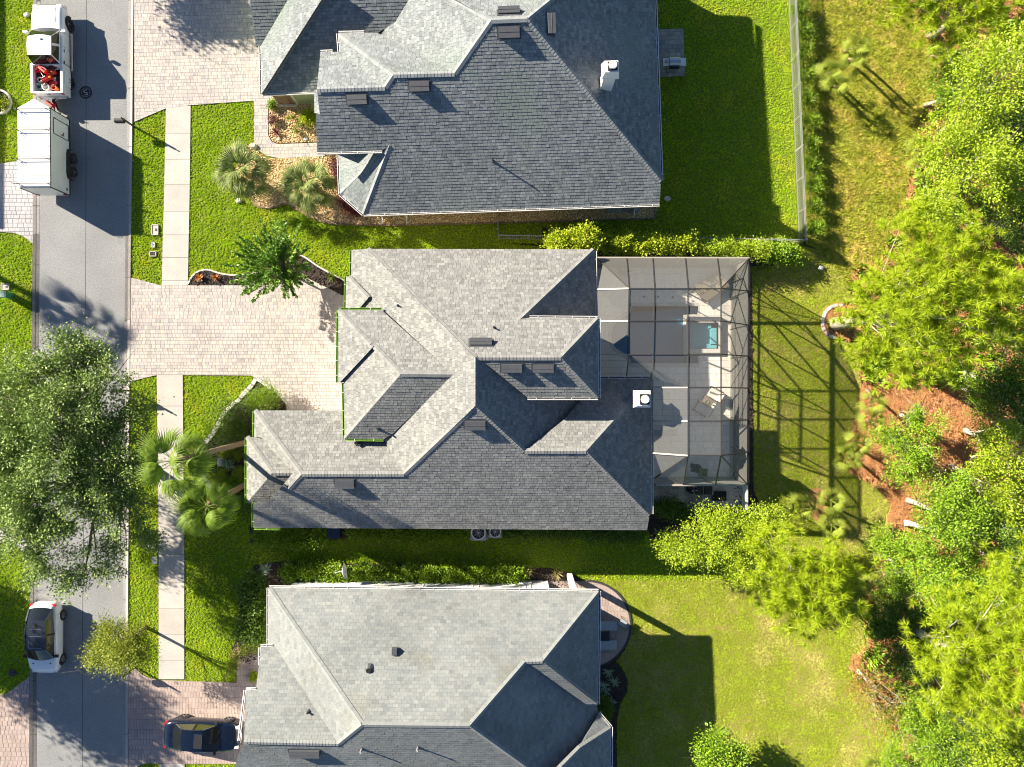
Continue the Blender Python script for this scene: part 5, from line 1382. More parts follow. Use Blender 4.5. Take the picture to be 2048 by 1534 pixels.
# white pickup towing the trailer; nose towards the top of the picture
def pickup():
    r = empty('pickup_truck', P(117.5, 114, 0), 'white crew cab pickup with a red cluttered bed, hitched to a trailer', 'truck', None, math.radians(90.6))
    L2 = 2.72; hw = .97
    m = MB(); m.smooth = True
    prof = [(2.72, .74, .76, .98, .48, .01), (2.55, .88, .88, 1.10, .40, .02), (2.1, .94, .94, 1.16, .38, .035), (1.5, .96, .96, 1.19, .38, .03), (1.15, .97, .97, 1.20, .38, .02), (.2, .97, .97, 1.16, .38, 0), (-.85, .97, .97, 1.16, .38, 0)]
    m.loft(shell(prof)); m.build('body', G['whitecar'], r)
    # cab
    A = [(1.10 + .14 * (1 - t * t), t * .86, 1.20) for t in np.linspace(-1, 1, 7)]
    Bq = [(.40 + .10 * (1 - t * t), t * .70, 1.84) for t in np.linspace(-1, 1, 7)]
    C = [(-.72, t * .70, 1.85) for t in np.linspace(-1, 1, 7)]
    D = [(-.98, t * .80, 1.20) for t in np.linspace(-1, 1, 7)]
    k = MB(); k.smooth = True; k.loft([A, Bq], cap=False, closed=False); k.build('windscreen', G['glass'], r)
    k = MB(); k.loft([C, D], cap=False, closed=False); k.build('rear_window', G['glass'], r)
    k = MB(); k.smooth = True; k.loft([Bq, [(-.15, t * .72, 1.90 - .02 * t * t) for t in np.linspace(-1, 1, 7)], C], cap=False, closed=False); roof = k.build('roof', G['whitecar'], r)
    MB().box((.22, -.12, 1.91), (.10, .14, .05), top=.6).build('roof_lamp', G['greypl'], roof)
    for s_, sg in ((0, -1), (-1, 1)):
        a, b, c, d = [Vector(q[s_]) for q in (A, Bq, C, D)]
        k = MB(); k.smooth = False
        m1, m1b = b.lerp(c, .42), a.lerp(d, .46)
        k.add([a, b, c, d], [(0, 1, 2, 3)]); k.build('cab_side', G['whitecar'], r)
        def win(p0, p1, p2, p3):
            cen = (p0 + p1 + p2 + p3) / 4; o_ = Vector((0, sg * .012, .006))
            q = [cen + (p - cen) * .80 + o_ for p in (p0, p1, p2, p3)]
            MB().add(q, [(0, 1, 2, 3)]).build('side_window', G['glasslit'], r)
        win(a, b, m1, m1b); win(m1b, m1, c, d)
        for xx in (-.10, -.80): MB().box((xx, sg * .978, 1.02), (.20, .03, .05)).build('door_handle', G['black'], r)
        for xx in (1.06, .12, -.86): MB().bar((xx, sg * .972, .45), (xx, sg * .975, 1.12), .012, .012).build('door_seam', G['dark'], r)
        k = MB(); k.bar((.95, sg * .9, 1.22), (.92, sg * 1.12, 1.25), .05); k.box((.92, sg * 1.16, 1.28), (.14, .22, .22)); k.build('side_mirror', G['whitecar'], r)
        for xx in (1.78, -1.72):
            wheel(r, xx, sg * (hw - .10), .40, .27, sg, 6, 'iron')
            t = MB(); t.loft([[(xx + a_ * math.cos(u), sg * (hw + .015), .40 + a_ * math.sin(u)) for u in np.linspace(-.2, math.pi + .2, 14)] for a_ in (.38, .50)], cap=False, closed=False); t.build('wheel_arch_shade', G['dark'], r)  # dark ring stands for the shade inside the arch
        MB().tube([(1.2, sg * 1.06, .42), (-1.1, sg * 1.06, .42)], .055, 8).build('side_step', G['chrome'], r)
        MB().box((2.58, sg * .72, 1.00), (.20, .30, .16)).build('headlight', G['headlamp'], r)
        # bed sides
        k = MB(); k.box((-1.80, sg * .895, .80), (1.80, .14, .78)); k.box((-1.72, sg * .97, .74), (.95, .08, .55), top=.85); k.build('bed_side', G['whitecar'], r)
        MB().box((-2.68, sg * .86, .98), (.06, .16, .28)).build('taillight', G['redlamp'], r)
    MB().box((-.98, 0, .82), (.10, 1.80, .78)).build('bed_front', G['whitecar'], r)
    tg = MB().box((-2.66, 0, .82), (.09, 1.66, .74)).build('tailgate', G['whitecar'], r)
    MB().box((-2.71, 0, 1.0), (.02, .22, .07)).build('handle', G['black'], tg)
    MB().box((-1.82, 0, .52), (1.62, 1.66, .08)).build('bed_floor', G['black'], r)
    MB().box((-2.80, 0, .58), (.16, 1.78, .20)).build('rear_bumper', G['chrome'], r)
    MB().box((2.72, 0, .62), (.20, 1.70, .24)).build('front_bumper', G['chrome'], r)
    MB().box((2.69, 0, .92), (.05, 1.15, .22)).build('grille', G['black'], r)
    MB().bar((-2.85, 0, .48), (-3.08, 0, .48), .08).build('tow_hitch', G['iron'], r)
    MB().bar((1.55, .60, 1.215), (2.5, .56, 1.14), .015, .012).build('bonnet_seam', G['dark'], r); MB().bar((1.55, -.60, 1.215), (2.5, -.56, 1.14), .015, .012).build('bonnet_seam', G['dark'], r)
    return r
truck = pickup()
# cargo in the bed, each its own thing (bed floor at z 0.56)
def bed(px, py, z=0.62): return P(px, py, 0.95) * 1.0 + Vector((0, 0, z - 0.95))
def jerrycan(px, py, rz, label, mat='red', s=1.0, z=.75, tilt=0.0):
    r = empty('jerrycan', bed(px, py, z), label, 'fuel can', 'things heaped in the truck bed', rz); r.rotation_euler = (tilt, 0, rz)
    m = MB(); m.box((0, 0, .16 * s), (.42 * s, .22 * s, .32 * s), top=.86); m.build('can', G[mat], r)
    MB().tube([(-.14 * s, 0, .32 * s), (-.12 * s, 0, .39 * s), (.04 * s, 0, .39 * s), (.08 * s, 0, .32 * s)], .02 * s, 6).build('handle', G[mat], r)
    MB().tube([(.14 * s, 0, .31 * s), (.22 * s, 0, .42 * s)], .03 * s, 6).build('spout', G['yellow'], r)
def bucket(px, py, label, mat, z=.60, r0=.14):
    r = empty('bucket', bed(px, py, z), label, 'bucket', 'things heaped in the truck bed')
    n = 14; m = MB(); m.loft([[(a * math.cos(2 * math.pi * k / n), a * math.sin(2 * math.pi * k / n), z_) for k in range(n)] for a, z_ in ((r0 * .82, 0), (r0, .36), (r0 * 1.08, .36), (r0 * 1.08, .39), (r0 * .93, .39), (r0 * .78, .05))]); m.build('pail', G[mat], r)
    MB().tube([(r0 * math.cos(t), r0 * .3 * math.sin(t), .39 + .02) for t in np.linspace(0, math.pi, 8)], .008, 5).build('handle', G['steel'], r)
def coil(px, py, label, mat, r0=.17, z=.80):
    m = MB()
    for k in range(3):
        m.tube([((r0 - .01 * k) * math.cos(t), (r0 - .01 * k) * math.sin(t), .03 + .045 * k) for t in np.linspace(0, 2 * math.pi, 15)], .026, 5)
    tag(m.build('hose_coil', G[mat], None, bed(px, py, z)), label, 'hose', 'things heaped in the truck bed')
def bag(px, py, rz, label, mat, d=(.4, .28, .22), z=.72):
    m = MB(); m.smooth = True; m.ball((0, 0, d[2] / 2), (d[0] / 2, d[1] / 2, d[2] / 2), 10, 6); m.bar((-d[0] * .2, 0, d[2]), (d[0] * .2, 0, d[2] + .02), .04)
    o = m.build('tool_bag', G[mat], None, bed(px, py, z)); o.rotation_euler = (0, 0, rz); tag(o, label, 'bag', 'things heaped in the truck bed')
def tool(px, py, rz, label, mat, L_=.5, head='steel', z=.98):
    r = empty('hand_tool', bed(px, py, z), label, 'tool', 'things heaped in the truck bed', rz)
    MB().tube([(-L_ / 2, 0, 0), (L_ / 2, 0, 0)], .022, 6).build('handle', G[mat], r)
    MB().box((L_ / 2, 0, 0), (.10, .20, .03)).build('head', G[head], r)
jerrycan(81, 127, .9, 'red fuel can at the front left corner of the truck bed', 'red', 1.2, .74)
jerrycan(90, 141, -.7, 'glossy red fuel can in the middle of the truck bed', 'red', 1.35, .80)
jerrycan(93, 154, .5, 'large red fuel can lying across the back half of the truck bed', 'red', 1.5, .74, .5)
jerrycan(76, 139, 1.4, 'small red fuel can against the left wall of the truck bed', 'red', .9, .76)
jerrycan(105, 140, 2.0, 'red fuel can beside the right wall of the truck bed', 'red', .95, .78)
bag(92, 132, .2, 'blue grey canvas bag at the front middle of the truck bed', 'blue', (.42, .36, .3))
bag(106, 130, .4, 'black tool bag at the front right corner of the truck bed', 'black', (.5, .42, .3))
bag(103, 165, .3, 'maroon cloth bundle near the truck tailgate', 'darkred', (.62, .36, .26))
bag(74, 150, .8, 'black bag halfway along the left wall of the truck bed', 'black', (.34, .4, .24), .66)
bucket(78, 172, 'pale green bucket at the back left of the truck bed', 'palegreen', .6, .19)
bucket(108, 175, 'orange red bucket at the back right of the truck bed', 'orange', .62, .15)
bucket(92, 174, 'white bucket against the middle of the tailgate', 'white', .6, .2)
coil(80, 159, 'white hose coil near the left wall of the truck bed', 'white', .15, .86)
coil(89, 166, 'brown hose coil behind the big red fuel can', 'wicker', .15, .86)
coil(106, 139, 'black hose coil on top of the right side cargo', 'black', .15, 1.02)
tool(100, 147, .2, 'yellow handled tool lying across the red cans', 'yellow', .42)
tool(104, 158, -.15, 'yellow handled tool on the maroon bundle', 'yellow', .36)
tool(84, 148, -1.0, 'white handled tool at the left of the truck bed', 'white', .5)

def trailer():
    r = empty('cargo_trailer', P(118, 320, 0), 'white enclosed cargo trailer with a V nose and roof ladder racks', 'trailer', None, math.radians(90.4))
    zr = 2.30; zb = .45; hl = 2.32; hw = .93; nose = .52
    out = [(-hl, -hw), (hl, -hw), (hl + nose, 0), (hl, hw), (-hl, hw)]
    m = MB(); m.prism(out, zb, zr - .03); m.build('body', G['whitealu'], r)
    m = MB(); m.prism([(x * 1.006, y * 1.012) for x, y in out], zr - .03, zr + .02); roof = m.build('roof', G['whitealu'], r)
    for x in np.linspace(-hl + .12, hl, 9): MB().bar((x, -hw, zr + .024), (x, hw, zr + .024), .035, .012).build('roof_seam', G['greypl'], roof)
    for x in (hl - .12, hl * .43, -hl * .30, -hl + .18):
        m = MB(); m.bar((x, -hw - .16, zr + .17), (x, hw + .16, zr + .17), .035, .035)
        for s_ in (-1, 1): m.bar((x, s_ * (hw - .06), zr), (x, s_ * (hw - .06), zr + .30), .035)
        for s_ in (-1, 1): m.bar((x, s_ * (hw + .14), zr + .16), (x, s_ * (hw + .20), zr + .34), .03)
        m.build('ladder_rack', G['black'], r)
    m = MB()
    for s_ in (-1, 1):
        m.bar((-hl, s_ * hw * 1.005, zb), (hl, s_ * hw * 1.005, zb), .05, .08)
        m.bar((-hl, s_ * hw * 1.006, zr - .04), (hl, s_ * hw * 1.006, zr - .04), .03, .06)
        m.bar((-hl, s_ * hw * 1.006, zb), (-hl, s_ * hw * 1.006, zr), .05)
        m.bar((hl, s_ * hw * 1.006, zb), (hl, s_ * hw * 1.006, zr), .04)
    m.bar((-hl, -hw, zr - .05), (-hl, hw, zr - .05), .06); m.build('frame_trim', G['black'], r)
    dr = MB()
    x0, x1, z0, z1 = hl - 1.35, hl - .42, zb + .12, zr - .32
    for a, b in (((x0, z0), (x1, z0)), ((x1, z0), (x1, z1)), ((x1, z1), (x0, z1)), ((x0, z1), (x0, z0))): dr.bar((a[0], -hw - .012, a[1]), (b[0], -hw - .012, b[1]), .035, .03)
    d_ = dr.build('side_door', G['black'], r)
    m = MB(); m.bar((x0 + .1, -hw - .03, 1.15), (x0 + .36, -hw - .03, 1.0), .03); m.bar((x0 + .15, -hw - .03, 1.0), (x0 + .15, -hw - .03, 1.25), .03); m.build('handle', G['black'], d_)
    for z in (z0 + .15, z1 - .15): MB().box((x1, -hw - .02, z), (.06, .03, .12)).build('hinge', G['black'], d_)
    for s_ in (-1, 1):
        for x in (-.02, -.84): wheel(r, x, s_ * (hw + .13), .33, .2, s_, 5, 'alloy')
        m = MB(); m.loft([[(-.43 + a * 1.02, s_ * (hw + y), .42 + b) for a, b in ((-.95, 0), (-.85, .28), (-.6, .36), (.6, .36), (.85, .28), (.95, 0))] for y in (.0, .26)], cap=False, closed=False); m.build('fender', G['black'], r)
        MB().box((-hl - .02, s_ * (hw - .12), .75), (.05, .12, .2)).build('taillight', G['redlamp'], r)
    MB().box((-hl + .3, -hw - .01, zb + .28), (.16, .02, .1)).build('vent_flap', G['black'], r)
    for s_ in (-1, 1): MB().bar((hl, s_ * .5, .42), (hl + 1.25, 0, .46), .08, .1).build('tongue_rail', G['black'], r)
    MB().bar((hl + .4, 0, .45), (hl + 1.42, 0, .48), .1, .1).build('coupler', G['iron'], r)
    m = MB(); m.tube([(hl + .95, .1, .15), (hl + .95, .1, .95)], .035, 8); m.bar((hl + .95, .1, .95), (hl + .95, -.08, .95), .03); m.build('tongue_jack', G['black'], r)
    q = r.matrix_world
    return r
tr_ = trailer()
rr = empty('fuel_tank', P(103, 209, .55), 'red plastic tank strapped on the trailer tongue', 'tank', None, -.5)
m = MB(); m.box((0, 0, .12), (.55, .26, .24), top=.85); m.build('tank', G['red'], rr); MB().disc((.12, 0), .05, .24, .29, 10).build('cap', G['black'], rr); MB().tube([(-.15, 0, .24), (-.1, 0, .3), (.02, 0, .3), (.06, 0, .24)], .018, 6).build('handle', G['red'], rr)

# ------------------------------------------------------------------ small street and garden things
def mailbox(px, py, label, rz=math.pi):
    r = empty('mailbox', P(px, py, 0), label, 'mailbox', 'black post mailboxes along the kerb', rz)
    m = MB(); m.bar((0, 0, 0), (0, 0, 1.42), .09); m.bar((0, 0, 1.42), (0, 0, 1.50), .05); m.ball((0, 0, 1.53), .045, 8, 5); m.build('post', G['black'], r)
    m = MB(); n = 8; prof = [(-.13, .0), (-.13, .14)] + [(-.13 * math.cos(t), .14 + .12 * math.sin(t)) for t in np.linspace(0.2, math.pi - .2, 6)] + [(.13, .14), (.13, 0)]
    m.loft([[(x, y, .95 + z) for y, z in prof] for x in (.06, .62)]); m.build('box', G['iron'], r)
    MB().bar((0, 0, .92), (.5, 0, .92), .06, .05).build('bracket', G['black'], r)
    MB().box((.63, 0, 1.07), (.02, .24, .22)).build('door', G['black'], r)
    return r
mailbox(269.5, 254, 'black mailbox on a post beside the top driveway')
mailbox(263, 781, 'black mailbox on a post at the edge of the big oak crown')
mailbox(271, 1334, 'black mailbox on a post under the young oak by the rose driveway')
o = empty('manhole_cover', P(171.5, 185, 0), 'round cast iron manhole cover in the road beside the pickup', 'manhole cover')
MB().ring((0, 0), .33, .40, .002, .012, 28).build('rim', G['iron'], o); MB().disc((0, 0), .325, .001, .009, 28).build('lid', G['iron'], o)
m = MB()
for a, b in (((-.12, .12), (.06, .16)), ((-.12, .12), (-.10, .0)), ((-.10, .0), (.10, -.02)), ((.10, -.02), (.12, -.13)), ((.12, -.13), (-.06, -.16))): m.bar((*a, .012), (*b, .012), .045, .012)
for k in range(18): m.bar((.24 * math.cos(k * .349), .24 * math.sin(k * .349), .011), (.30 * math.cos(k * .349), .30 * math.sin(k * .349), .011), .02, .008)
m.build('raised_emblem', G['steel'], o)
def lid(px, py, w, d, label, mat, ang=0, cat='meter box', z=.10):
    r = empty('meter_box', P(px, py, 0), label, cat, 'utility boxes set in the verge', ang)
    m = MB()
    for a, b, c, e in ((0, d / 2, w, .05), (0, -d / 2, w, .05), (w / 2, 0, .05, d), (-w / 2, 0, .05, d)): m.box((a, b, z / 2), (c, e, z))
    m.build('rim', G['conc'], r); MB().box((0, 0, z * .42), (w - .05, d - .05, z * .7)).build('lid', G[mat], r)
    MB().box((w * .2, 0, z * .82), (w * .3, d * .25, .02)).build('hatch', G['iron'], r)
lid(311, 460, .38, .62, 'beige meter box with a broken lid in the verge', 'conc')
lid(307.5, 490, .20, .30, 'small pale blue valve lid in the verge', 'lightblue')
lid(307, 508, .36, .28, 'dark meter box opening in the verge below the pale blue lid', 'dark')
lid(12, 574, .46, .36, 'grey concrete meter box in the left lawn', 'conc')
lid(310.5, 1120, .28, .36, 'pale blue valve lid in the verge below the big oak', 'lightblue')
def pedestal(px, py, label, body, cap, h=.8, w=.34):
    r = empty('utility_pedestal', P(px, py, 0), label, 'utility pedestal')
    MB().box((0, 0, h / 2), (w, w, h)).build('cabinet', G[body], r)
    m = MB(); m.box((0, 0, h + .05), (w + .06, w + .06, .10), top=.8); m.build('cap', G[cap], r); MB().box((w / 2, 0, h * .6), (.02, w * .7, h * .5)).build('door', G[body], r)
pedestal(23, 592, 'green utility pedestal with a pale cap in the left lawn', 'greenpl', 'palegreen', .75)
r = empty('short_pedestal', P(309, 1089, 0), 'small white capped utility pedestal beside the sidewalk slabs', 'standpipe')  # small utility pedestal, shaped here with a barrel and outlets
m = MB(); m.disc((0, 0), .11, 0, .42, 10, .10); m.disc((0, 0), .15, .42, .50, 10, .12); m.ball((0, 0, .52), (.12, .12, .10), 10, 5); m.build('barrel', G['white'], r)
for s_ in (-1, 1): MB().tube([(0, s_ * .08, .32), (0, s_ * .18, .32)], .05, 8).build('outlet', G['greypl'], r)
def rock(px, py, s, label, mat='stone', cat='rock'):
    m = MB(); rr_ = random.Random(int(px * 7 + py)); n = 9; secs = []
    for j in range(5):
        t = math.pi * (j + .3) / 5.6 - math.pi / 2
        secs.append([(s * math.cos(t) * (1 + rr_.uniform(-.2, .2)) * math.cos(2 * math.pi * k / n), s * .8 * math.cos(t) * (1 + rr_.uniform(-.2, .2)) * math.sin(2 * math.pi * k / n), s * .6 * (math.sin(t) + .6)) for k in range(n)])
    m.loft(secs); tag(m.build('rock', G[mat], None, P(px, py, .04)), label, cat)
rock(54, 31, .18, 'pale rock in the grass beside the pickup bonnet', 'edging')
rock(27, 1344, .28, 'dark rock on the lawn left of the white hatchback', 'iron')
rock(1334, 398, .22, 'pale stone on the shaded lawn at the slate roof corner', 'edging')
rock(1641, 536, .17, 'white stone block at the fence shadow tip', 'white')
rock(478, 402, .2, 'pale boulder under the left bed palm', 'edging'); rock(507, 293, .22, 'pale boulder above the left bed palm', 'edging')
rock(612, 278, .13, 'white round stone in the gravel bed by the wall', 'white'); rock(558, 279, .13, 'white round stone beside the spiky red plant', 'white')
for i, (px, py, wd) in enumerate(((1222, 422, .55), (1238, 421, .45), (1254, 420, .5), (1272, 421, .4))):
    tag(MB().box((0, 0, .05), (wd, .28, .1), top=.96).build('stepping_block', G['paverg'], None, P(px, py, .04)), ['grey splash block, first from the left along the gravel strip', 'grey splash block, second from the left along the gravel strip', 'grey splash block, third from the left along the gravel strip', 'grey splash block nearest the downspout in the gravel strip'][i], 'splash block', 'grey blocks in the gravel strip')
# air conditioners, bin and dish
def aircon(px, py, s, label):
    r = empty('air_conditioner', P(px, py, 0), label, 'air conditioner', 'air conditioners by the side wall')
    MB().box((0, 0, .42), (s, s, .80)).build('cabinet', G['greypl'], r); MB().box((0, 0, .03), (s + .2, s + .2, .08)).build('pad', G['conc'], r)
    m = MB(); m.ring((0, 0), s * .40, s * .47, .82, .86, 20)
    for k in range(10): m.bar((0, 0, .85), (s * .42 * math.cos(k * .628), s * .42 * math.sin(k * .628), .85), .012)
    m.build('fan_guard', G['white'], r); MB().disc((0, 0), s * .40, .80, .828, 18).build('fan_well', G['dark'], r)
    m = MB()
    for k in range(5): m.bar((0, 0, .835), (s * .34 * math.cos(k * 1.257), s * .34 * math.sin(k * 1.257), .835), .10, .012)
    m.build('fan', G['iron'], r)
aircon(958, 1060, .95, 'larger grey air conditioner tucked under the long south eave'); aircon(991, 1058, .75, 'smaller grey air conditioner tucked under the long south eave')
r = empty('wheelie_bin', P(676, 1058, 0), 'dark navy lidded bin standing under the south eave among hedges', 'bin')
MB().box((0, 0, .5), (.72, .62, .95), top=1.08).build('bin', G['navy'], r); MB().box((0, -.02, 1.0), (.80, .72, .07), top=.92).build('lid', G['navy'], r)
for s_ in (-1, 1): MB().tube([(s_ * .3 - .04, .3, .12), (s_ * .3 + .04, .3, .12)], .12, 10).build('wheel', G['rubber'], r)
r = empty('satellite_dish', P(688, 1131, 0), 'white satellite dish on a pole above the bottom hedge', 'satellite dish', None, math.radians(8))
m = MB(); n = 16
for sgn in (1, -1):
    secs = [[(-.10 * (a / .42) ** 2 * -1 + .02 * (sgn < 0), a * math.cos(2 * math.pi * k / n), 1.65 + a * 1.0 * math.sin(2 * math.pi * k / n)) for k in range(n)] for a in (.02, .15, .3, .45)]
    m.loft(secs, cap=False)
o = m.build('dish', G['white'], r); o.location = (.32, 0, 0)
MB().tube([(.25, 0, 0), (.25, 0, 1.6), (.32, 0, 1.65)], .03, 6).build('pole', G['greypl'], r)
MB().tube([(.32, 0, 1.3), (-.12, 0, 1.62)], .02, 6).build('feed_arm', G['white'], r); MB().tube([(-.17, 0, 1.62), (-.06, 0, 1.62)], .05, 8).build('feed_horn', G['greypl'], r)
tag(MB().box((0, 0, .12), (.16, .36, .24), top=.9).build('garden_lamp', G['white'], None, P(848, 1142, .04)), 'small white box lamp in the mulch above the bottom hedge', 'lamp')
r = empty('bed_lid', P(444, 925, 0), 'blue grey square utility lid in the planted bed beside the yucca', 'utility lid')  # utility lid on a low box, not a sign
MB().box((0, 0, .15), (.36, .50, .3), top=.94).build('box', G['lightblue'], r); MB().box((0, 0, .31), (.30, .44, .03)).build('lid', G['greypl'], r)
r = empty('garden_light', P(589, 1050, 0), 'thin black path light at the house corner', 'path light')

# ------------------------------------------------------------------ fences
def fence(name, a, b, label, zt=1.22, sp=.115, post_sp=1.85):
    A, B = P(*a), P(*b); d = B - A; L_ = d.length; d.normalize()
    r = empty('fence', A, label, 'fence', 'aluminium picket fences round the top garden', math.atan2(d.y, d.x))
    pk = MB().box((0, 0, zt / 2 + .03), (.03, .03, zt - .06)).mesh('picket', G['fence'])
    n = int(L_ / sp)
    for i in range(n): link('picket', pk, r, ((i + .5) * L_ / n, 0, 0))
    ps = MB().box((0, 0, zt / 2 + .03), (.06, .06, zt + .06)).box((0, 0, zt + .08), (.075, .075, .03)).mesh('post', G['fence'])
    k = int(round(L_ / post_sp))
    for i in range(k + 1): link('post', ps, r, (i * L_ / k, 0, 0))
    for z in (.16, zt - .18, zt): MB().bar((0, 0, z), (L_, 0, z), .03, .035).build('rail', G['fence'], r)
fence('f1', (1574, -60), (1597, 486), 'long picket fence between the green lawn and the dry meadow')
fence('f2', (997, 478), (1597, 487), 'picket fence behind the hedge, from the gate corner to the meadow')
fence('f3', (996, 428), (997, 478), 'short picket fence closing the side yard at the slate house')
MB().tube([(0, 0, 0), (0, 0, .45)], .025, 6).build('post', G['black'], r); MB().disc((0, 0), .09, .45, .52, 10, .03).build('lamp_shade', G['black'], r)

# ------------------------------------------------------------------ vegetation
def unit(v): return v / np.maximum(np.linalg.norm(v, axis=1, keepdims=True), 1e-6)

def leaves(name, C, axis, size, mat, r, aspect=.5, fold=.15, parent=None, droop=None):
    """one folded leaf (two triangles pairs) per centre; axis: rough growing direction of each leaf"""
    n = len(C)
    a = unit(axis + r.normal(0, .6, (n, 3)))
    up = unit(np.array([[0, 0, 1.0]]) + r.normal(0, .55, (n, 3)) + np.array([[-.25, .15, 0]]))
    s = unit(np.cross(a, up)); nn = np.cross(s, a)
    L_ = (size * r.uniform(.65, 1.3, n))[:, None]
    w = L_ * aspect * .5
    v0 = C - a * L_ * .5; v2 = C + a * L_ * .5
    v1 = C + s * w + nn * w * fold; v3 = C - s * w + nn * w * fold
    V = np.stack([v0, v1, v2, v3], 1).reshape(-1, 3)
    Fq = np.arange(4 * n).reshape(n, 4)
    return arr_mesh(name, V, Fq, G[mat], 4)

def crown_points(r, blobs, n_clump, per, clump_r, shell=.55, flat=.6):
    """blobs (x, y, z, radius, zscale): clumps of leaves near the blobs' skins; returns leaf centres, axes and clump centres"""
    B = np.array(blobs, float)
    w = B[:, 3] ** 2; w /= w.sum()
    idx = r.choice(len(B), n_clump, p=w)
    d = unit(r.normal(size=(n_clump, 3))); d[:, 2] = np.where(d[:, 2] < -.2, -d[:, 2] * .6, d[:, 2])
    rad = B[idx, 3] * (shell + (1 - shell) * r.random(n_clump)) * r.uniform(.8, 1.08, n_clump)
    cc = B[idx, :3] + d * rad[:, None] * np.stack([np.ones(n_clump), np.ones(n_clump), B[idx, 4]], 1)
    cr = clump_r * r.uniform(.55, 1.3, n_clump)
    cnt = np.maximum(3, (per * (cr / clump_r) ** 2).astype(int))
    rep = np.repeat(np.arange(n_clump), cnt)
    off = r.normal(size=(len(rep), 3)) * .5; off[:, 2] *= flat
    # ragged outline: stretch each clump along its own outward direction
    st = (off * d[rep]).sum(1, keepdims=True) * d[rep] * .45
    C = cc[rep] + (off + st) * cr[rep][:, None]
    ax = unit(off + d[rep] * .8 + np.array([[0, 0, .1]]))
    return C, ax, cc

def limbs(m, base, cc, r, h, r0, n_l=9, bend=.35, top=None):
    """trunk and limbs out to some of the clumps"""
    top = np.array([0, 0, h]) if top is None else np.array(top)
    m.smooth = True
    tp = [np.array(base) + (top - np.array(base)) * t + np.array([math.sin(t * 4) * r0 * .5, math.cos(t * 3) * r0 * .4 - r0 * .4, 0]) for t in np.linspace(0, 1, 6)]
    m.tube([tuple(p) for p in tp], [r0 * (1.35 if i == 0 else 1.0 - .09 * i) for i in range(6)], 9)
    if len(cc) == 0: return
    sel = cc[r.choice(len(cc), min(n_l, len(cc)), replace=False)]
    for c in sel:
        st = tp[int(r.integers(2, 6))]
        md = st + (c - st) * .55 + np.array([r.normal(0, bend), r.normal(0, bend), .25])
        rr_ = r0 * r.uniform(.22, .42)
        m.tube([tuple(st), tuple(st * .6 + md * .4 + np.array([0, 0, .1])), tuple(md), tuple(c)], [rr_, rr_ * .75, rr_ * .5, rr_ * .15], 5)
        for k in range(2):
            e = c + r.normal(0, .6, 3)
            m.tube([tuple(md), tuple((md + e) / 2 + r.normal(0, .1, 3)), tuple(e)], [rr_ * .4, rr_ * .25, rr_ * .06], 4)

def tree(name, base_px, blobs_px, label, cat='tree', mat='oak', bark='bark', n_clump=300, per=60, clump_r=.6, size=.16, r0=.2, h=None, seed=0, group=None, aspect=.5, shell=.55, n_l=12, base_z=0.0, flat=.6):
    """blobs_px: (px, py, z, radius m, zscale) with px, py as seen in the photograph at height z"""
    r = np.random.default_rng(1000 + seed)
    b0 = P(*base_px, base_z)
    root = empty(name, b0, label, cat, group)
    bl = []
    for px, py, z, rad, zs in blobs_px:
        p = P(px, py, z) - b0; bl.append((p.x, p.y, p.z, rad, zs))
    C, ax, cc = crown_points(r, bl, n_clump, per, clump_r, shell, flat)
    keep = C[:, 2] > .06; C, ax = C[keep], ax[keep]
    link('crown', leaves('crown', C, ax, size, mat, r, aspect), root)
    m = MB()
    hz = h or float(np.mean([b[2] for b in bl]))
    ctr = np.mean(np.array(bl)[:, :2], axis=0)
    limbs(m, (0, 0, -.1), cc, r, hz, r0, n_l, top=(ctr[0] * .7, ctr[1] * .7, hz))
    m.build('trunk', G[bark], root)
    return root

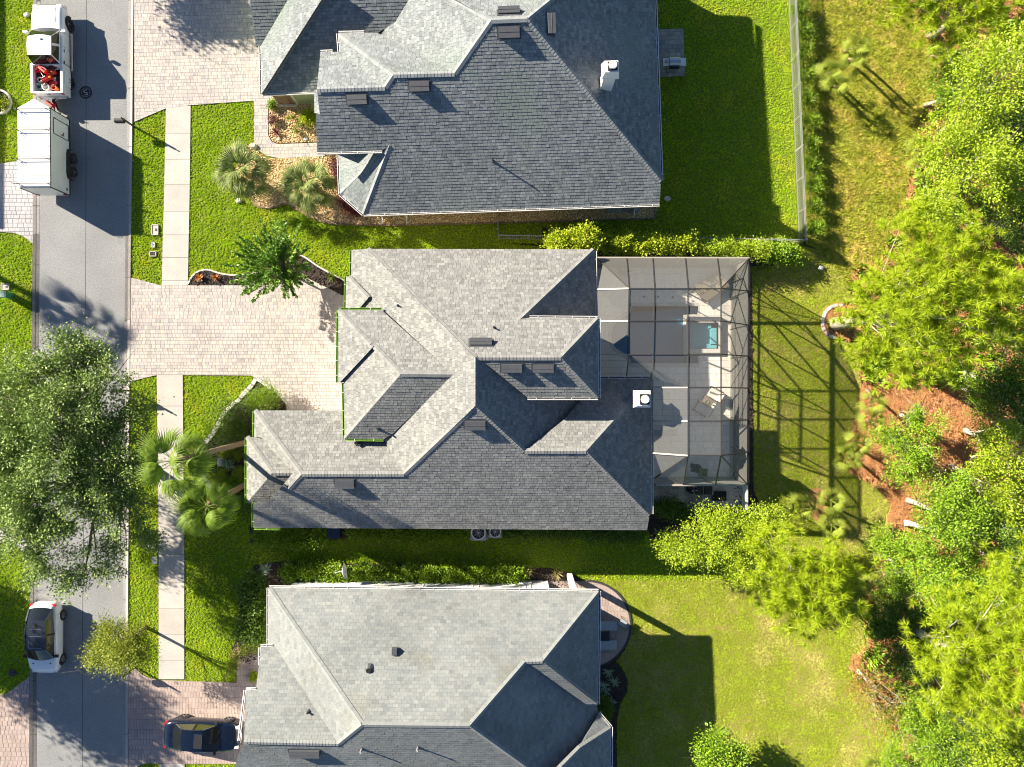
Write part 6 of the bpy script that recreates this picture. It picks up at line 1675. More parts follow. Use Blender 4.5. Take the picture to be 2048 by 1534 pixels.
def pine(base_px, blobs_px, label, seed, n_tuft=900, needles=26, ln=.30, r0=.24, top_px=None, group='pines at the wood edge', mat='pine', spread=1.0):
    r = np.random.default_rng(2000 + seed)
    b0 = P(*base_px, 0)
    root = empty('pine_tree', b0, label, 'tree', group)
    B = np.array([[*(P(px, py, z) - b0), rad, zs] for px, py, z, rad, zs in blobs_px])
    w = B[:, 3] ** 2; w /= w.sum()
    # boughs, each carrying a spray of tufts
    nb = max(12, n_tuft // 6); idx = r.choice(len(B), nb, p=w)
    d = unit(r.normal(size=(nb, 3))); d[:, 2] = np.where(d[:, 2] < -.15, -d[:, 2], d[:, 2])
    bt = B[idx, :3] + d * (B[idx, 3] * r.uniform(.35, 1.0, nb))[:, None] * np.stack([np.ones(nb), np.ones(nb), B[idx, 4]], 1)
    rep = np.repeat(np.arange(nb), 6)
    T = bt[rep] + r.normal(0, .40, (len(rep), 3)) * np.array([1, 1, .6]) + d[rep] * r.uniform(-.45, .25, len(rep))[:, None]
    out = unit(T - B[idx[rep], :3] + np.array([[0, 0, .5]]))
    n = len(T); ax = unit(out + r.normal(0, .35, (n, 3)) + np.array([[0, 0, .35]]))
    R_ = np.repeat(np.arange(n), needles)
    dirs = unit(ax[R_] * r.uniform(.05, 1.0, len(R_))[:, None] + unit(r.normal(size=(len(R_), 3))) * .85)
    sd = unit(np.cross(dirs, r.normal(size=(len(R_), 3)))) * .015
    ll = (ln * r.uniform(.7, 1.15, len(R_)))[:, None]
    p0 = T[R_]
    V = np.stack([p0 - sd, p0 + sd, p0 + dirs * ll - np.array([[0, 0, .03]])], 1).reshape(-1, 3)
    link('crown', arr_mesh('crown', V, np.arange(len(V)).reshape(-1, 3), G[mat], 3), root)
    m = MB(); m.smooth = True
    top = P(*top_px) - b0 if top_px else Vector(np.mean(B[:, :3], axis=0)) + Vector((0, 0, 1))
    tp = [Vector((0, 0, -.1)).lerp(top, t) + Vector((math.sin(t * 5) * .12, math.cos(t * 4) * .12 - .12, 0)) for t in np.linspace(0, 1, 7)]
    m.tube(tp, [r0 * 1.25, r0, r0 * .92, r0 * .78, r0 * .55, r0 * .32, r0 * .08], 10)
    for k in range(min(nb, 46)):
        st = tp[int(r.integers(3, 7))]; e = Vector(bt[k]); md = st.lerp(e, .5) + Vector((r.normal(0, .15), r.normal(0, .15), .2)); q = min(.045, r0 * r.uniform(.10, .17))
        m.tube([st, md, e], [q, q * .65, q * .2], 5)
    m.build('trunk', G['palebark'], root)
    return root

def fan_frond(r, pet, blade, nseg=26, spread=2.5, droop=.5, mat='frond', w=.05, tip_droop=.35):
    """a palm leaf: petiole along +x then a fan of pleated strips"""
    V = []; Fq = []
    def quad(a, b, c, d):
        n = len(V); V.extend([a, b, c, d]); Fq.append((n, n + 1, n + 2, n + 3))
    pz = lambda x: .28 * math.sin(min(1, x / pet) * 1.4) * pet - droop * (x / (pet + blade)) ** 2 * pet
    k = 5
    for i in range(k):
        x0, x1 = pet * i / k, pet * (i + 1) / k
        quad((x0, -.018, pz(x0)), (x0, .018, pz(x0)), (x1, .014, pz(x1)), (x1, -.014, pz(x1)))
    hx, hz = pet, pz(pet); slope = (pz(pet) - pz(pet - .05)) / .05
    for i in range(nseg):
        t = (i / (nseg - 1) - .5) * spread
        ll = blade * (1 - .30 * abs(t / (spread / 2)) ** 2) * r.uniform(.9, 1.08)
        dx, dy = math.cos(t), math.sin(t)
        prev = None; steps = 4
        for s_ in range(steps + 1):
            u = s_ / steps
            ww = w * (0.35 + 1.3 * u if u < .45 else .93 * (1 - (u - .45) * 1.75)) * .5 + .003
            x = hx + dx * ll * u * (1 - .12 * u * u); y = dy * ll * u * (1 - .12 * u * u)
            z = hz + slope * (x - hx) * .9 - tip_droop * blade * u ** 2.2 + abs(t) * .10 * u * blade + (.012 if i % 2 else -.012) * (1 - u)
            cur = ((x - dy * ww, y + dx * ww, z), (x + dy * ww, y - dx * ww, z))
            if prev: quad(prev[0], prev[1], cur[1], cur[0])
            prev = cur
    return arr_mesh('frond', np.array(V), np.array(Fq), G[mat], 4)

FR = np.random.default_rng(77)
FRONDS = {
    'tall': [fan_frond(FR, 1.10, 1.05, 22, 2.75, .5, 'frond', .060, .58) for _ in range(4)],
    'bed': [fan_frond(FR, .95, .95, 14, 2.2, .45, 'frondg', .062, .45) for _ in range(4)],
    'dead': [fan_frond(FR, .9, .8, 14, 1.6, 1.0, 'drygrass', .05, .6) for _ in range(4)],
    'small': [fan_frond(FR, .50, .62, 12, 2.8, .25, 'frondy', .052, .25) for _ in range(4)],
}
def palm(name, base_px, crown_px, zc, label, kind, nf, seed, trunk_r=.16, cat='palm', group=None, scale=1.0, lo=-35, hi=70, bark='palmbark'):
    r = np.random.default_rng(3000 + seed)
    b0 = P(*base_px, 0); c = P(*crown_px, zc) - b0
    root = empty(name, b0, label, cat, group)
    m = MB(); m.smooth = True
    pts = [Vector((0, 0, -.05)).lerp(c, t) + Vector((0, 0, 0)) for t in np.linspace(0, 1, 9)]
    for i, p in enumerate(pts):
        t = i / 8; p.x = c.x * t ** 1.4; p.y = c.y * t ** 1.4
    rad = [trunk_r * (1.45 if i == 0 else 1.15 if i == 1 else 1.0 - .02 * i) for i in range(9)]
    m.tube(pts, rad, 10)
    if trunk_r > .1:
        for k in range(16):
            t = .75 + .25 * k / 16; p = Vector((c.x * t ** 1.4, c.y * t ** 1.4, c.z * t)); a = k * 2.4
            m.bar(p, p + Vector((math.cos(a) * .22, math.sin(a) * .22, .20)), .05, .03)
    m.build('trunk', G[bark], root)
    if kind != 'small':
        for k in range(4):
            o = link('frond', FRONDS['dead'][k], root, c)
            o.matrix_basis = Matrix.Translation(c - Vector((0, 0, .25))) @ Matrix.Rotation(k * 1.7 + r.uniform(0, 1), 4, 'Z') @ Matrix.Rotation(math.radians(48 + 6 * k), 4, 'Y') @ Matrix.Scale(scale * .8, 4)
            o['label'] = 'dry brown drooping frond'
    for k in range(nf):
        a = k * 2.39996 + r.uniform(-.25, .25)
        el = math.radians(lo + (hi - lo) * ((k + .5) / nf) + r.uniform(-8, 8))
        o = link('frond', FRONDS[kind][int(r.integers(4))], root, c + Vector((0, 0, .05)))
        o.rotation_mode = 'XYZ'
        o.matrix_basis = Matrix.Translation(c) @ Matrix.Rotation(a, 4, 'Z') @ Matrix.Rotation(-el, 4, 'Y') @ Matrix.Rotation(r.uniform(-.4, .4), 4, 'X') @ Matrix.Scale(scale * r.uniform(.82, 1.1), 4)
    return root

# --- the big street oak
oak_blobs = [(a, b, c * .6, d * 1.08, e) for a, b, c, d, e in [(130, 760, 8.5, 2.6, .7), (60, 800, 8.0, 2.5, .7), (190, 800, 8.3, 2.5, .7), (245, 850, 7.2, 2.2, .7), (120, 880, 9.5, 2.8, .7), (30, 900, 8.2, 2.6, .7), (210, 930, 8.6, 2.5, .7),
             (270, 960, 6.8, 1.7, .7), (100, 980, 9.3, 2.7, .7), (190, 1020, 8.0, 2.3, .7), (30, 1000, 8.2, 2.6, .7), (250, 1050, 6.8, 2.0, .7), (100, 1090, 8.2, 2.2, .7), (180, 1120, 7.4, 1.8, .7), (150, 715, 8.2, 1.5, .7), (55, 850, 8.6, 2.5, .7), (-30, 960, 7.6, 2.6, .7), (70, 1040, 8.4, 2.2, .7)]]
tree('oak_tree', (291, 930), oak_blobs, 'very large green oak spreading its crown over the road', mat='oak', n_clump=700, per=210, clump_r=.52, size=.14, r0=.34, h=3.4, seed=1, n_l=46, shell=.5)
yo = [(235, 1275, 3.6, 1.25, .8), (205, 1300, 3.3, .95, .8), (260, 1300, 3.8, 1.15, .8), (285, 1285, 3.3, .95, .8), (240, 1315, 3.3, 1.0, .8), (225, 1258, 3.6, .7, .9), (190, 1310, 3.0, .6, .8), (250, 1290, 4.4, .9, .8)]
tree('oak_tree', (292, 1254), yo, 'young yellow green oak at the kerb beside the white hatchback', mat='oak2', n_clump=190, per=110, clump_r=.40, size=.10, r0=.10, h=3.0, seed=2, n_l=16)
my_core = [(552, 520, 3.0, 1.15, .9), (520, 540, 2.8, .85, .8), (585, 530, 2.8, .9, .8), (555, 555, 2.9, .85, .8), (545, 490, 3.0, .75, .9), (575, 495, 2.8, .6, .9), (515, 505, 2.7, .6, .8), (600, 555, 2.5, .6, .8), (560, 580, 2.6, .5, .8)]
def shoot_tree(name, base_px, ctr_px, zc, rad, label, cat, mat, n_sh, per, size, seed, h0=1.1, flat=.62):
    # many leafy shoots fanning out from a short trunk
    r = np.random.default_rng(6000 + seed); b0 = P(*base_px, 0); c = np.array(P(*ctr_px, zc) - b0)
    root = empty(name, b0, label, cat)
    C = []; A = []; m = MB(); m.smooth = True
    m.tube([(0, 0, -.1), (.03, -.02, h0 * .6), (c[0] * .4, c[1] * .4, h0)], [.09, .075, .06], 8)
    for k in range(n_sh):
        d = unit(r.normal(size=(1, 3)))[0]; d[2] = abs(d[2]) * .9 - .12
        e = c + d * np.array([1, 1, flat]) * rad * r.uniform(.55, 1.12)
        s0 = np.array([c[0] * .4, c[1] * .4, h0]); mid = s0 * .45 + e * .55 + np.array([0, 0, .25])
        q = [s0 * (1 - t) ** 2 + 2 * mid * t * (1 - t) + e * t * t for t in np.linspace(0, 1, 5)]
        m.tube([tuple(p) for p in q], [.028, .022, .016, .01, .004], 4)
        n = int(per * r.uniform(.7, 1.3)); t = 1 - r.random(n) ** 1.5 * .62
        pts = s0 * ((1 - t) ** 2)[:, None] + 2 * mid * (t * (1 - t))[:, None] + e * (t * t)[:, None]
        off = unit(r.normal(size=(n, 3))); C.append(pts + off * (.05 + .16 * (1.05 - t))[:, None]); A.append(off * .8 + unit((e - mid)[None])[0])
    link('crown', leaves('crown', np.concatenate(C), np.concatenate(A), size, mat, r, .42), root)
    m.build('trunk', G['palebark'], root)
    return root
shoot_tree('crape_myrtle', (583, 548), (546, 528), 2.7, 2.55, 'glossy dark green crape myrtle at the corner of the pale driveway', 'tree', 'myrtle', 120, 85, .19, 3)

# --- street palms
palm('palm_tree', (505, 882), (352, 922), 9.2, 'tall fan palm with its crown over the sidewalk', 'tall', 22, 1, .17, group='tall fan palms')
palm('palm_tree', (507, 962), (414, 1012), 6.6, 'shorter fan palm with its crown over the lawn right of the sidewalk', 'tall', 21, 2, .17, group='tall fan palms', scale=.92)
palm('palm_tree', (-330, 375), (-640, 285), 8.2, 'fan palm across the street, left of the picture, shading the road', 'tall', 30, 3, .19)
palm('bushy_palm', (500, 352), (487, 345), 1.9, 'bushy fan palm in the gravel bed nearest the sidewalk', 'bed', 40, 4, .15, group='bushy palms in the gravel bed', lo=-30, hi=75, scale=1.08)
palm('bushy_palm', (628, 375), (617, 370), 1.9, 'bushy fan palm in the gravel bed beside the slate house', 'bed', 40, 5, .15, group='bushy palms in the gravel bed', lo=-30, hi=75, scale=1.02)
# --- palmettos round the wood edge
pml = [((1690, 103), (1712, 97), 2.4, 'small fan palm in the meadow, topmost of the four'), ((1692, 122), (1708, 122), 2.2, 'small fan palm in the meadow, just under the topmost'), ((1650, 150), (1661, 147), 1.6, 'small fan palm in the meadow, nearest the fence'), ((1662, 172), (1671, 173), 1.6, 'small fan palm in the meadow, lowest of the four'),
       ((1732, 780), (1745, 806), 2.2, 'small fan palm at the top edge of the orange straw'), ((1735, 842), (1745, 847), 1.8, 'small fan palm below the straw edge palm'), ((1712, 895), (1714, 890), 1.6, 'yellow green fan palm on the straw corner by the lawn'), ((1700, 912), (1692, 915), 1.6, 'yellow green fan palm leaning over the shaded lawn'),
       ((1625, 1012), (1604, 1014), 1.4, 'small fan palm in the lawn bed, left one'), ((1645, 1003), (1662, 1000), 1.9, 'small fan palm in the lawn bed, upper right one'), ((1648, 1035), (1663, 1050), 1.9, 'small fan palm in the lawn bed, lowest one'), ((1738, 1160), (1746, 1172), 1.3, 'dark fan palm between the pine and the wood'),
       ((1862, 112), (1876, 118), 1.4, 'fan palm at the meadow side of the top wood'), ((1830, 300), (1836, 298), 1.5, 'pale fan palm under the yellow vine tree, upper one'), ((1832, 335), (1840, 336), 1.5, 'pale fan palm under the yellow vine tree, lower one'), ((1735, 1545), (1742, 1540), 1.3, 'fan palm at the bottom wood edge')]
for i, (b, c, z, lab) in enumerate(pml):
    palm('palmetto', b, c, z, lab, 'small', 12, 20 + i, .085, 'small palm', 'small fan palms round the wood edge', 1.0, -30, 70)

# --- pines
pine((1668, 648), [(1860, 600, 9.5, 4.2, .6), (1790, 560, 8.5, 3.0, .6), (1930, 560, 9, 3.2, .6), (1860, 520, 9, 3.2, .6), (1780, 660, 8, 2.6, .6), (1930, 660, 8.5, 3.0, .6), (1850, 690, 8, 2.6, .6), (1990, 610, 8.5, 2.4, .6), (1865, 455, 9, 2.0, .6), (1740, 610, 8, 1.6, .6), (1760, 710, 7.5, 1.4, .6)], 'very large pine with pompom needles behind the straw ring bed', 1, 1250, 60, .42, .34, (1800, 615, 8.6))
pine((1860, 70), [(1925, 25, 5.4, 3.0, .6), (1850, 15, 5, 2.2, .6), (1990, 45, 5.4, 2.6, .6), (1900, 70, 4.6, 1.9, .6), (1840, -50, 5.4, 3.0, .6), (1960, -50, 5.4, 3.2, .6)], 'feathery pine at the top right corner of the picture', 2, 600, 60, .42, .24, (1925, 20, 5.0))
pine((1540, 1130), [(1590, 1150, 6.5, 2.3, .6), (1640, 1185, 6.5, 2.0, .6), (1550, 1110, 6, 1.8, .6), (1620, 1225, 6, 1.6, .6), (1560, 1190, 6, 1.8, .6), (1520, 1090, 5.6, 1.2, .6), (1665, 1140, 6, 1.1, .6)], 'bright lime pine standing over the bottom back lawn', 3, 560, 60, .42, .2, (1585, 1155, 6.0))
pine((1800, 1250), [(1950, 1300, 8.5, 2.9, .6), (1900, 1350, 8, 2.3, .6), (2000, 1370, 8.5, 2.4, .6), (1900, 1250, 8.2, 2.2, .6), (1990, 1210, 8.5, 2.4, .6), (1930, 1410, 7.5, 1.8, .6), (2050, 1290, 9, 2.6, .6), (1860, 1300, 7.6, 1.4, .6), (2040, 1150, 9, 1.8, .6)], 'broad lime pine at the lower right of the wood', 4, 800, 60, .42, .28, (1930, 1300, 8.0))

# --- broadleaf trees and shrubs of the wood
def bl(px, py, z, rad, n=5, seed=0, zs=.75, sp=.75):
    r = np.random.default_rng(500 + seed + int(px)); k = F / (H - z)
    return [(px, py, z, rad * .75, zs)] + [(px + math.cos(t + r.random()) * rad * sp * k * r.uniform(.6, 1.1), py + math.sin(t + r.random()) * rad * sp * k * r.uniform(.6, 1.1), z * r.uniform(.78, 1.0), rad * r.uniform(.38, .58), zs) for t in np.linspace(0, 2 * math.pi, n, endpoint=False)]
WOOD = [
    ((1870, 390), 1950, 330, 7.0, 3.0, 'broady', 'yellow vine covered tree at the upper right of the wood', .17, 340, .62),
    ((1880, 270), 2005, 150, 7.5, 2.5, 'broady', 'yellow green tree against the right edge below the top pine', .17, 230, .6),
    ((1850, 210), 1925, 185, 3.4, 1.7, 'broad', 'dark green bush at the meadow edge of the top wood', .16, 150, .5),
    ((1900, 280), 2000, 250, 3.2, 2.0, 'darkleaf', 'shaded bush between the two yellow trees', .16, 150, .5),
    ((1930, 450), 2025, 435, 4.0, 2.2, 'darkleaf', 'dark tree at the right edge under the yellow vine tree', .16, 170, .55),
    ((1865, 425), 1885, 420, 2.6, 1.3, 'broad', 'green bush between the vine tree and the giant pine', .15, 90, .45),
    ((1785, 880), 1815, 905, 3.0, 1.9, 'broad', 'loose light green tree on the orange straw', .16, 150, .5),
    ((1800, 830), 1832, 838, 2.6, .6, 'broad', 'slim sapling on the orange straw above the loose tree', .15, 26, .36),
    ((1815, 1000), 1905, 1035, 5.6, 2.2, 'broad', 'round green tree below the orange straw', .15, 230, .5),
    ((1765, 1115), 1810, 1125, 3.0, 1.9, 'broad', 'light green bush over the dead white log', .15, 200, .5),
    ((1790, 1140), 1890, 1160, 5.0, 2.2, 'broad', 'wide green tree in the middle of the lower wood', .15, 240, .55),
    ((1930, 860), 2010, 900, 5.5, 2.0, 'broady', 'sparse yellow green tree right of the orange straw', .17, 130, .5),
    ((1900, 930), 2000, 985, 5.0, 2.0, 'broady', 'yellow green tree at the right edge beside the orange straw', .17, 150, .55),
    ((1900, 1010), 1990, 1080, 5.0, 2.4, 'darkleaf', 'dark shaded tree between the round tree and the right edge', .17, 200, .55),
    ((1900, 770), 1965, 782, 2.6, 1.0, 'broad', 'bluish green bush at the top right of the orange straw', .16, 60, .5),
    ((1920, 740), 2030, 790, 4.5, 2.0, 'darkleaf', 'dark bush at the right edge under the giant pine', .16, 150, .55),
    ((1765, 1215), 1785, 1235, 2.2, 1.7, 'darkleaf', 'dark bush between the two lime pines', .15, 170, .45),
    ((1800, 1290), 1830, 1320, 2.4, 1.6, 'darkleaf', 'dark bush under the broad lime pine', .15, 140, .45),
    ((1790, 1430), 1830, 1440, 2.2, 1.5, 'broad', 'green bush beside the orange leaved sapling', .15, 120, .45),
    ((1830, 1470), 1885, 1490, 2.6, 2.0, 'broad', 'green bush at the bottom of the wood', .15, 180, .5),
    ((1890, 1420), 1960, 1460, 3.4, 2.2, 'darkleaf', 'dark tree below the broad lime pine', .15, 190, .5),
    ((1920, 1500), 2010, 1510, 4.0, 2.3, 'broady', 'yellow green tree in the bottom right corner', .17, 200, .55),
    ((1780, 1520), 1800, 1530, 1.6, 1.3, 'broad', 'low bush where the lawn meets the bottom wood', .14, 90, .4),
    ((1950, 620), 2060, 700, 5.0, 2.6, 'broad', 'tree at the right edge behind the giant pine', .17, 200, .6),
    ((1960, 1100), 2060, 1180, 5.0, 2.4, 'broad', 'tree at the right edge beside the broad lime pine', .17, 180, .6),
]
for i, (b, px, py, z, rad, mat, lab, size, nc, cr) in enumerate(WOOD):
    tree('broadleaf_tree' if z > 3 else 'bush', b, bl(px, py, z, rad, 6, i), lab, 'tree' if z > 3 else 'bush', mat, 'palebark', int(nc * .50), 120, cr * .92, size * .78, .06 + .02 * z, z * .7, 40 + i, 'trees and bushes of the wood', n_l=16, shell=.5)
lt = [(a + 6, b + 17, c, d, e) for a, b, c, d, e in [(1355, 1078, 3.0, 1.2, .7), (1400, 1060, 3.4, 1.5, .7), (1450, 1045, 3.8, 1.6, .7), (1505, 1040, 3.8, 1.4, .7), (1535, 1030, 3.4, .9, .7), (1450, 1095, 3.4, 1.3, .7), (1470, 1125, 3.2, 1.0, .7), (1325, 1085, 2.6, .7, .7), (1420, 1020, 3.2, .9, .7), (1500, 1085, 3.4, 1.2, .7)]]
tree('small_tree', (1420, 1045), lt, 'pale yellow green spreading tree behind the equipment slab', mat='broady', bark='bark', n_clump=230, per=110, clump_r=.46, size=.115, r0=.12, h=2.4, seed=5, n_l=22)
tree('bush', (1425, 1512), bl(1437, 1512, 2.2, 1.3, 6, 3), 'glossy round bush at the bottom of the back lawn', 'bush', 'broad', 'bark', 150, 50, .42, .15, .08, 1.4, 6)
tree('sapling', (1718, 1338), [(1745, 1370, 1.8, 1.1, .6), (1790, 1415, 2.0, 1.2, .6), (1725, 1350, 1.4, .8, .6), (1770, 1440, 1.8, .9, .6), (1715, 1385, 1.4, .7, .6)], 'sparse sapling with orange leaves by the wood at lower right', 'tree', 'autumn', 'deadwood', 130, 24, .5, .12, .05, 1.4, 7, n_l=18)
def dead_log(a, b, za, zb, r0, label):
    A = P(*a, za); m = MB(); m.smooth = True; Bv = P(*b, zb) - A
    pts = [Bv * t + Vector((0, math.sin(t * 6) * .05, 0)) for t in np.linspace(0, 1, 6)]
    m.tube(pts, [r0 * (1 - .1 * i) for i in range(6)], 9)
    o = m.build('dead_trunk', G['deadwood'], None, A); return tag(o, label, 'log')
dead_log((1808, 1046), (1862, 1058), .22, .7, .20, 'thick bare white log on the straw beside the lawn')
dead_log((1955, 866), (1992, 853), .3, 1.4, .10, 'short pale stump leaning at the right of the orange straw')
dead_log((1944, 915), (1985, 908), .4, 1.6, .09, 'pale branch leaning from the straw to the yellow tree')
dead_log((1713, 1340), (1780, 1400), .3, 1.3, .10, 'long pale fallen trunk under the orange leaved sapling')
dead_log((1808, 1458), (1850, 1488), .3, 1.0, .09, 'pale fallen trunk at the bottom wood edge')

# --- hedges and garden plants
def hedge(line, wid, ht, label, mat, seed, n_clump, per=46, size=.10, cr=.28, cat='hedge', group=None, name='hedge'):
    r = np.random.default_rng(4000 + seed); W = [P(*p) for p in line]; b0 = W[0].copy()
    root = empty(name, b0, label, cat, group)
    bl_ = []
    for a, b in zip(W, W[1:]):
        n = max(1, int((b - a).length / (wid * .45)))
        for k in range(n): 
            p = a.lerp(b, (k + .5) / n) - b0; bl_.append((p.x + r.normal(0, .06), p.y + r.normal(0, .06), ht * r.uniform(.48, .58), wid * r.uniform(.44, .54), ht / wid * .95))
    C, ax, cc = crown_points(r, bl_, n_clump, per, cr, .75, .8)
    C = C[C[:, 2] > .03]; ax = ax[:len(C)]
    link('foliage', leaves('foliage', C, ax, size, mat, r, .6), root)
    m = MB()
    for q in bl_[::2]: m.tube([(q[0], q[1], 0), (q[0] + .05, q[1], ht * .5)], .025, 5)
    m.build('stems', G['bark'], root)
    return root
hedge([(1096, 500), (1130, 499), (1172, 500)], 1.3, 3.7, 'bright lime hedge against the top wall of the grey house', 'hedgey', 1, 420, size=.14, cr=.34)
hedge([(1198, 494), (1290, 497), (1375, 500)], .95, 2.5, 'dark shaded hedge above the pool screen', 'hedgey', 2, 340, size=.13)
hedge([(1380, 503), (1450, 505), (1512, 507)], 1.0, 2.0, 'yellow green clipped hedge at the corner of the pool screen', 'broady', 3, 260, size=.10)
hedge([(1520, 508), (1575, 512)], 1.1, 1.3, 'loose dark hedge end by the fence corner', 'broad', 4, 120, size=.12)
hedge([(522, 1066), (590, 1072), (655, 1066)], 1.2, 1.1, 'green hedge along the lower left wall of the grey house', 'hedge', 5, 260, size=.11)
hedge([(705, 1062), (800, 1064), (940, 1064)], .7, .9, 'long low green hedge under the south eave', 'hedge', 6, 260, size=.11)
hedge([(1010, 1064), (1150, 1065), (1290, 1066)], .5, .7, 'long low dark hedge at the right end of the south eave', 'darkleaf', 7, 220, size=.11)
hedge([(582, 1138), (640, 1137), (698, 1139)], .85, 1.2, 'bright hedge left of the satellite dish', 'hedge', 8, 270, size=.12)
hedge([(715, 1140), (800, 1140), (905, 1142)], .85, 1.2, 'bright hedge right of the satellite dish', 'hedge', 9, 300, size=.12)
hedge([(912, 1143), (980, 1144), (1038, 1145)], .85, 1.2, 'bright hedge at the right end of the white wall', 'hedge', 10, 230, size=.12)
hedge([(515, 1150), (522, 1200), (516, 1260)], 1.4, 1.5, 'dark hedge at the upper left corner of the white house', 'darkleaf', 11, 260, size=.14, cr=.34)
for i, (a, b) in enumerate((((1490, 570), (1492, 640)), ((1493, 760), (1493, 860)))):
    pass
RL = [(1592, 20), (1598, 62), (1600, 104), (1604, 150), (1606, 196), (1610, 240), (1612, 285), (1614, 330), (1617, 372), (1620, 415), (1622, 455)]
for i, (px, py) in enumerate(RL):
    tree('shrub', (px + 6, py), bl(px + 8, py, .7, .55, 4, 70 + i, .8), 'green shrub along the meadow side of the long fence, one of an even row', 'bush', 'hedge', 'bark', 42, 40, .26, .11, .03, .4, 70 + i, 'shrubs in a row along the meadow fence', n_l=4)
def ball_bush(px, py, rad, label, mat='hedge', n=60, z=None, cat='bush', size=.08, group=None, name='bush', sd=0):
    z = z or rad * .9
    return tree(name, (px, py), [(px, py, z, rad, .9)], label, cat, mat, 'bark', n, 40, rad * .5, size, .03, z * .7, 200 + int(px) + sd, group, shell=.8, n_l=4)
ball_bush(536, 796, .78, 'clipped round bush at the corner of the pale driveway', 'hedge', 110)
ball_bush(508, 806, .62, 'low bush left of the clipped round bush', 'hedge', 70)
for i, (px, py, rd, lab) in enumerate(((470, 1312, .36, 'round topiary ball at the left of the rose walk'), (492, 1299, .30, 'round topiary ball second along the rose walk'), (512, 1296, .26, 'round topiary ball nearest the white house'), (466, 1333, .32, 'round topiary ball at the lawn corner of the rose walk'))):
    ball_bush(px, py, rd, lab, 'oak2', 46, size=.06, group='topiary balls by the rose walk')
ball_bush(507, 1352, .26, 'lime leafy plant in the small bed by the rose walk', 'hedgey', 26, size=.09)
ball_bush(522, 1278, .35, 'olive green bush under the white gutter corner', 'oak2', 40)
ball_bush(544, 209, .26, 'small green bush in the gravel by the brick pier', 'hedge', 30)
ball_bush(547, 239, .26, 'small maroon bush in the gravel bed', 'maroonleaf', 34, size=.06)
ball_bush(618, 236, .42, 'lime bush against the entry wall of the slate house', 'hedgey', 46, size=.11)
ball_bush(583, 236, .25, 'thin green plant in the middle of the gravel bed', 'oak2', 12); ball_bush(592, 262, .22, 'sparse low plant in the lower gravel bed', 'oak2', 9); ball_bush(600, 246, .25, 'olive tuft in the gravel bed', 'oak2', 10)
def spiky(px, py, n, ln, label, mat, cat='plant', seed=0, el=(10, 75), w=.07, z0=.05, name='spiky_plant', curve=.2):
    r = np.random.default_rng(5000 + seed + int(px)); V = []; Fq = []
    for k in range(n):
        a = k * 2.4 + r.uniform(-.2, .2); e = math.radians(r.uniform(*el)); l_ = ln * r.uniform(.75, 1.1)
        d = np.array([math.cos(a) * math.cos(e), math.sin(a) * math.cos(e), math.sin(e)]); s_ = np.array([-math.sin(a), math.cos(a), 0]) * w / 2
        prev = None
        for u, ww in ((0, .5), (.35, 1.0), (.75, .7), (1.0, .05)):
            p = d * l_ * u - np.array([0, 0, curve * l_ * u * u]) + np.array([0, 0, z0])
            cur = (p - s_ * ww, p + s_ * ww)
            if prev is not None: i = len(V); V.extend([prev[0], prev[1], cur[1], cur[0]]); Fq.append((i, i + 1, i + 2, i + 3))
            prev = cur
    return tag(link(name, arr_mesh(name, np.array(V), np.array(Fq), G[mat], 4), None, P(px, py, .04)), label, cat)
spiky(462, 927, 46, .55, 'pale green yucca rosette in the planted bed', 'agave', w=.06, name='yucca', z0=.3)
spiky(553, 265, 26, .5, 'dark red spiky plant at the lower left of the gravel bed', 'maroonleaf', w=.05)
spiky(663, 553, 30, .45, 'green spiky plant in the mulch by the green gutter', 'frond', w=.05)
spiky(400, 555, 22, .40, 'orange bromeliad in the mulch by the sidewalk', 'bromeliad', w=.07); spiky(432, 556, 20, .36, 'orange and green bromeliad nearer the myrtle', 'bromeliad', w=.07)
for i, (px, py) in enumerate(((1216, 1344), (1208, 1370), (1228, 1362), (1212, 1380), (1224, 1402))):
    spiky(px, py, 11, .45, ['silver agave nearest the curved patio', 'silver agave against the house wall, upper one', 'silver agave at the lawn side of the dark bed', 'silver agave against the house wall, lower one', 'silver agave at the lower end of the dark bed'][i], 'agave', w=.07, el=(5, 45), name='agave')
spiky(533, 1137, 24, .55, 'silver green agave in the mulch at the upper left of the white house', 'agave', w=.07, el=(5, 55), name='agave')
spiky(1058, 1140, 60, .75, 'dry yellow grass tuft at the right end of the bottom hedge', 'drygrass', w=.03, el=(30, 85), name='grass_tuft'); spiky(1113, 1145, 60, .65, 'dry yellow grass tuft by the porch mulch', 'drygrass', w=.03, el=(30, 85), name='grass_tuft')
spiky(1243, 548, 26, .7, 'potted fan plant behind the screen at the top left of the deck', 'frondg', w=.06, z0=.45, name='potted_plant')
# planted bed by the tall palm
for i, (px, py, rad, mat, lab) in enumerate(((470, 830, .95, 'darkleaf', 'dark green ground shrub at the top of the planted bed'), (452, 858, .95, 'hedge', 'green shrub in the palm shade inside the stone edging'), (478, 862, .85, 'darkleaf', 'dark shrub against the green gutter in the planted bed'), (450, 905, .32, 'hedgey', 'lime plant under the tall palm trunk'), (478, 903, .50, 'oak2', 'olive shrub beside the tall palm trunk'), (415, 918, .30, 'darkleaf', 'small dark plant at the stone edging'),
        (440, 955, .55, 'hedgey', 'yellow croton left of the shorter palm trunk'), (484, 950, .42, 'hedgey', 'yellow croton against the house wall'), (462, 968, .60, 'hedge', 'green shrub under the shorter palm trunk'), (500, 1000, .65, 'darkleaf', 'dark shrub at the lower end of the planted bed'))):
    ball_bush(px, py, rad, lab, mat, int(70 * max(rad, .4)), z=rad * .55, size=.09, sd=i)
hedge([(668, 318), (676, 345), (679, 378)], .55, .55, 'reddish shrub row beside the porch of the slate house', 'maroonleaf', 30, 90, size=.08)
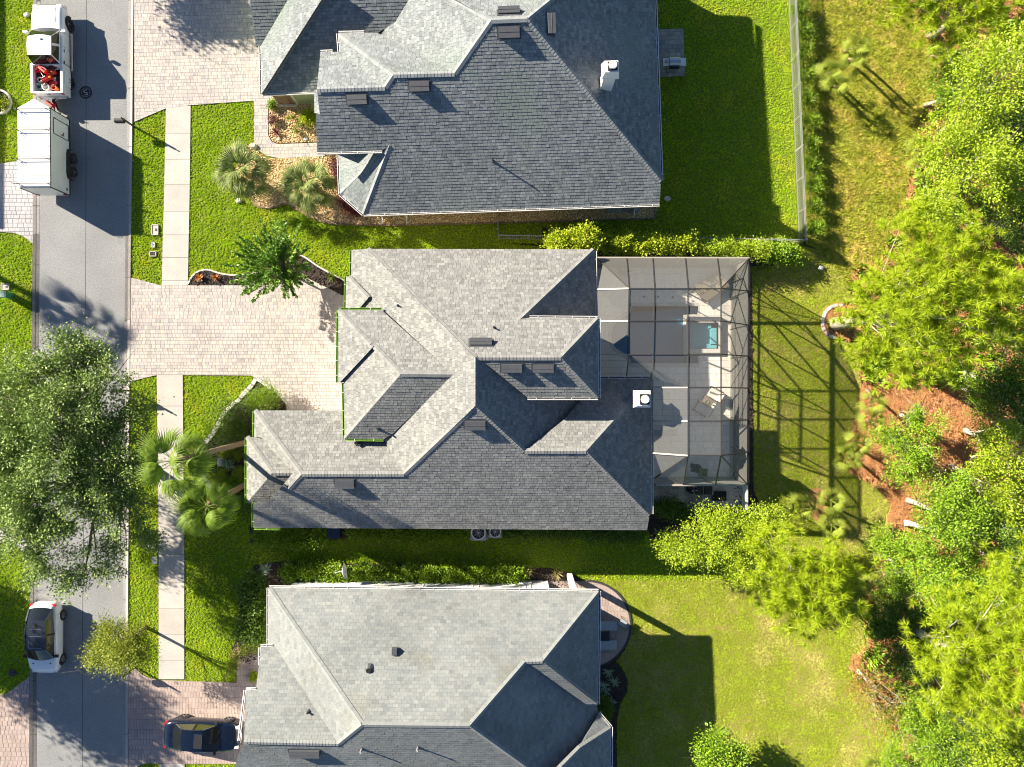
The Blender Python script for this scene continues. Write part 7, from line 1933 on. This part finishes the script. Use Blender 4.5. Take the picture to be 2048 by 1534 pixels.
hedge([(690, 392), (704, 412), (722, 432)], .75, .6, 'red leaved low hedge at the porch corner', 'redleaf', 31, 200, size=.06)
hedge([(1205, 1395), (1208, 1425)], .8, .8, 'dark bush in the bed behind the bottom bay', 'darkleaf', 32, 70, size=.1)
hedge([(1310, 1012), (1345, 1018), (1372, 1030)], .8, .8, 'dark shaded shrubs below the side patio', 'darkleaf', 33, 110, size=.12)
# round planter in the left lawn
pl_ = empty('planter_ring', P(0, 205, 0), 'round white edged planter in the left lawn', 'planter')
MB().ring((0, 0), .66, .78, 0, .16, 26).build('edging_ring', G['edging'], pl_); MB().disc((0, 0), .66, 0, .09, 22).build('mulch', G['mulch'], pl_)
ball_bush(5, 208, .32, 'yellow green plant in the round planter', 'hedgey', 30); ball_bush(-6, 194, .32, 'dark green plant in the round planter', 'darkleaf', 30)
# trees outside the frame whose shadows show
tree('broadleaf_tree', (127, -142), [(5, -270, 5.2, 1.7, .8), (-40, -240, 5.0, 1.3, .8), (40, -250, 4.8, 1.3, .8)], 'tree above the top edge that shades the top driveway', mat='oak', n_clump=150, per=55, size=.2, r0=.09, seed=90)
tree('oak_tree', (-292, 1145), [(-560, 1222, 7.5, 2.9, .8), (-500, 1262, 7.5, 2.6, .8), (-620, 1190, 7.2, 2.6, .8), (-440, 1295, 7.0, 2.1, .8)], 'oak across the street at lower left, outside the picture', mat='oak', n_clump=380, per=60, size=.22, clump_r=.8, r0=.35, seed=91)
tree('oak_tree', (-400, 1048), [(-671, 1100, 7.0, 2.3, .8), (-700, 1040, 6.6, 2.0, .8), (-640, 1140, 6.5, 2.0, .8)], 'oak across the street at mid left, outside the picture', mat='oak', n_clump=260, per=60, size=.22, clump_r=.8, r0=.3, seed=92)

# ------------------------------------------------------------------ grass, gravel and litter scattered as points with instances
def in_poly(X, Y, pl):
    c = np.zeros(len(X), bool); n = len(pl); j = n - 1
    for i in range(n):
        xi, yi = pl[i]; xj, yj = pl[j]
        t = ((yi > Y) != (yj > Y)) & (X < (xj - xi) * (Y - yi) / (yj - yi + 1e-12) + xi)
        c ^= t; j = i
    return c

def scatter(name, polys, dens, inst_mesh, z, seed, excl=(), smin=.7, smax=1.3, clip=(-80, -80, 2128, 1614), mat=None, kind='stuff', tilt=.15):
    r = np.random.default_rng(seed)
    pts = []
    for pl in polys:
        xs = [p[0] for p in pl]; ys = [p[1] for p in pl]
        x0, x1, y0, y1 = max(min(xs), clip[0]), min(max(xs), clip[2]), max(min(ys), clip[1]), min(max(ys), clip[3])
        if x1 <= x0 or y1 <= y0: continue
        n = int((x1 - x0) * (y1 - y0) * (H / F) ** 2 * dens)
        X = r.uniform(x0, x1, n); Y = r.uniform(y0, y1, n)
        k = in_poly(X, Y, pl)
        for e in excl: k &= ~in_poly(X, Y, e)
        pts.append(np.stack([(X[k] - 1024) * H / F, (767 - Y[k]) * H / F, np.full(k.sum(), z)], 1))
    V = np.concatenate(pts)
    me = bpy.data.meshes.new(name); me.vertices.add(len(V)); me.vertices.foreach_set('co', V.astype(np.float32).ravel()); me.update()
    o = tag(link(name, me), kind=kind)
    src = bpy.data.objects.new(name + '_source', inst_mesh)
    ng = bpy.data.node_groups.new(name + '_scatter', 'GeometryNodeTree')
    ng.interface.new_socket('Geometry', in_out='INPUT', socket_type='NodeSocketGeometry'); ng.interface.new_socket('Geometry', in_out='OUTPUT', socket_type='NodeSocketGeometry')
    N = ng.nodes; L = ng.links
    gi = N.new('NodeGroupInput'); go = N.new('NodeGroupOutput'); ip = N.new('GeometryNodeInstanceOnPoints'); oi = N.new('GeometryNodeObjectInfo')
    mp = N.new('GeometryNodeMeshToPoints')
    oi.inputs[0].default_value = src
    rv = N.new('FunctionNodeRandomValue'); rv.data_type = 'FLOAT_VECTOR'; rv.inputs[0].default_value = (-tilt, -tilt, 0); rv.inputs[1].default_value = (tilt, tilt, 6.283)
    sv = N.new('FunctionNodeRandomValue'); sv.data_type = 'FLOAT'; sv.inputs[2].default_value = smin; sv.inputs[3].default_value = smax
    L.new(gi.outputs[0], mp.inputs[0]); L.new(mp.outputs[0], ip.inputs['Points']); L.new(oi.outputs['Geometry'], ip.inputs['Instance'])
    L.new(rv.outputs[0], ip.inputs['Rotation']); L.new(sv.outputs[1], ip.inputs['Scale']); L.new(ip.outputs[0], go.inputs[0])
    md = o.modifiers.new('scatter', 'NODES'); md.node_group = ng
    return o, len(V)

def tuft(name, mat, n, ln, spread, w, seed):
    r = np.random.default_rng(seed); V = []; Fq = []
    for k in range(n):
        a = r.uniform(0, 6.283); q = spread * math.sqrt(r.random()); b = np.array([math.cos(a) * q, math.sin(a) * q, 0])
        a2 = r.uniform(0, 6.283); lean = r.uniform(.15, .75); l_ = ln * r.uniform(.6, 1.2)
        d1 = np.array([math.cos(a2) * lean, math.sin(a2) * lean, 1.0]); d1 /= np.linalg.norm(d1); s_ = np.array([-math.sin(a2), math.cos(a2), 0]) * w / 2
        p1 = b + d1 * l_ * .6; p2 = p1 + (d1 * .6 + np.array([math.cos(a2), math.sin(a2), 0]) * .5) * l_ * .4
        i = len(V); V += [b - s_, b + s_, p1 + s_ * .9, p1 - s_ * .9, p2 + s_ * .15, p2 - s_ * .15]; Fq += [(i, i + 1, i + 2, i + 3), (i + 3, i + 2, i + 4, i + 5)]
    return arr_mesh(name, np.array(V), np.array(Fq), G[mat], 4)
HOUSE_FP = [[(540, 196), (632, 196), (632, 290), (700, 316), (760, 420), (1296, 400), (1296, -60), (540, -60)], [(722, 520), (1160, 520), (1270, 755), (1270, 1030), (560, 1030), (545, 840), (712, 835)], [(590, 1165), (1170, 1168), (1190, 1500), (1190, 1600), (480, 1600), (530, 1320), (585, 1290)]]
PAVED = [PATIO1, PATIO3, BED1, BED2, BED3R]
holes_left = [[(15 * 0 + 27 * math.cos(t), 205 + 27 * math.sin(t)) for t in np.linspace(0, 6.283, 14)]]
t1 = tuft('grass_tuft', 'blade', 10, .062, .060, .016, 1); t2 = tuft('grass_tuft', 'blade2', 10, .062, .062, .016, 2); t3 = tuft('grass_tuft', 'blade3', 12, .12, .085, .020, 3)
tot = 0
o, n = scatter('front_grass', list(GRASS_FRONT.values()), 190, t1, .0, 1, HOUSE_FP + PAVED + holes_left, .7, 1.25); tot += n
o, n = scatter('back_grass', list(GRASS_BACK.values()), 160, t2, .012, 2, [PATIO3, BED3R], .65, 1.2); tot += n
o, n = scatter('meadow_grass', [MEADOW], 85, t3, .006, 3, [FLOOR], .6, 1.3, tilt=.25); tot += n
# pebbles, bark chips, pine straw
pb = MB(); pb.loft([[(a * math.cos(k * 1.2566), a * .8 * math.sin(k * 1.2566), z) for k in range(5)] for a, z in ((.6, 0), (1, .4), (.55, .8))]); pbm = pb.mesh('pebble', G['stone'])
for v in pbm.vertices: v.co *= .042
o, n = scatter('gravel', [BED1, BED2, [(488, 1262), (508, 1260), (545, 1290), (512, 1288), (492, 1298), (476, 1310), (464, 1318), (466, 1298)]], 210, pbm, .045, 4, [HOUSE_FP[0]], .6, 1.5, tilt=.5); tot += n
cp = MB().box((0, 0, .02), (.11, .035, .02)).mesh('chip', G['chip'])
o, n = scatter('mulch_chips', [MULCH2, BED3, HB3, BED3R, [(1085, 455), (1190, 470), (1540, 478), (1545, 530), (1490, 534), (1190, 534), (1080, 500)], [(1466, 560), (1502, 545), (1506, 980), (1520, 1010), (1466, 1020)], [(1290, 1000), (1520, 1010), (1480, 1090), (1300, 1075)], [(500, 1050), (1300, 1050), (1300, 1062), (660, 1080), (500, 1085)]], 90, cp, .045, 5, [], .6, 1.5, tilt=.5); tot += n
st = MB()
rs = np.random.default_rng(9)
for k in range(9):
    a = rs.uniform(0, 6.28); x, y = rs.uniform(-.12, .12, 2); d = Vector((math.cos(a), math.sin(a), rs.uniform(-.1, .5))) * .11
    st.bar(Vector((x, y, .03)) - d, Vector((x, y, .03)) + d, .014, .008)
stm = st.mesh('straw', G['needle_litter'])
o, n = scatter('pine_straw', [STRAW, FLOOR, RINGP + [(1720, 676), (1725, 612)]], 38, stm, .05, 6, [], .7, 1.8, tilt=.3); tot += n
o, n = scatter('undergrowth', [FLOOR], 2.5, tuft('fern_tuft', 'broad', 26, .42, .30, .09, 8), .03, 7, [STRAW], .5, 1.5, tilt=.3); tot += n
print('scatter points', tot)
